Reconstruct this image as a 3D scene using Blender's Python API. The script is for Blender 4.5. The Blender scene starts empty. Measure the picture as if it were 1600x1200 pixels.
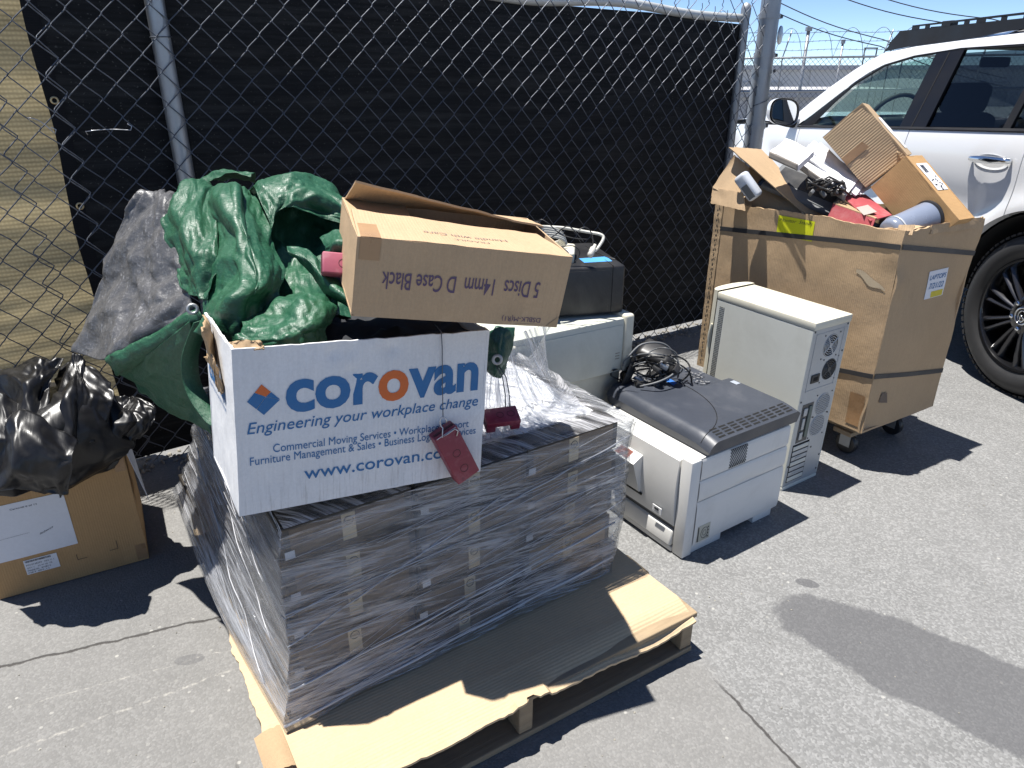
import bpy, bmesh, math, random
from mathutils import Vector, Matrix, Euler, noise, geometry
R = math.radians
rnd = random.Random(7)
SC = bpy.context.scene
COL = SC.collection

# ------------------------------------------------------------------ camera, sky, sun, exposure
CAM_H, FOC, PITCH = 1.42, 1109.0, R(23.8)
cd = bpy.data.cameras.new('camera')
cam = bpy.data.objects.new('camera', cd)
COL.objects.link(cam)
cd.sensor_width = 36.0
cd.lens = 36.0 * FOC / 1600.0
cd.clip_start, cd.clip_end = 0.02, 4000
cam.location = (0, 0, CAM_H)
cam.rotation_euler = (math.pi / 2 - PITCH, 0, 0)
SC.camera = cam

W = bpy.data.worlds.new('World')
SC.world = W
W.use_nodes = True
wn = W.node_tree
bg = wn.nodes['Background']
sky = wn.nodes.new('ShaderNodeTexSky')
sky.sky_type = 'NISHITA'
sky.sun_disc = False
sky.sun_elevation = R(77.5)
sky.sun_rotation = R(-68)
sky.air_density = 0.42
sky.dust_density = 0.0
sky.ozone_density = 3.2
wn.links.new(sky.outputs['Color'], bg.inputs['Color'])
bg.inputs['Strength'].default_value = 0.10
sd = bpy.data.lights.new('sun', 'SUN')
sun = bpy.data.objects.new('sun', sd)
COL.objects.link(sun)
sd.energy = 5.0
sd.angle = R(0.5)
sd.color = (1.0, 0.965, 0.91)
sun.rotation_euler = Vector((-0.212, 0.066, 0.975)).to_track_quat('Z', 'Y').to_euler()
VS = SC.view_settings
VS.view_transform = 'Standard'
VS.look = 'None'
VS.exposure = 0.9
VS.gamma = 1.0
VS.use_curve_mapping = False
SC.render.engine = 'CYCLES'
SC.cycles.max_bounces = 8
SC.cycles.transparent_max_bounces = 16
SC.cycles.caustics_reflective = False
SC.cycles.caustics_refractive = False
try:
    SC.cycles.use_denoising = True
except Exception:
    pass


def at(px, py, y):
    """The point of the place that the photograph shows at pixel (px, py), at the distance y it was measured to stand."""
    u, v = (px - 800) / FOC, -(py - 600) / FOC
    c, s = math.cos(PITCH), math.sin(PITCH)
    d = Vector((u, v * s + c, v * c - s))
    return Vector((0, 0, CAM_H)) + d * (y / d.y)


def on(px, py, z=0.0):
    u, v = (px - 800) / FOC, -(py - 600) / FOC
    c, s = math.cos(PITCH), math.sin(PITCH)
    d = Vector((u, v * s + c, v * c - s))
    return Vector((0, 0, CAM_H)) + d * ((z - CAM_H) / d.z)


def ground_z(x, y):
    t = max(0.0, y - 3.0)
    t = min(t, 6.0)
    return -0.05 * (t * t / (t + 0.4)) if t > 0 else 0.0


# ------------------------------------------------------------------ materials
MATS = {}


class NT:
    """Small node-tree helper."""
    def __init__(s, name):
        s.m = bpy.data.materials.new(name)
        s.m.use_nodes = True
        s.t = s.m.node_tree
        s.p = s.t.nodes['Principled BSDF']
        s.out = s.t.nodes['Material Output']

    def n(s, typ, **kw):
        nd = s.t.nodes.new('ShaderNode' + typ)
        for k, v in kw.items():
            if k[0] == 'i' and k[1:].isdigit():
                nd.inputs[int(k[1:])].default_value = v
            elif k in nd.inputs and not hasattr(nd, k):
                nd.inputs[k].default_value = v
            else:
                setattr(nd, k, v)
        return nd

    def l(s, a, b):
        s.t.links.new(a, b)

    def math(s, op, a, b=None, c=None, clamp=False):
        nd = s.t.nodes.new('ShaderNodeMath')
        nd.operation = op
        nd.use_clamp = clamp
        for i, v in enumerate((a, b, c)):
            if v is None:
                continue
            if isinstance(v, (int, float)):
                nd.inputs[i].default_value = v
            else:
                s.l(v, nd.inputs[i])
        return nd.outputs[0]

    def mix(s, f, a, b, mode='MIX'):
        nd = s.t.nodes.new('ShaderNodeMix')
        nd.data_type = 'RGBA'
        nd.blend_type = mode
        for sock, v in ((nd.inputs[0], f), (nd.inputs[6], a), (nd.inputs[7], b)):
            if isinstance(v, (int, float)):
                sock.default_value = v
            elif isinstance(v, tuple):
                sock.default_value = v if len(v) == 4 else (*v, 1)
            else:
                s.l(v, sock)
        return nd.outputs[2]

    def ramp(s, f, lo, hi, a=0.0, b=1.0):
        nd = s.t.nodes.new('ShaderNodeMapRange')
        nd.clamp = True
        s.l(f, nd.inputs[0])
        for i, v in enumerate((lo, hi, a, b)):
            nd.inputs[i + 1].default_value = v
        return nd.outputs[0]

    def coord(s, kind='Object', scale=(1, 1, 1), rot=(0, 0, 0)):
        tc = s.t.nodes.new('ShaderNodeTexCoord')
        mp = s.t.nodes.new('ShaderNodeMapping')
        s.l(tc.outputs[kind], mp.inputs[0])
        mp.inputs['Scale'].default_value = scale
        mp.inputs['Rotation'].default_value = rot
        return mp.outputs[0]

    def noise(s, co, scale, detail=4, rough=0.6, dist=0.0):
        nd = s.t.nodes.new('ShaderNodeTexNoise')
        s.l(co, nd.inputs['Vector'])
        nd.inputs['Scale'].default_value = scale
        nd.inputs['Detail'].default_value = detail
        nd.inputs['Roughness'].default_value = rough
        nd.inputs['Distortion'].default_value = dist
        return nd.outputs[0]

    def bump(s, h, strength, dist, prev=None):
        nd = s.t.nodes.new('ShaderNodeBump')
        nd.inputs['Strength'].default_value = strength
        nd.inputs['Distance'].default_value = dist
        s.l(h, nd.inputs['Height'])
        if prev is not None:
            s.l(prev, nd.inputs['Normal'])
        s.l(nd.outputs[0], s.p.inputs['Normal'])
        return nd.outputs[0]


def pm(name, base, rough=0.5, metal=0.0, var=0.12, vscale=6.0, fine=0.05, fscale=90.0, bump=0.0, bscale=60.0,
       spec=0.5, coat=0.0, dirt=None, dscale=3.0, damount=0.4, rvar=0.12):
    """A painted/plastic/paper surface: base colour with broad and fine variation, patchy dirt, bump and uneven gloss."""
    if name in MATS:
        return MATS[name]
    t = NT(name)
    co = t.coord()
    n1 = t.noise(co, vscale, 4, 0.6)
    n2 = t.noise(co, fscale, 2, 0.5)
    k = t.math('ADD', t.math('MULTIPLY', t.math('SUBTRACT', n1, 0.5), 2 * var),
               t.math('MULTIPLY', t.math('SUBTRACT', n2, 0.5), 2 * fine))
    k = t.math('ADD', k, 1.0)
    sc = t.n('VectorMath', operation='SCALE')
    sc.inputs[0].default_value = base
    t.l(k, sc.inputs['Scale'])
    colr = sc.outputs[0]
    if dirt:
        nd = t.noise(co, dscale, 6, 0.7, 0.4)
        f = t.ramp(nd, 0.5, 0.72, 0, damount)
        colr = t.mix(f, colr, dirt)
    t.l(colr, t.p.inputs['Base Color'])
    t.l(t.ramp(n1, 0.3, 0.7, max(0.03, rough - rvar), min(1, rough + rvar)), t.p.inputs['Roughness'])
    t.p.inputs['Metallic'].default_value = metal
    t.p.inputs['Specular IOR Level'].default_value = spec
    t.p.inputs['Coat Weight'].default_value = coat
    t.p.inputs['Coat Roughness'].default_value = 0.05
    if bump:
        t.bump(t.noise(co, bscale, 4, 0.6), bump, 0.002)
    MATS[name] = t.m
    return t.m


def cardboard(name, base, lines=260.0, lin=0.35, vert=True, stripe=0.0, grime=False):
    """Kraft board: fibre mottling, faint flute lines along one UV axis, scuffs."""
    t = NT(name)
    co = t.coord()
    uvc = t.coord('UV')
    n1 = t.noise(co, 4, 5, 0.6)
    n2 = t.noise(co, 160, 3, 0.6)
    n3 = t.noise(t.coord('UV', (40, 4, 1) if vert else (4, 40, 1)), 3, 4, 0.6)
    k = t.math('ADD', t.math('MULTIPLY', t.math('SUBTRACT', n1, 0.5), 0.30), t.math('MULTIPLY', t.math('SUBTRACT', n2, 0.5), 0.22))
    k = t.math('ADD', k, t.math('MULTIPLY', t.math('SUBTRACT', n3, 0.5), 0.16))
    k = t.math('ADD', k, 1.0)
    wv = t.n('TexWave', wave_type='BANDS', bands_direction='X' if vert else 'Y')
    t.l(uvc, wv.inputs['Vector'])
    wv.inputs['Scale'].default_value = lines / 6.283
    wv.inputs['Distortion'].default_value = 0.6
    if stripe:
        k = t.math('ADD', k, t.math('MULTIPLY', t.math('SUBTRACT', wv.outputs['Fac'], 0.5), stripe))
    sc = t.n('VectorMath', operation='SCALE')
    sc.inputs[0].default_value = base
    t.l(k, sc.inputs['Scale'])
    scuff = t.ramp(t.noise(co, 9, 8, 0.75, 0.8), 0.60, 0.72, 0, 0.45)
    c1 = t.mix(scuff, sc.outputs[0], tuple(min(1, b * 1.22 + 0.02) for b in base))
    dark = t.ramp(t.noise(co, 5.3, 7, 0.7, 0.5), 0.62, 0.78, 0, 0.35)
    c2 = t.mix(dark, c1, tuple(b * 0.62 for b in base))
    if grime:
        su = t.n('SeparateXYZ')
        t.l(uvc, su.inputs[0])
        g1 = t.ramp(t.noise(t.coord('UV', (150, 9, 1)), 1.0, 5, 0.7), 0.52, 0.68, 0, 1)
        low = t.ramp(su.outputs[1], 0.0, 0.10, 0.55, 0.04)
        c2 = t.mix(t.math('MULTIPLY', g1, low), c2, (0.30, 0.28, 0.26, 1))
        sm = t.ramp(t.noise(t.coord('UV', (9, 14, 1), (0, 0, 0.5)), 1.0, 8, 0.75, 0.6), 0.60, 0.74, 0, 0.28)
        c2 = t.mix(sm, c2, (0.40, 0.39, 0.38, 1))
    t.l(c2, t.p.inputs['Base Color'])
    t.p.inputs['Roughness'].default_value = 0.78
    t.p.inputs['Specular IOR Level'].default_value = 0.25
    b1 = t.bump(wv.outputs['Fac'], lin, 0.0012)
    t.bump(t.noise(co, 14, 5, 0.65), 0.35, 0.006, b1)
    MATS[name] = t.m
    return t.m


# ------------------------------------------------------------------ mesh building
class MB:
    def __init__(s):
        s.v, s.f, s.uv, s.mi = [], [], [], []
        s.cur = 0

    def add(s, verts, faces, uvs=None):
        b = len(s.v)
        s.v += [Vector(p) for p in verts]
        for i, f in enumerate(faces):
            s.f.append([b + k for k in f])
            s.mi.append(s.cur)
            s.uv.append([uvs[k] for k in f] if uvs else None)
        return s

    def box(s, c, size, rot=None, bev=0.0, seg=2, M=None):
        bm = bmesh.new()
        bmesh.ops.create_cube(bm, size=1.0)
        bmesh.ops.scale(bm, vec=Vector(size), verts=bm.verts)
        if bev > 0:
            bmesh.ops.bevel(bm, geom=list(bm.edges), offset=min(bev, min(size) * 0.48), segments=seg, affect='EDGES', profile=0.5)
        T = Matrix.Translation(Vector(c))
        if rot:
            T = T @ Euler(rot).to_matrix().to_4x4()
        if M is not None:
            T = M @ T
        bm.transform(T)
        bm.verts.index_update()
        s.add([v.co.copy() for v in bm.verts], [[v.index for v in f.verts] for f in bm.faces])
        bm.free()
        return s

    def bx(s, x0, x1, y0, y1, z0, z1, bev=0.0, seg=2):
        return s.box(((x0 + x1) / 2, (y0 + y1) / 2, (z0 + z1) / 2), (abs(x1 - x0), abs(y1 - y0), abs(z1 - z0)), None, bev, seg)

    def tube(s, pts, r, n=6, cap=True, rs=None):
        pts = [Vector(p) for p in pts]
        rings = []
        up = None
        for i, p in enumerate(pts):
            a = pts[max(0, i - 1)]
            b = pts[min(len(pts) - 1, i + 1)]
            d = (b - a)
            if d.length < 1e-9:
                d = Vector((0, 0, 1))
            d.normalize()
            if up is None:
                up = Vector((0, 0, 1)) if abs(d.z) < 0.9 else Vector((1, 0, 0))
            x = d.cross(up)
            if x.length < 1e-6:
                x = d.orthogonal()
            x.normalize()
            up = x.cross(d).normalized()
            rr = rs[i] if rs else r
            rings.append([p + (x * math.cos(2 * math.pi * k / n) + up * math.sin(2 * math.pi * k / n)) * rr for k in range(n)])
        vs = [q for ring in rings for q in ring]
        fs = []
        for i in range(len(pts) - 1):
            for k in range(n):
                fs.append([i * n + k, i * n + (k + 1) % n, (i + 1) * n + (k + 1) % n, (i + 1) * n + k])
        if cap:
            fs.append(list(range(n))[::-1])
            fs.append([(len(pts) - 1) * n + k for k in range(n)])
        return s.add(vs, fs)

    def grid(s, fn, nu, nv, flip=False):
        vs, uv, fs = [], [], []
        for j in range(nv + 1):
            for i in range(nu + 1):
                u, v = i / nu, j / nv
                vs.append(fn(u, v))
                uv.append((u, v))
        w = nu + 1
        for j in range(nv):
            for i in range(nu):
                q = [j * w + i, j * w + i + 1, (j + 1) * w + i + 1, (j + 1) * w + i]
                fs.append(q[::-1] if flip else q)
        return s.add(vs, fs, uv)

    def lathe(s, prof, n=32, M=None, closed=False):
        """prof: (r, z) pairs revolved round z."""
        vs, fs = [], []
        for r, z in prof:
            for k in range(n):
                a = 2 * math.pi * k / n
                p = Vector((r * math.cos(a), r * math.sin(a), z))
                vs.append(M @ p if M is not None else p)
        m = len(prof)
        for i in range(m if closed else m - 1):
            for k in range(n):
                i2 = (i + 1) % m
                fs.append([i * n + k, i * n + (k + 1) % n, i2 * n + (k + 1) % n, i2 * n + k])
        return s.add(vs, fs)

    def poly(s, outline, thick, M):
        """Extruded flat outline (x, y) in the plane of M, thickness along its z."""
        n = len(outline)
        tri = geometry.tessellate_polygon([[Vector((a, b, 0)) for a, b in outline]])
        lo = [M @ Vector((a, b, 0)) for a, b in outline]
        hi = [M @ Vector((a, b, thick)) for a, b in outline]
        fs = []
        for t in tri:
            p = [Vector((*outline[k], 0)) for k in t]
            up = (p[1] - p[0]).cross(p[2] - p[0]).z > 0
            t = list(t) if up else list(t)[::-1]
            fs.append([k + n for k in t])
            fs.append(t[::-1])
        area = sum(outline[i][0] * outline[(i + 1) % n][1] - outline[(i + 1) % n][0] * outline[i][1] for i in range(n))
        for i in range(n):
            j = (i + 1) % n
            fs.append([i, j, j + n, i + n] if area > 0 else [j, i, i + n, j + n])
        return s.add(lo + hi, fs)

    def build(s, name, mat, parent=None, smooth=False, world=True, angle=None):
        me = bpy.data.meshes.new(name)
        vs = s.v
        if parent is not None and world:
            q = parent
            while '_m' not in q:
                q = q.parent
            Mi = list(q['_m'])
            Mi = Matrix([Mi[0:4], Mi[4:8], Mi[8:12], Mi[12:16]]).inverted()
            vs = [Mi @ p for p in vs]
        me.from_pydata([tuple(p) for p in vs], [], s.f)
        mats = mat if isinstance(mat, (list, tuple)) else [mat]
        for m in mats:
            me.materials.append(m)
        if len(mats) > 1:
            me.polygons.foreach_set('material_index', s.mi)
        if any(u is not None for u in s.uv):
            ul = me.uv_layers.new(name='UVMap')
            k = 0
            for u, f in zip(s.uv, s.f):
                for q in range(len(f)):
                    ul.data[k].uv = u[q] if u else (0, 0)
                    k += 1
        if smooth:
            me.polygons.foreach_set('use_smooth', [True] * len(me.polygons))
            if angle:
                try:
                    me.set_sharp_from_angle(angle=R(angle))
                except Exception:
                    pass
        me.update()
        o = bpy.data.objects.new(name, me)
        COL.objects.link(o)
        if parent is not None:
            o.parent = parent
        return o


def tag(o, label=None, cat=None, group=None, kind=None):
    if label:
        o['label'] = label
    if cat:
        o['category'] = cat
    if group:
        o['group'] = group
    if kind:
        o['kind'] = kind
    return o


def frame_of(o, M):
    o['_m'] = [x for r in M for x in r]


def thing(name, label, cat, loc=(0, 0, 0), rot=(0, 0, 0), group=None):
    o = bpy.data.objects.new(name, None)
    COL.objects.link(o)
    o.location = loc
    o.rotation_euler = rot
    o.empty_display_size = 0.1
    frame_of(o, Matrix.Translation(Vector(loc)) @ Euler(rot).to_matrix().to_4x4())
    return tag(o, label, cat, group)


def sub(o, parent):
    """Lets a part carry sub-parts given in world coordinates."""
    o['_m'] = list(parent['_m'])
    return o


def copy_tree(o, parent=None):
    c = o.copy()
    COL.objects.link(c)
    if parent is not None:
        c.parent = parent
    for ch in list(o.children):
        copy_tree(ch, c)
    return c


def nz(p, sc, seed=0.0):
    return noise.noise(Vector(p) * sc + Vector((seed, seed * 1.7, seed * 0.3)))


def sheet(mb, c00, c10, c11, c01, thick=0.005, nu=12, nv=10, warp=0.003, wsc=6.0, seed=0.0, ragged=(0, 0, 0, 0), dent=None):
    """A board between four corners with thickness, slight warp and edge wear (ragged: bottom, right, top, left, in metres).
    The face seen from outside is the one the corners run counter-clockwise round."""
    c00, c10, c11, c01 = [Vector(c) for c in (c00, c10, c11, c01)]
    n = ((c10 - c00).cross(c01 - c00)).normalized()
    eu, ev = (c10 - c00), (c01 - c00)
    lu, lv = eu.length, ev.length

    def base(u, v):
        p = (c00 * (1 - u) + c10 * u) * (1 - v) + (c01 * (1 - u) + c11 * u) * v
        rb, rr, rt, rl = ragged
        q = p.copy()
        k = lambda a: 0.5 + 0.9 * nz((a * 9, seed, 0), 1.0, seed) + 0.5 * nz((a * 31, seed, 3), 1.0, seed)
        if v == 0 and rb: q += ev / lv * rb * k(u)
        if v == 1 and rt: q -= ev / lv * rt * k(u + 5)
        if u == 0 and rl: q += eu / lu * rl * k(v + 11)
        if u == 1 and rr: q -= eu / lu * rr * k(v + 17)
        w = warp * (nz((u * lu, v * lv, 0), wsc, seed) + 0.5 * nz((u * lu, v * lv, 5), wsc * 3, seed))
        if dent:
            for du, dv, dr, dd in dent:
                r2 = ((u - du) * lu) ** 2 + ((v - dv) * lv) ** 2
                w += dd * math.exp(-r2 / (dr * dr))
        return q + n * w
    vs, uv, fs = [], [], []
    for lay in (0, 1):
        for j in range(nv + 1):
            for i in range(nu + 1):
                vs.append(base(i / nu, j / nv) - n * thick * lay)
                uv.append((i / nu * lu, j / nv * lv))
    w = nu + 1
    o = w * (nv + 1)
    for j in range(nv):
        for i in range(nu):
            q = [j * w + i, j * w + i + 1, (j + 1) * w + i + 1, (j + 1) * w + i]
            fs.append(q)
            fs.append([k + o for k in q[::-1]])
    rim = [i for i in range(nu)] + [j * w + nu for j in range(nv)] + [nv * w + i for i in range(nu, 0, -1)] + [j * w for j in range(nv, 0, -1)]
    for a, b in zip(rim, rim[1:] + rim[:1]):
        fs.append([b, a, a + o, b + o])
    mb.add(vs, fs, uv)
    return base, n


def rot_box(x, y, z, yaw, tx=0, ty=0):
    return Matrix.Translation((x, y, z)) @ Euler((tx, ty, yaw)).to_matrix().to_4x4()


TEXTS = {}


def text_shape(s, bold=0.0, shear=0.0, align='LEFT'):
    k = (s, bold, shear, align)
    if k in TEXTS:
        return TEXTS[k]
    c = bpy.data.curves.new('lettering', 'FONT')
    c.body = s
    c.size = 1.0
    c.offset = bold
    c.shear = shear
    c.align_x = align
    c.resolution_u = 4
    o = bpy.data.objects.new('lettering', c)
    COL.objects.link(o)
    dg = bpy.context.evaluated_depsgraph_get()
    me = bpy.data.meshes.new_from_object(o.evaluated_get(dg))
    r = ([v.co.copy() for v in me.vertices], [list(p.vertices) for p in me.polygons])
    bpy.data.objects.remove(o)
    bpy.data.curves.remove(c)
    bpy.data.meshes.remove(me)
    TEXTS[k] = r
    return r


def letter(mb, s, fn, u0, v0, width=None, height=None, bold=0.0, shear=0.0, flip=False, v1=None, cap=0.73):
    """Puts printed lettering on a surface. fn(u, v) gives the point of the surface; u0, v0 the start of the base line;
    width the length of the line, height the height of the capitals, v1 the base line's height at its other end."""
    vs, fs = text_shape(s, bold, shear)
    x0, x1 = min(p.x for p in vs), max(p.x for p in vs)
    sy = height / cap if height else width / (x1 - x0)
    sx = width / (x1 - x0) if width else sy
    out = []
    for p in vs:
        a, b = (p.x - x0) * sx, p.y * sy
        if flip:
            a, b = -a, -b
        sl = ((v1 - v0) / ((x1 - x0) * sx) * (-1 if flip else 1)) if v1 is not None else 0.0
        out.append(fn(u0 + a, v0 + b + sl * a))
    mb.add(out, fs)
    return mb

# ================================================================== THE SETTING
def seg_mask(t, P, p0, p1, width, amp, freq, soft=0.5):
    """1 on a wandering line on the ground from p0 to p1."""
    (x0, y0), (x1, y1) = p0, p1
    L = math.hypot(x1 - x0, y1 - y0)
    dx, dy = (x1 - x0) / L, (y1 - y0) / L
    sp = t.n('SeparateXYZ')
    t.l(P, sp.inputs[0])
    X, Y = t.math('SUBTRACT', sp.outputs[0], x0), t.math('SUBTRACT', sp.outputs[1], y0)
    a = t.math('ADD', t.math('MULTIPLY', X, dx), t.math('MULTIPLY', Y, dy))
    d = t.math('ADD', t.math('MULTIPLY', X, -dy), t.math('MULTIPLY', Y, dx))
    w = t.math('MULTIPLY', t.math('SUBTRACT', t.noise(P, freq, 6, 0.65), 0.5), amp * 2)
    d = t.math('ABSOLUTE', t.math('ADD', d, w))
    m = t.ramp(d, width * soft, width, 1, 0)
    e = t.math('MULTIPLY', t.ramp(a, -0.02, 0.05, 0, 1), t.ramp(a, L - 0.05, L + 0.02, 1, 0))
    return t.math('MULTIPLY', m, e)


def asphalt_mat():
    t = NT('asphalt')
    P = t.coord()
    vo = t.n('TexVoronoi', feature='F1')
    t.l(P, vo.inputs['Vector'])
    vo.inputs['Scale'].default_value = 175
    rc = t.n('SeparateColor')
    t.l(vo.outputs['Color'], rc.inputs[0])
    vo2 = t.n('TexVoronoi', feature='F1')
    t.l(P, vo2.inputs['Vector'])
    vo2.inputs['Scale'].default_value = 62
    rc2 = t.n('SeparateColor')
    t.l(vo2.outputs['Color'], rc2.inputs[0])
    big = t.noise(P, 1.1, 6, 0.62)
    mid = t.noise(P, 7.5, 5, 0.65)
    # smoother, browner old paving on the near left of the joint; coarse chip seal beyond it
    sp = t.n('SeparateXYZ')
    t.l(P, sp.inputs[0])
    d = t.math('ADD', t.math('MULTIPLY', t.math('SUBTRACT', sp.outputs[0], 0.487), 0.894),
               t.math('MULTIPLY', t.math('SUBTRACT', sp.outputs[1], 1.409), 0.447))
    d = t.math('ADD', d, t.math('MULTIPLY', t.math('SUBTRACT', t.noise(P, 6, 5, 0.6), 0.5), 0.08))
    coarse = t.ramp(d, -0.015, 0.03, 0.5, 1.0)
    grain = t.math('SUBTRACT', t.math('POWER', rc.outputs[0], 1.7), 0.37)
    k = t.math('ADD', 1.0, t.math('MULTIPLY', t.math('MULTIPLY', grain, coarse), 0.46))
    k = t.math('ADD', k, t.math('MULTIPLY', t.math('SUBTRACT', big, 0.5), 0.34))
    k = t.math('ADD', k, t.math('MULTIPLY', t.math('SUBTRACT', mid, 0.5), 0.34))
    chip = t.math('MULTIPLY', t.ramp(rc2.outputs[0], 0.965, 1.0, 0, 1), t.ramp(vo2.outputs['Distance'], 0.22, 0.34, 1, 0))
    basec = t.mix(coarse, (0.180, 0.174, 0.164, 1), (0.190, 0.190, 0.187, 1))
    sc = t.n('VectorMath', operation='SCALE')
    t.l(basec, sc.inputs[0])
    t.l(k, sc.inputs['Scale'])
    c = t.mix(t.math('MULTIPLY', chip, 0.75), sc.outputs[0], (0.40, 0.39, 0.36, 1))
    # dried spill on the right, a small one by the printer
    w = t.math('MULTIPLY', t.math('SUBTRACT', t.noise(P, 5.5, 7, 0.72), 0.5), 0.50)
    def ell(cx, cy, ang, ra, rb):
        X, Y = t.math('SUBTRACT', sp.outputs[0], cx), t.math('SUBTRACT', sp.outputs[1], cy)
        ca, sa = math.cos(ang), math.sin(ang)
        A = t.math('DIVIDE', t.math('ADD', t.math('MULTIPLY', X, ca), t.math('MULTIPLY', Y, sa)), ra)
        B = t.math('DIVIDE', t.math('ADD', t.math('MULTIPLY', X, -sa), t.math('MULTIPLY', Y, ca)), rb)
        r = t.math('SQRT', t.math('ADD', t.math('MULTIPLY', A, A), t.math('MULTIPLY', B, B)))
        return t.ramp(t.math('ADD', r, w), 0.93, 1.0, 1, 0)
    st = t.math('MAXIMUM', ell(1.15, 1.33, R(-40), 0.50, 0.165), ell(0.895, 1.725, R(-20), 0.035, 0.02))
    st = t.math('MAXIMUM', st, t.math('MULTIPLY', ell(-0.85, 1.42, R(10), 0.04, 0.02), 0.6))
    c = t.mix(t.math('MULTIPLY', st, 0.74), c, (0.080, 0.080, 0.085, 1))
    # cracks and scrapes
    cr = seg_mask(t, P, (-1.9, 1.185), (-0.75, 1.61), 0.0055, 0.022, 9)
    cr = t.math('MAXIMUM', cr, seg_mask(t, P, (0.52, 1.345), (0.80, 0.78), 0.0042, 0.016, 11))
    cr = t.math('MAXIMUM', cr, t.math('MULTIPLY', seg_mask(t, P, (-0.62, 1.12), (-0.44, 0.80), 0.004, 0.02, 9), 0.6))
    c = t.mix(t.math('MULTIPLY', cr, 0.85), c, (0.035, 0.032, 0.03, 1))
    sc1 = seg_mask(t, P, (-1.35, 1.02), (-0.70, 1.40), 0.006, 0.012, 14, 0.2)
    sc1 = t.math('MAXIMUM', sc1, seg_mask(t, P, (-1.2, 1.27), (-0.72, 1.47), 0.003, 0.015, 14, 0.2))
    sc1 = t.math('MULTIPLY', sc1, t.ramp(t.noise(P, 60, 3), 0.45, 0.62, 0, 0.5))
    c = t.mix(sc1, c, (0.42, 0.40, 0.36, 1))
    t.l(c, t.p.inputs['Base Color'])
    t.p.inputs['Roughness'].default_value = 0.86
    t.p.inputs['Specular IOR Level'].default_value = 0.3
    h = t.math('ADD', t.math('MULTIPLY', vo.outputs['Distance'], -0.9), t.math('MULTIPLY', rc.outputs[0], 0.6))
    h = t.math('ADD', h, t.math('MULTIPLY', cr, -2.5))
    t.bump(h, 0.55, 0.003)
    return t.m


def ground():
    xs = [-400, -120, -40, -15] + [-8 + 0.25 * i for i in range(0, 97)] + [17, 25, 45, 120, 400]
    ys = [-60, -20, -6] + [-2 + 0.25 * i for i in range(0, 81)] + [20, 26, 45, 120, 600]
    vs = [(x, y, ground_z(x, y)) for y in ys for x in xs]
    w = len(xs)
    fs = [[j * w + i, j * w + i + 1, (j + 1) * w + i + 1, (j + 1) * w + i] for j in range(len(ys) - 1) for i in range(w - 1)]
    mb = MB()
    mb.add(vs, fs)
    o = mb.build('ground', asphalt_mat(), smooth=True)
    tag(o, kind='structure')


ground()

M_GALV = pm('galvanised', (0.36, 0.37, 0.38), 0.48, 0.75, 0.16, 9, 0.06, 120, 0.15, 40)
M_WIRE = pm('wire', (0.105, 0.115, 0.135), 0.45, 0.5, 0.15, 20)
M_WIRE_LIGHT = pm('wire_bare', (0.5, 0.5, 0.52), 0.35, 0.8)
M_BRASS = pm('brass', (0.55, 0.43, 0.25), 0.4, 0.8)
M_DARKSTEEL = pm('dark_steel', (0.10, 0.10, 0.10), 0.5, 0.6)

# fence line: s runs along the fence, o away from the camera, z up
FO, FYAW = Vector((-1.411, 2.373, 0)), 0.60
FD, FN = Vector((math.cos(FYAW), math.sin(FYAW), 0)), Vector((-math.sin(FYAW), math.cos(FYAW), 0))


def fp(s, o, z):
    return FO + FD * s + FN * o + Vector((0, 0, z))


def fence_matrix():
    return Matrix.Translation(FO) @ Matrix.Rotation(FYAW, 4, 'Z')


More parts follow.
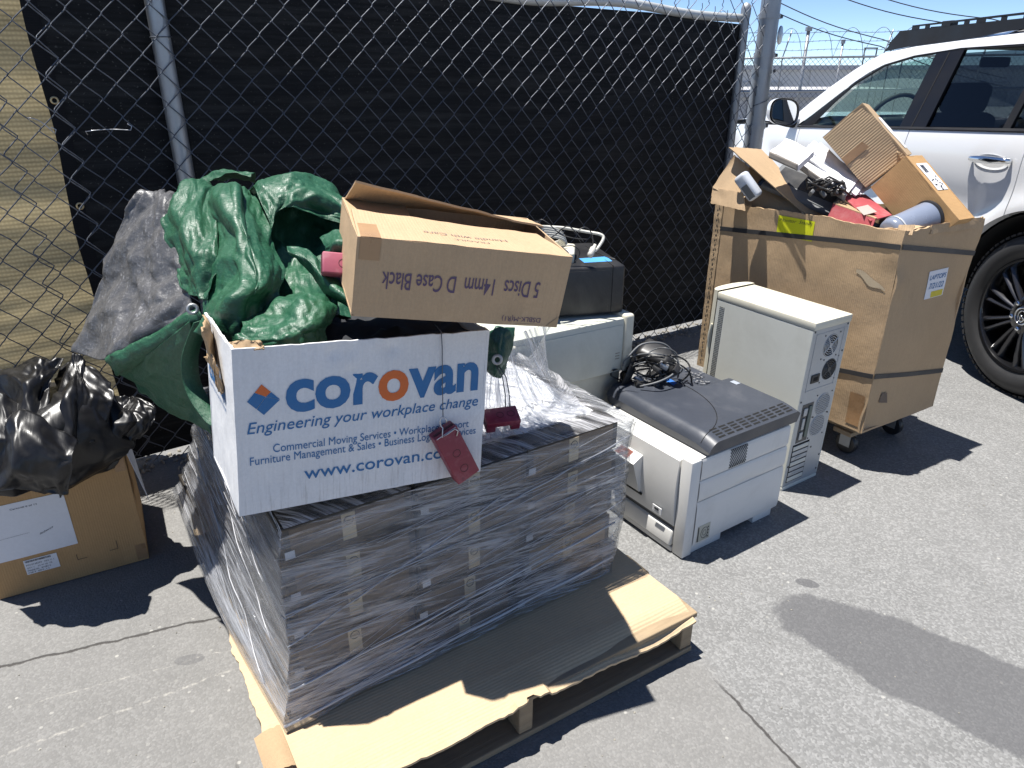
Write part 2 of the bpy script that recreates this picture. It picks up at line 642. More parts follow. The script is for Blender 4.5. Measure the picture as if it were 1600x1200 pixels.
def chain_link():
    root = thing('chain_link_fence', 'tall grey chain link fence running behind the pallet and the boxes', 'fence', FO, (0, 0, FYAW))
    hs, vsn = 0.0479, 0.0505
    protos = []
    for k in range(3):
        r2 = random.Random(30 + k)
        pts = []
        n = 36
        for i in range(n):
            z = i * vsn
            side = i % 2
            x = hs * (0.53 if side else -0.53)
            jx, jz = r2.uniform(-0.002, 0.002), r2.uniform(-0.002, 0.002)
            x += jx
            z += jz
            b = 0.0055 if side else -0.0055
            sg = -1 if side else 1
            # rounded elbow that hooks round its neighbour
            pts += [(x + sg * 0.006, -0.0035 * (1 if side else 1), z - 0.007), (x, b * 0.2, z), (x + sg * 0.006, 0.0035, z + 0.007)]
        # twisted barbs on top
        pts += [(pts[-1][0] + 0.010, 0.004, pts[-1][2] + 0.014), (pts[-1][0] + 0.002, 0.0, pts[-1][2] + 0.035)]
        mb = MB()
        mb.tube(pts, 0.0020, 5)
        o = mb.build('wire', M_WIRE, None, smooth=True)
        protos.append(o)
    first = True
    i = 0
    s = -1.0
    while s < 3.37:
        src = protos[i % 3]
        if i < 3:
            o = src
        else:
            o = src.copy()
            COL.objects.link(o)
        o.parent = root
        zo = 0.035 + (vsn if i % 2 else 0.0) - ((0.1 * s) % (2 * vsn)) + ground_z(0, (fp(s, 0, 0)).y)
        bow = 0.010 * math.sin(s * 2.1) + 0.006 * math.sin(s * 5.3 + 1)
        o.location = (s, bow, zo)
        o.rotation_euler = (rnd.uniform(-0.003, 0.003), 0, 0)
        s += hs
        i += 1
    # the splice at the left: a second, looser run of wires overlapping the first
    for k, s in enumerate((-0.145, 0.0)):
        o = protos[k % 3].copy()
        COL.objects.link(o)
        o.parent = root
        o.location = (s + 0.012, -0.012 - 0.006 * k, 0.075 + 0.02 * k)
        o.rotation_euler = (0.0, 0.012 * (k - 1.5), 0.3)
    for (s0, z0, s1, z1, b) in ((0.055, 1.244, 0.185, 1.242, 0.004), (-0.09, 1.29, -0.03, 1.24, 0.012), (2.98, 1.70, 3.10, 1.60, 0.03)):
        mb = MB()
        p0, p1 = Vector((s0, -0.012, z0)), Vector((s1, -0.012, z1))
        pts = [p0 + Vector((0.004, 0, -0.012)), p0]
        for q in range(1, 6):
            a = q / 6
            pts.append(p0.lerp(p1, a) + Vector((0, -0.004 * math.sin(a * 9), b * math.sin(a * math.pi))))
        pts += [p1, p1 + Vector((0.006, 0.004, 0.012)), p1 + Vector((-0.006, 0, 0.02))]
        mb.tube(pts, 0.0016, 5)
        mb.build('tie_wire', M_WIRE_LIGHT, root, smooth=True, world=False)
    # intermediate post behind the mesh
    mb = MB()
    P = lambda z, r: [(r, z)]
    mb.lathe([(0.0, -0.05), (0.0305, -0.05), (0.0305, 1.76), (0.033, 1.762), (0.033, 1.80), (0.02, 1.825), (0, 1.83)], 20, Matrix.Translation((0.338, 0.045, 0)))
    mb.build('line_post', M_GALV, root, smooth=True, world=False, angle=40)
    for zz in (1.52, 0.92, 0.45):
        mb = MB()
        pts = []
        for q in range(15):
            a = q / 14 * math.pi * 1.5
            pts.append((0.338 + 0.033 * math.cos(a + 2.4), 0.045 + 0.033 * math.sin(a + 2.4), zz + 0.004 * q / 14))
        mb.tube(pts, 0.0018, 5)
        mb.build('tie_wire', M_WIRE, root, smooth=True, world=False)
    # end post and its domed cap, then the top rail that sags behind the screen
    mb = MB()
    gz = ground_z(0, fp(3.27, 0, 0).y)
    mb.lathe([(0.0, gz - 0.05), (0.024, gz - 0.05), (0.024, 1.70)], 18, Matrix.Translation((3.28, 0.075, 0)))
    mb.build('end_post', M_GALV, root, smooth=True, world=False, angle=40)
    mb = MB()
    mb.lathe([(0.0255, 1.685), (0.027, 1.70), (0.027, 1.725), (0.022, 1.742), (0.012, 1.752), (0, 1.755)], 18, Matrix.Translation((3.28, 0.075, 0)))
    mb.build('post_cap', M_GALV, root, smooth=True, world=False, angle=40)
    mb = MB()
    pts = []
    for q in range(41):
        s = 0.34 + (3.27 - 0.34) * q / 40
        pts.append((s, 0.085, 1.78 - 0.0385 * (s - 0.34) - 0.012 * math.sin((s - 1.0) * 2.6) + 0.01 * math.sin(s * 6)))
    mb.tube(pts, 0.021, 12)
    mb.build('top_rail', pm('rail_paint', (0.55, 0.56, 0.55), 0.5, 0.35, 0.1), root, smooth=True, world=False)
    return root


chain_link()


def fabric(name, base, weave=420.0, thin=0.0, glint=0.0, streak=0.25, glintcol=(0.3, 0.3, 0.28)):
    t = NT(name)
    co = t.coord('UV')
    st = t.noise(t.coord('UV', (2.5, 14, 1)), 1.6, 5, 0.65, 0.5)
    wx = t.n('TexWave', wave_type='BANDS', bands_direction='Y')
    t.l(co, wx.inputs['Vector'])
    wx.inputs['Scale'].default_value = weave / 6.283
    wx.inputs['Distortion'].default_value = 1.2
    wx.inputs['Detail Scale'].default_value = 3.0
    wy = t.n('TexWave', wave_type='BANDS', bands_direction='X')
    t.l(co, wy.inputs['Vector'])
    wy.inputs['Scale'].default_value = weave * 0.8 / 6.283
    wy.inputs['Distortion'].default_value = 0.8
    wv = t.math('MULTIPLY', wx.outputs['Fac'], t.ramp(wy.outputs['Fac'], 0, 1, 0.55, 1))
    k = t.math('ADD', 0.75 - streak / 2, t.math('MULTIPLY', st, streak))
    k = t.math('ADD', k, t.math('MULTIPLY', wv, 0.45))
    sc = t.n('VectorMath', operation='SCALE')
    sc.inputs[0].default_value = base
    t.l(k, sc.inputs['Scale'])
    c = sc.outputs[0]
    if glint:
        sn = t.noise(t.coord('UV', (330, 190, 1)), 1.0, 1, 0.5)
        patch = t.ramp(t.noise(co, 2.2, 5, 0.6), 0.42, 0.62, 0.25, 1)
        c = t.mix(t.math('MULTIPLY', t.math('MULTIPLY', t.ramp(sn, 0.66, 0.76, 0, 1), patch), glint), c, glintcol)  # pale specks: glints of the weave painted into the colour
        dust = t.ramp(t.noise(t.coord('UV', (3, 22, 1)), 2.0, 6, 0.7), 0.46, 0.72, 0, 0.5)
        c = t.mix(dust, c, (0.060, 0.059, 0.057, 1))
    t.l(c, t.p.inputs['Base Color'])
    t.p.inputs['Roughness'].default_value = 0.7
    t.p.inputs['Specular IOR Level'].default_value = 0.2
    t.bump(wv, 0.25, 0.0008)
    if thin:
        tr = t.n('BsdfTranslucent')
        t.l(c, tr.inputs['Color'])
        ms = t.n('MixShader')
        ms.inputs[0].default_value = thin
        t.l(t.p.outputs[0], ms.inputs[1])
        t.l(tr.outputs[0], ms.inputs[2])
        t.l(ms.outputs[0], t.out.inputs[0])
    return t.m


def screens():
    root = thing('privacy_screen', 'black woven privacy screen tied along the back of the chain link fence', 'privacy screen', fp(-0.03, 0.09, 0), (0, 0, FYAW))
    def f(u, v):
        s = -0.03 + u * 3.30
        z0 = 0.03 + ground_z(0, fp(s, 0, 0).y)
        top = 1.762 - 0.031 * s - 0.010 * abs(math.sin(s * 2.35 + 0.2))
        z = z0 + (top - z0) * v
        o = 0.088 + 0.012 * nz((s, z, 0), 2.1, 3) + 0.006 * nz((s * 2, z * 5, 0), 2.0, 9)
        e = -0.012 * nz((0, z * 3, 0), 1, 4) if u == 0 else 0
        return fp(s + e, o, z)
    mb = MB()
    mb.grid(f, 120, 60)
    mb.build('fabric', fabric('black_screen', (0.0095, 0.0098, 0.011), 200, 0.0, 0.8, glintcol=(0.14, 0.137, 0.125)), root, smooth=True)
    # folded hem along its left edge and the top
    mb = MB()
    mb.grid(lambda u, v: f(0, v) + FD * (u * 0.045 - 0.001) - FN * 0.004, 2, 50)
    mb.build('hem', fabric('black_hem', (0.008, 0.008, 0.010), 500), root, smooth=True)
    for s, z in ((0.0, 1.334), (0.0, 1.002), (0.0, 0.67), (0.0, 1.62)):
        mb = MB()
        c = fp(s - 0.004, 0.082, z)
        Mx = Matrix.Translation(c) @ Matrix.Rotation(FYAW, 4, 'Z') @ Matrix.Rotation(R(90), 4, 'X')
        mb.lathe([(0.0065, 0.001), (0.0075, 0.003), (0.010, 0.0035), (0.0125, 0.002), (0.013, 0)], 20, Mx)
        mb.build('grommet', M_BRASS, root, smooth=True)

    root = thing('tan_screen', 'sun-faded tan mesh screen showing through the fence at the far left', 'shade cloth', fp(-1.1, 0.13, 0), (0, 0, FYAW))
    def g(u, v):
        s = -1.15 + u * 1.20
        z = 0.02 + v * 1.76
        sag = (0.015 * nz((s * 1.3, z * 9, 0), 1.0, 2) + 0.008 * nz((s * 2.6, z * 22, 0), 1.0, 5)) * (1.2 - 0.5 * z)
        return fp(s, 0.14 + sag, z)
    mb = MB()
    mb.grid(g, 60, 120)
    mb.build('fabric', fabric('tan_screen', (0.40, 0.325, 0.185), 250, 0.5, 0, 1.0), root, smooth=True)


screens()


def gate_post():
    gz = ground_z(0, fp(3.41, 0, 0).y)
    root = thing('gate_post', 'thick galvanised steel gate post with bolted clamps at the end of the fence', 'post', fp(3.41, 0.02, gz), (0, 0, FYAW))
    mb = MB()
    mb.lathe([(0, -0.05), (0.052, -0.05), (0.052, 2.6), (0.056, 2.6), (0.05, 2.66), (0, 2.68)], 28, Matrix.Identity(4))
    mb.build('post', M_GALV, root, smooth=True, world=False, angle=40)
    for z in (1.69, 1.50, 1.42, 1.13, 0.55):
        mb = MB()
        zz = z - gz
        mb.lathe([(0.053, zz - 0.012), (0.0575, zz - 0.012), (0.0575, zz + 0.012), (0.053, zz + 0.012)], 28)
        mb.box((0.072, 0, zz), (0.04, 0.012, 0.022), None, 0.002)
        b = mb.build('clamp', M_GALV, root, smooth=True, world=False, angle=40)
        mb = MB()
        Mx = Matrix.Translation((0.075, 0, zz)) @ Matrix.Rotation(R(90), 4, 'X')
        mb.lathe([(0, -0.03), (0.005, -0.03), (0.005, 0.016), (0.010, 0.016), (0.010, 0.026), (0, 0.026)], 6, Mx)
        mb.lathe([(0, -0.022), (0.012, -0.022), (0.012, -0.012), (0, -0.012)], 6, Mx)
        o = mb.build('bolt', M_DARKSTEEL, b, smooth=False, world=False)
    mb = MB()
    Mx = Matrix.Translation((0.085, -0.02, 1.60 - gz)) @ Matrix.Rotation(R(90), 4, 'X') @ Matrix.Rotation(R(25), 4, 'Y')
    mb.lathe([(0, -0.004), (0.045, -0.004), (0.048, 0), (0.045, 0.006), (0.02, 0.012), (0, 0.012)], 28, Mx)
    mb.build('latch_disc', pm('latch', (0.5, 0.51, 0.52), 0.4, 0.7), root, smooth=True, world=False, angle=40)
    for k, zc in enumerate((1.30, 0.85)):
        mb = MB()
        pts = [Vector((0.056 * math.cos(a) - 0.0, 0.056 * math.sin(a), zc - gz + 0.02 * a)) for a in [q * 0.3 - 3 for q in range(14)]]
        mb.tube(pts, 0.0018, 5)
        mb.build('tie_wire', M_WIRE, root, smooth=True, world=False)


gate_post()


def gravel_heap():
    mb = MB()
    r2 = random.Random(5)
    def stone(c, r):
        bm = bmesh.new()
        bmesh.ops.create_icosphere(bm, subdivisions=1, radius=r)
        for v in bm.verts:
            v.co *= r2.uniform(0.65, 1.15)
            v.co.z *= 0.6
        bm.transform(Matrix.Translation(c) @ Euler((r2.uniform(0, 3), 0, r2.uniform(0, 6))).to_matrix().to_4x4())
        bm.verts.index_update()
        mb.add([v.co.copy() for v in bm.verts], [[v.index for v in f.verts] for f in bm.faces])
        bm.free()
    for i in range(900):
        s = r2.uniform(-1.0, 3.2)
        o = r2.gauss(0.05, 0.05)
        p = fp(s, o, 0)
        h = 0.035 * math.exp(-((o - 0.05) / 0.06) ** 2) * max(0, nz((s, 0, 0), 3, 8) + 0.5)
        p.z = ground_z(p.x, p.y) + h * r2.random() + 0.002
        stone(p, r2.uniform(0.004, 0.014))
    for i in range(340):
        x, y = r2.uniform(-1.6, 1.9), r2.uniform(0.95, 2.6)
        stone(Vector((x, y, 0.0008)), r2.uniform(0.0012, 0.0034))
    o = mb.build('gravel', pm('gravel', (0.27, 0.25, 0.21), 0.9, 0, 0.25, 30))
    tag(o, 'loose gravel and grit along the foot of the fence', kind='stuff')


gravel_heap()


def background():
    # far chain link fence with barbed and coiled wire
    D = 16.0
    gz = ground_z(0, D)
    root = thing('security_fence', 'distant chain link security fence topped with coiled barbed wire', 'fence', (6.5, D, gz))
    x0, x1 = 3.0, 16.0
    sl = lambda x: 1.66 + 0.012 * (x - 5)
    for nm, z in (('top_rail', 0.0), ('middle_rail', -0.64)):
        mb = MB()
        mb.tube([(x, D, sl(x) + z) for x in (x0, 7, 11, x1)], 0.021 if z == 0 else 0.027, 8)
        mb.build(nm, M_GALV, root, smooth=True)
    x = x0 + 0.5
    while x < x1:
        mb = MB()
        mb.tube([(x, D + 0.03, gz - 0.05), (x, D + 0.03, sl(x)), (x + 0.12, D + 0.03, sl(x) + 0.50)], 0.014, 8)
        mb.build('post', M_GALV, root, smooth=True)
        x += 2.05
    for k, z in enumerate((0.14, 0.30, 0.46)):
        mb = MB()
        mb.tube([(x0 + 0.03 * z + i * 0.25, D + 0.02, sl(x0 + i * 0.25) + z + 0.012 * math.sin(i)) for i in range(53)], 0.0045, 4)
        for i in range(100):
            xx = x0 + i * 0.13
            mb.tube([(xx - 0.012, D + 0.02, sl(xx) + z - 0.02), (xx + 0.012, D + 0.02, sl(xx) + z + 0.02)], 0.003, 3)
        mb.build('barbed_wire', M_WIRE, root)
    mb = MB()
    pts = []
    for i in range(420):
        a = i * 0.21
        xx = x0 + 0.62 * a / (2 * math.pi)
        pts.append((xx, D + 0.26 * math.cos(a) * 0.7, sl(xx) + 0.27 + 0.27 * math.sin(a)))
    mb.tube(pts, 0.0055, 4)
    mb.build('wire_coil', M_WIRE, root, smooth=True)
    # its mesh: real wires, joined
    mb = MB()
    st = 0.11
    h = 1.95
    n = int((x1 - x0) / st)
    for i in range(-18, n):
        xa = x0 + i * st
        for dr in (1, -1):
            a0 = xa if dr > 0 else xa + h
            a1 = xa + h if dr > 0 else xa
            b0, b1 = max(x0, min(x1, a0)), max(x0, min(x1, a1))
            if abs(b1 - b0) < 0.05:
                continue
            t0, t1 = (b0 - a0) / (a1 - a0), (b1 - a0) / (a1 - a0)
            z0, z1 = gz + 0.02 + h * t0, gz + 0.02 + h * t1
            mb.tube([(b0, D + 0.004 * dr, z0), (b1, D + 0.004 * dr, z1)], 0.0042, 3, False)
    o = mb.build('wire_mesh', M_WIRE, root)
    o['kind'] = 'stuff'

    def building(name, label, x0, x1, y, dep, h, mat, roofm, doors, rib):
        g = ground_z(0, y)
        root = thing(name, label, 'building', ((x0 + x1) / 2, y, g))
        mb = MB()
        mb.bx(x0, x1, y, y + dep, g - 0.05, g + h)
        mb.build('wall', mat, root)
        mb = MB()
        mb.bx(x0 - 0.3, x1 + 0.3, y - 0.3, y + dep + 0.3, g + h + 0.002, g + h + 0.22)
        mb.build('roof', roofm, root)
        x = x0 + 1.0
        while x < x1 - 0.5:
            mb = MB()
            mb.bx(x, x + 0.18, y - 0.1, y - 0.002, g, g + h - 0.01)
            mb.build('pilaster', mat, root)
            x += rib
        for dx, w, hh in doors:
            mb = MB()
            mb.bx(dx, dx + w, y - 0.05, y - 0.003, g, g + hh)
            mb.build('roller_door', pm('roller', (0.42, 0.43, 0.44), 0.5, 0.1), root)
    pale = pm('pale_wall', (0.62, 0.62, 0.62), 0.85, 0, 0.08, 1)
    grey = pm('grey_roof', (0.50, 0.50, 0.51), 0.7, 0, 0.08, 1)
    building('warehouse', 'long pale grey warehouse far behind the wire-topped fence', 4, 34, 40, 12, 1.75, pale, grey, ((11, 3, 1.2), (17, 3, 1.2), (23, 3, 1.2)), 2.6)
    building('low_shed', 'low whitish shed beyond the wire-topped fence beside the car mirror', 6.4, 12.6, 24, 4, 0.95, pm('shed_wall', (0.55, 0.55, 0.56), 0.8), pm('shed_roof', (0.42, 0.42, 0.43), 0.7), ((7.4, 1.1, .7), (9.9, 1.1, .7)), 1.4)
    # pole, portal frames and overhead cables
    def pole(name, label, x, y, h, r, cat, top=None, grp=None):
        g = ground_z(0, y)
        root = thing(name, label, cat, (x, y, g), group=grp)
        mb = MB()
        mb.tube([(x, y, g - 0.1), (x, y, g + h)], r, 8)
        mb.build('shaft', M_GALV, root, smooth=True)
        mb = MB()
        mb.box((x, y, g + h + (top or 0.05)), (r * 3, r * 3, 0.1), None, 0.01)
        mb.build('cap', M_GALV, root)
    pole('steel_mast', 'tallest bare steel mast standing behind the barbed wire', 7.49, 20, 2.62, 0.045, 'mast')
    pole('light_post', 'short post with a boxy head behind the barbed wire', 8.62, 20.5, 2.35, 0.03, 'post')
    for k, (x, w, lab) in enumerate(((9.45, 0.32, 'narrow steel portal frame nearest the mast in the yard beyond'), (10.15, 0.36, 'steel portal frame closest to the roof rack in the yard beyond'))):
        y = 21.0
        g = ground_z(0, y)
        root = thing('portal_frame', lab, 'frame', (x, y, g), group='steel portal frames behind the barbed wire')
        mb = MB(); mb.tube([(x, y, g - .1), (x, y, g + 2.25)], 0.018, 6); mb.build('leg', M_DARKSTEEL, root)
        mb = MB(); mb.tube([(x + w, y, g - .1), (x + w, y, g + 2.25)], 0.018, 6); mb.build('leg', M_DARKSTEEL, root)
        mb = MB(); mb.tube([(x - 0.02, y, g + 2.26), (x + w + 0.02, y, g + 2.26)], 0.02, 6); mb.build('crossbar', M_DARKSTEEL, root)
    lab = ('utility cable running lowest behind the gate post to the roof rack', 'utility cable just above the lowest one beside the gate post',
           'utility cable crossing the sky above the front of the roof rack', 'utility cable highest over the middle of the roof rack')
    ends = (((8.0, 25, 3.2), (11.71, 25, 2.14), (16, 25, 0.95)), ((8.0, 25, 3.5), (11.77, 25, 2.33), (16, 25, 1.2)),
            ((9.6, 25, 3.70), (13.79, 25, 2.78), (19, 25, 1.9)), ((10.8, 25, 3.68), (15.06, 25, 2.91), (20, 25, 2.2)))
    for L, (a, b, c) in zip(lab, ends):
        a, b, c = Vector(a), Vector(b), Vector(c)
        pts = [a.lerp(b, q / 10) - Vector((0, 0, 0.12 * math.sin(math.pi * q / 10))) for q in range(11)]
        pts += [b.lerp(c, q / 6) - Vector((0, 0, 0.1 * math.sin(math.pi * q / 6))) for q in range(1, 7)]
        mb = MB()
        mb.tube(pts, 0.016, 5)
        tag(mb.build('utility_cable', pm('cable_black', (0.03, 0.03, 0.03), 0.6), smooth=True), L, 'cable', 'overhead utility cables')


background()

# ================================================================== THE WHITE SUV
def suv():
    M_PAINT = pm('pearl_white', (0.80, 0.80, 0.80), 0.22, 0.0, 0.015, 1, 0.0, 10, coat=0.7, rvar=0.02)
    M_BLACKG = pm('gloss_black', (0.008, 0.008, 0.009), 0.16, 0, 0.05, coat=0.6, rvar=0.03)
    M_PILLAR = pm('pillar_black', (0.010, 0.010, 0.012), 0.38, 0, 0.05, spec=0.25)
    M_TRIM = pm('black_trim', (0.014, 0.014, 0.015), 0.5, 0, 0.1, spec=0.25)
    M_RUB = pm('tyre_rubber', (0.022, 0.022, 0.023), 0.62, 0, 0.2, 10, 0.1, 80, 0.25, 60)
    M_SPOKE = pm('spoke_black', (0.055, 0.055, 0.06), 0.22, 0.75, 0.05, coat=0.5, rvar=0.04)
    M_CHROME = pm('chrome', (0.78, 0.79, 0.80), 0.10, 1.0, 0.02, rvar=0.03)
    M_IN = pm('cabin_dark', (0.018, 0.018, 0.02), 0.7, 0, 0.1)
    M_LINER = pm('arch_liner', (0.012, 0.012, 0.012), 0.9)
    M_RACK = pm('rack_black', (0.012, 0.012, 0.013), 0.5, 0.0, 0.1, 8, 0.05, 200)
    M_MIR = pm('mirror_glass', (0.75, 0.78, 0.80), 0.03, 1.0, 0.0, rvar=0.0)

    def glass_mat(name, tint, spec=1.0):
        t = NT(name)
        tr = t.n('BsdfTransparent')
        tr.inputs[0].default_value = (*tint, 1)
        gl = t.n('BsdfGlossy')
        gl.inputs['Roughness'].default_value = 0.01
        fr = t.n('LayerWeight')
        fr.inputs['Blend'].default_value = 0.5
        fac = t.math('ADD', 0.035, t.math('MULTIPLY', t.math('POWER', fr.outputs['Facing'], 4.0), 0.6))
        ms = t.n('MixShader')
        t.l(fac, ms.inputs[0])
        t.l(tr.outputs[0], ms.inputs[1])
        t.l(gl.outputs[0], ms.inputs[2])
        t.l(ms.outputs[0], t.out.inputs[0])
        return t.m
    M_GLASS = glass_mat('clear_tint', (0.68, 0.77, 0.735))
    M_PRIV = glass_mat('dark_tint', (0.34, 0.37, 0.40))

    O = Vector((2.335, 3.12, 0.0))
    root = thing('parked_suv', 'white four-door SUV with a black roof rack parked behind the large carton', 'suv', O, (0, 0, R(99)))
    WID = 1.86
    belt = lambda s: 1.185 - 0.054 * s
    AR = 0.475
    arches = (0.0, 2.79)

    def G(s, z, off=0.0):
        return Vector((s, -(0.02 + 0.33 * (z - belt(s))) + off, z))

    def Y(s, z):
        b = belt(s)
        y = -0.02 * max(0, (z - (b - 0.16)) / 0.16) ** 2
        y -= 0.018 * math.exp(-((z - 0.80) / 0.09) ** 2) * (1 if 0.4 < s < 2.3 else 0.4)
        if z < 0.66:
            y -= (0.66 - z) * 0.16
        for c in arches:
            d = math.hypot(s - c, z - 0.385 - (-0.05 * 2.79 if c else 0) * 0) - AR
            y += 0.022 * math.exp(-(d / 0.07) ** 2)
        if s > 2.95:
            y -= (s - 2.95) ** 2 * 0.42
        if s < -0.6:
            y -= (-0.6 - s) ** 2 * 0.55
        return y

    def mirr(mb):
        m2 = MB()
        m2.v = [Vector((p.x, -WID - p.y, p.z)) for p in mb.v]
        m2.f = [f[::-1] for f in mb.f]
        m2.uv = [u[::-1] if u else None for u in mb.uv]
        m2.mi = list(mb.mi)
        return m2

    def both(name, mb, mat, smooth=True, angle=35, parent=root):
        r = []
        for m in (mb, mirr(mb)):
            r.append(m.build(name, mat, parent, smooth=smooth, world=False, angle=angle))
        return r

    def zbot(s):
        z = 0.42
        for c in arches:
            dz = -0.05 * c * 0.55
            if abs(s - c) < AR:
                z = max(z, 0.385 + dz + math.sqrt(AR * AR - (s - c) ** 2))
        return z

    def side(s0, s1, name, ztop=None):
        mb = MB()
        n = max(4, int((s1 - s0) / 0.035))
        def f(u, v):
            s = s1 + (s0 - s1) * u
            zb, zt = zbot(s), (ztop(s) if ztop else belt(s))
            z = zb + (zt - zb) * v
            return Vector((s, Y(s, z), z))
        mb.grid(f, n, 22)
        mb.grid(lambda u, v: f(u, 0) + Vector((0, -0.05 * v, 0)), n, 1, True)
        mb.grid(lambda u, v: f(1, v) + Vector((0, -0.03 * u, 0)), 1, 22)
        mb.grid(lambda u, v: f(0, v) + Vector((0, -0.03 * u, 0)), 1, 22, True)
        return both(name, mb, M_PAINT)
    side(-1.0, 0.217, 'rear_quarter')
    rd = side(0.223, 1.030, 'rear_door')
    fd = side(1.036, 2.16, 'front_door')
    hood_z = lambda s: 1.078 - 0.010 * (s - 2.2) - 0.055 * max(0, s - 2.9) ** 1.5 * 2
    side(2.166, 3.72, 'front_wing', lambda s: min(belt(s) + 0.004, hood_z(s)))
    # dark body behind the panel gaps, floor
    mb = MB()
    mb.bx(-0.9, -0.50, -WID + 0.06, -0.06, 0.45, 1.0)
    mb.bx(0.50, 2.25, -WID + 0.055, -0.055, 0.38, 1.0)
    mb.bx(3.30, 3.6, -WID + 0.30, -0.30, 0.40, 0.95)
    mb.bx(-0.50, 0.50, -WID + 0.42, -0.42, 0.45, 1.0)
    mb.bx(2.25, 3.30, -WID + 0.42, -0.42, 0.40, 0.95)
    mb.build('underbody', M_LINER, root, world=False)
    for c in arches:
        mb = MB()
        zc = 0.385 - 0.05 * c * 0.55
        mb.grid(lambda u, v: Vector((c + (AR - 0.012) * math.cos(math.pi * u), -0.03 - 0.36 * v, zc + (AR - 0.012) * math.sin(math.pi * u))), 24, 2, True)
        both('arch_liner', mb, M_LINER)

    # upper white structure: roof rail and pillars, per side
    outer = [(2.40, 1.075), (2.193, 1.221), (2.02, 1.33), (1.848, 1.423), (1.73, 1.478), (1.60, 1.522), (1.338, 1.556), (0.95, 1.575), (0.574, 1.587), (0.0, 1.590), (-0.45, 1.582), (-0.80, 1.55)]
    inner = [(2.22, 1.068), (2.05, 1.17), (1.90, 1.268), (1.765, 1.355), (1.66, 1.41), (1.54, 1.455), (1.30, 1.500), (0.95, 1.530), (0.55, 1.537), (0.0, 1.537), (-0.42, 1.53), (-0.72, 1.50)]

    def strip(A, B, off0=0.0, off1=0.0, sub_=3):
        """surface between two polylines on the side of the cabin"""
        mb = MB()
        n = len(A) - 1
        def f(u, v):
            x = u * n
            i = min(n - 1, int(x))
            t = x - i
            a = Vector(A[i]).lerp(Vector(A[i + 1]), t)
            b = Vector(B[i]).lerp(Vector(B[i + 1]), t)
            p = a.lerp(b, v)
            return G(p.x, p.y, off0 + (off1 - off0) * v + 0.006 * math.sin(math.pi * v))
        mb.grid(f, n * 4, sub_)
        return mb
    both('roof_rail', strip(inner, outer, 0, -0.012), M_PAINT)
    # rear pillar (white) and black pillars
    def gp(outline, off, thick):
        mb = MB()
        n = len(outline)
        tri = geometry.tessellate_polygon([[Vector((a, b, 0)) for a, b in outline]])
        fr = [G(a, b, off) for a, b in outline]
        bk = [G(a, b, off - thick) for a, b in outline]
        fs = []
        for t in tri:
            p = [fr[k] for k in t]
            t = list(t)
            if (p[1] - p[0]).cross(p[2] - p[0]).y < 0:
                t = t[::-1]
            fs += [t, [k + n for k in t[::-1]]]
        for i in range(n):
            j = (i + 1) % n
            fs.append([i, j, j + n, i + n])
        mb.add(fr + bk, fs)
        return mb
    fw = [(2.00, belt(2.0) + 0.010), (1.87, 1.222), (1.735, 1.331), (1.63, 1.385), (1.526, 1.43), (1.42, 1.455), (1.299, 1.473), (1.115, 1.492), (1.120, belt(1.12) + 0.012)]
    rw = [(0.945, belt(.945) + 0.012), (0.942, 1.505), (0.70, 1.511), (0.405, 1.512), (0.405, belt(.4) + 0.012)]
    qw = [(0.372, belt(.37) + 0.012), (0.372, 1.510), (0.17, 1.505), (0.10, belt(.1) + 0.012)]
    bw = [(-0.02, belt(0) + 0.012), (0.04, 1.505), (-0.45, 1.50), (-0.66, 1.46), (-0.78, belt(-.78) + 0.012)]
    for nm, o, m in (('front_window', fw, M_GLASS), ('rear_window', rw, M_PRIV), ('quarter_window', qw, M_PRIV), ('cargo_window', bw, M_PRIV)):
        both(nm, gp(o, -0.016, 0.004), m, smooth=False)
    both('centre_pillar', gp([(1.135, belt(1.13) - 0.004), (1.128, 1.515), (0.925, 1.522), (0.925, belt(.92) - 0.004)], -0.004, 0.02), M_PILLAR, smooth=False)
    both('pillar_seam', gp([(1.034, belt(1.03)), (1.022, 1.512), (1.028, 1.512), (1.040, belt(1.04))], -0.0025, 0.003), M_LINER, smooth=False)
    both('rear_pillar', gp([(0.41, belt(.41)), (0.41, 1.513), (0.366, 1.513), (0.366, belt(.36))], -0.006, 0.014), M_TRIM, smooth=False)
    both('body_pillar', gp([(0.115, belt(.1)), (0.185, 1.52), (0.02, 1.52), (-0.04, belt(0))], -0.004, 0.02), M_PAINT, smooth=False)
    both('body_pillar', gp([(-0.76, belt(-.8)), (-0.64, 1.46), (-0.74, 1.49), (-0.98, belt(-.98))], -0.004, 0.02), M_PAINT, smooth=False)
    # black window surround
    both('window_frame', strip([(2.04, belt(2.04) + 0.0), (1.89, 1.226), (1.745, 1.343), (1.535, 1.443), (1.30, 1.487), (1.10, 1.507), (0.94, 1.518), (0.4, 1.524), (0.02, 1.518)],
                             [(2.235, 1.06), (2.05, 1.172), (1.77, 1.354), (1.545, 1.456), (1.30, 1.502), (1.10, 1.520), (0.95, 1.532), (0.4, 1.539), (0.02, 1.538)], -0.008, -0.008), M_TRIM)
    both('belt_moulding', strip([(2.20, belt(2.2) - 0.008), (1.1, belt(1.1) - 0.006), (0.1, belt(.1) - 0.006), (-0.8, belt(-.8) - 0.006)],
                                [(2.20, belt(2.2) + 0.006), (1.1, belt(1.1) + 0.010), (0.1, belt(.1) + 0.012), (-0.8, belt(-.8) + 0.012)], 0.004, -0.004), M_TRIM)
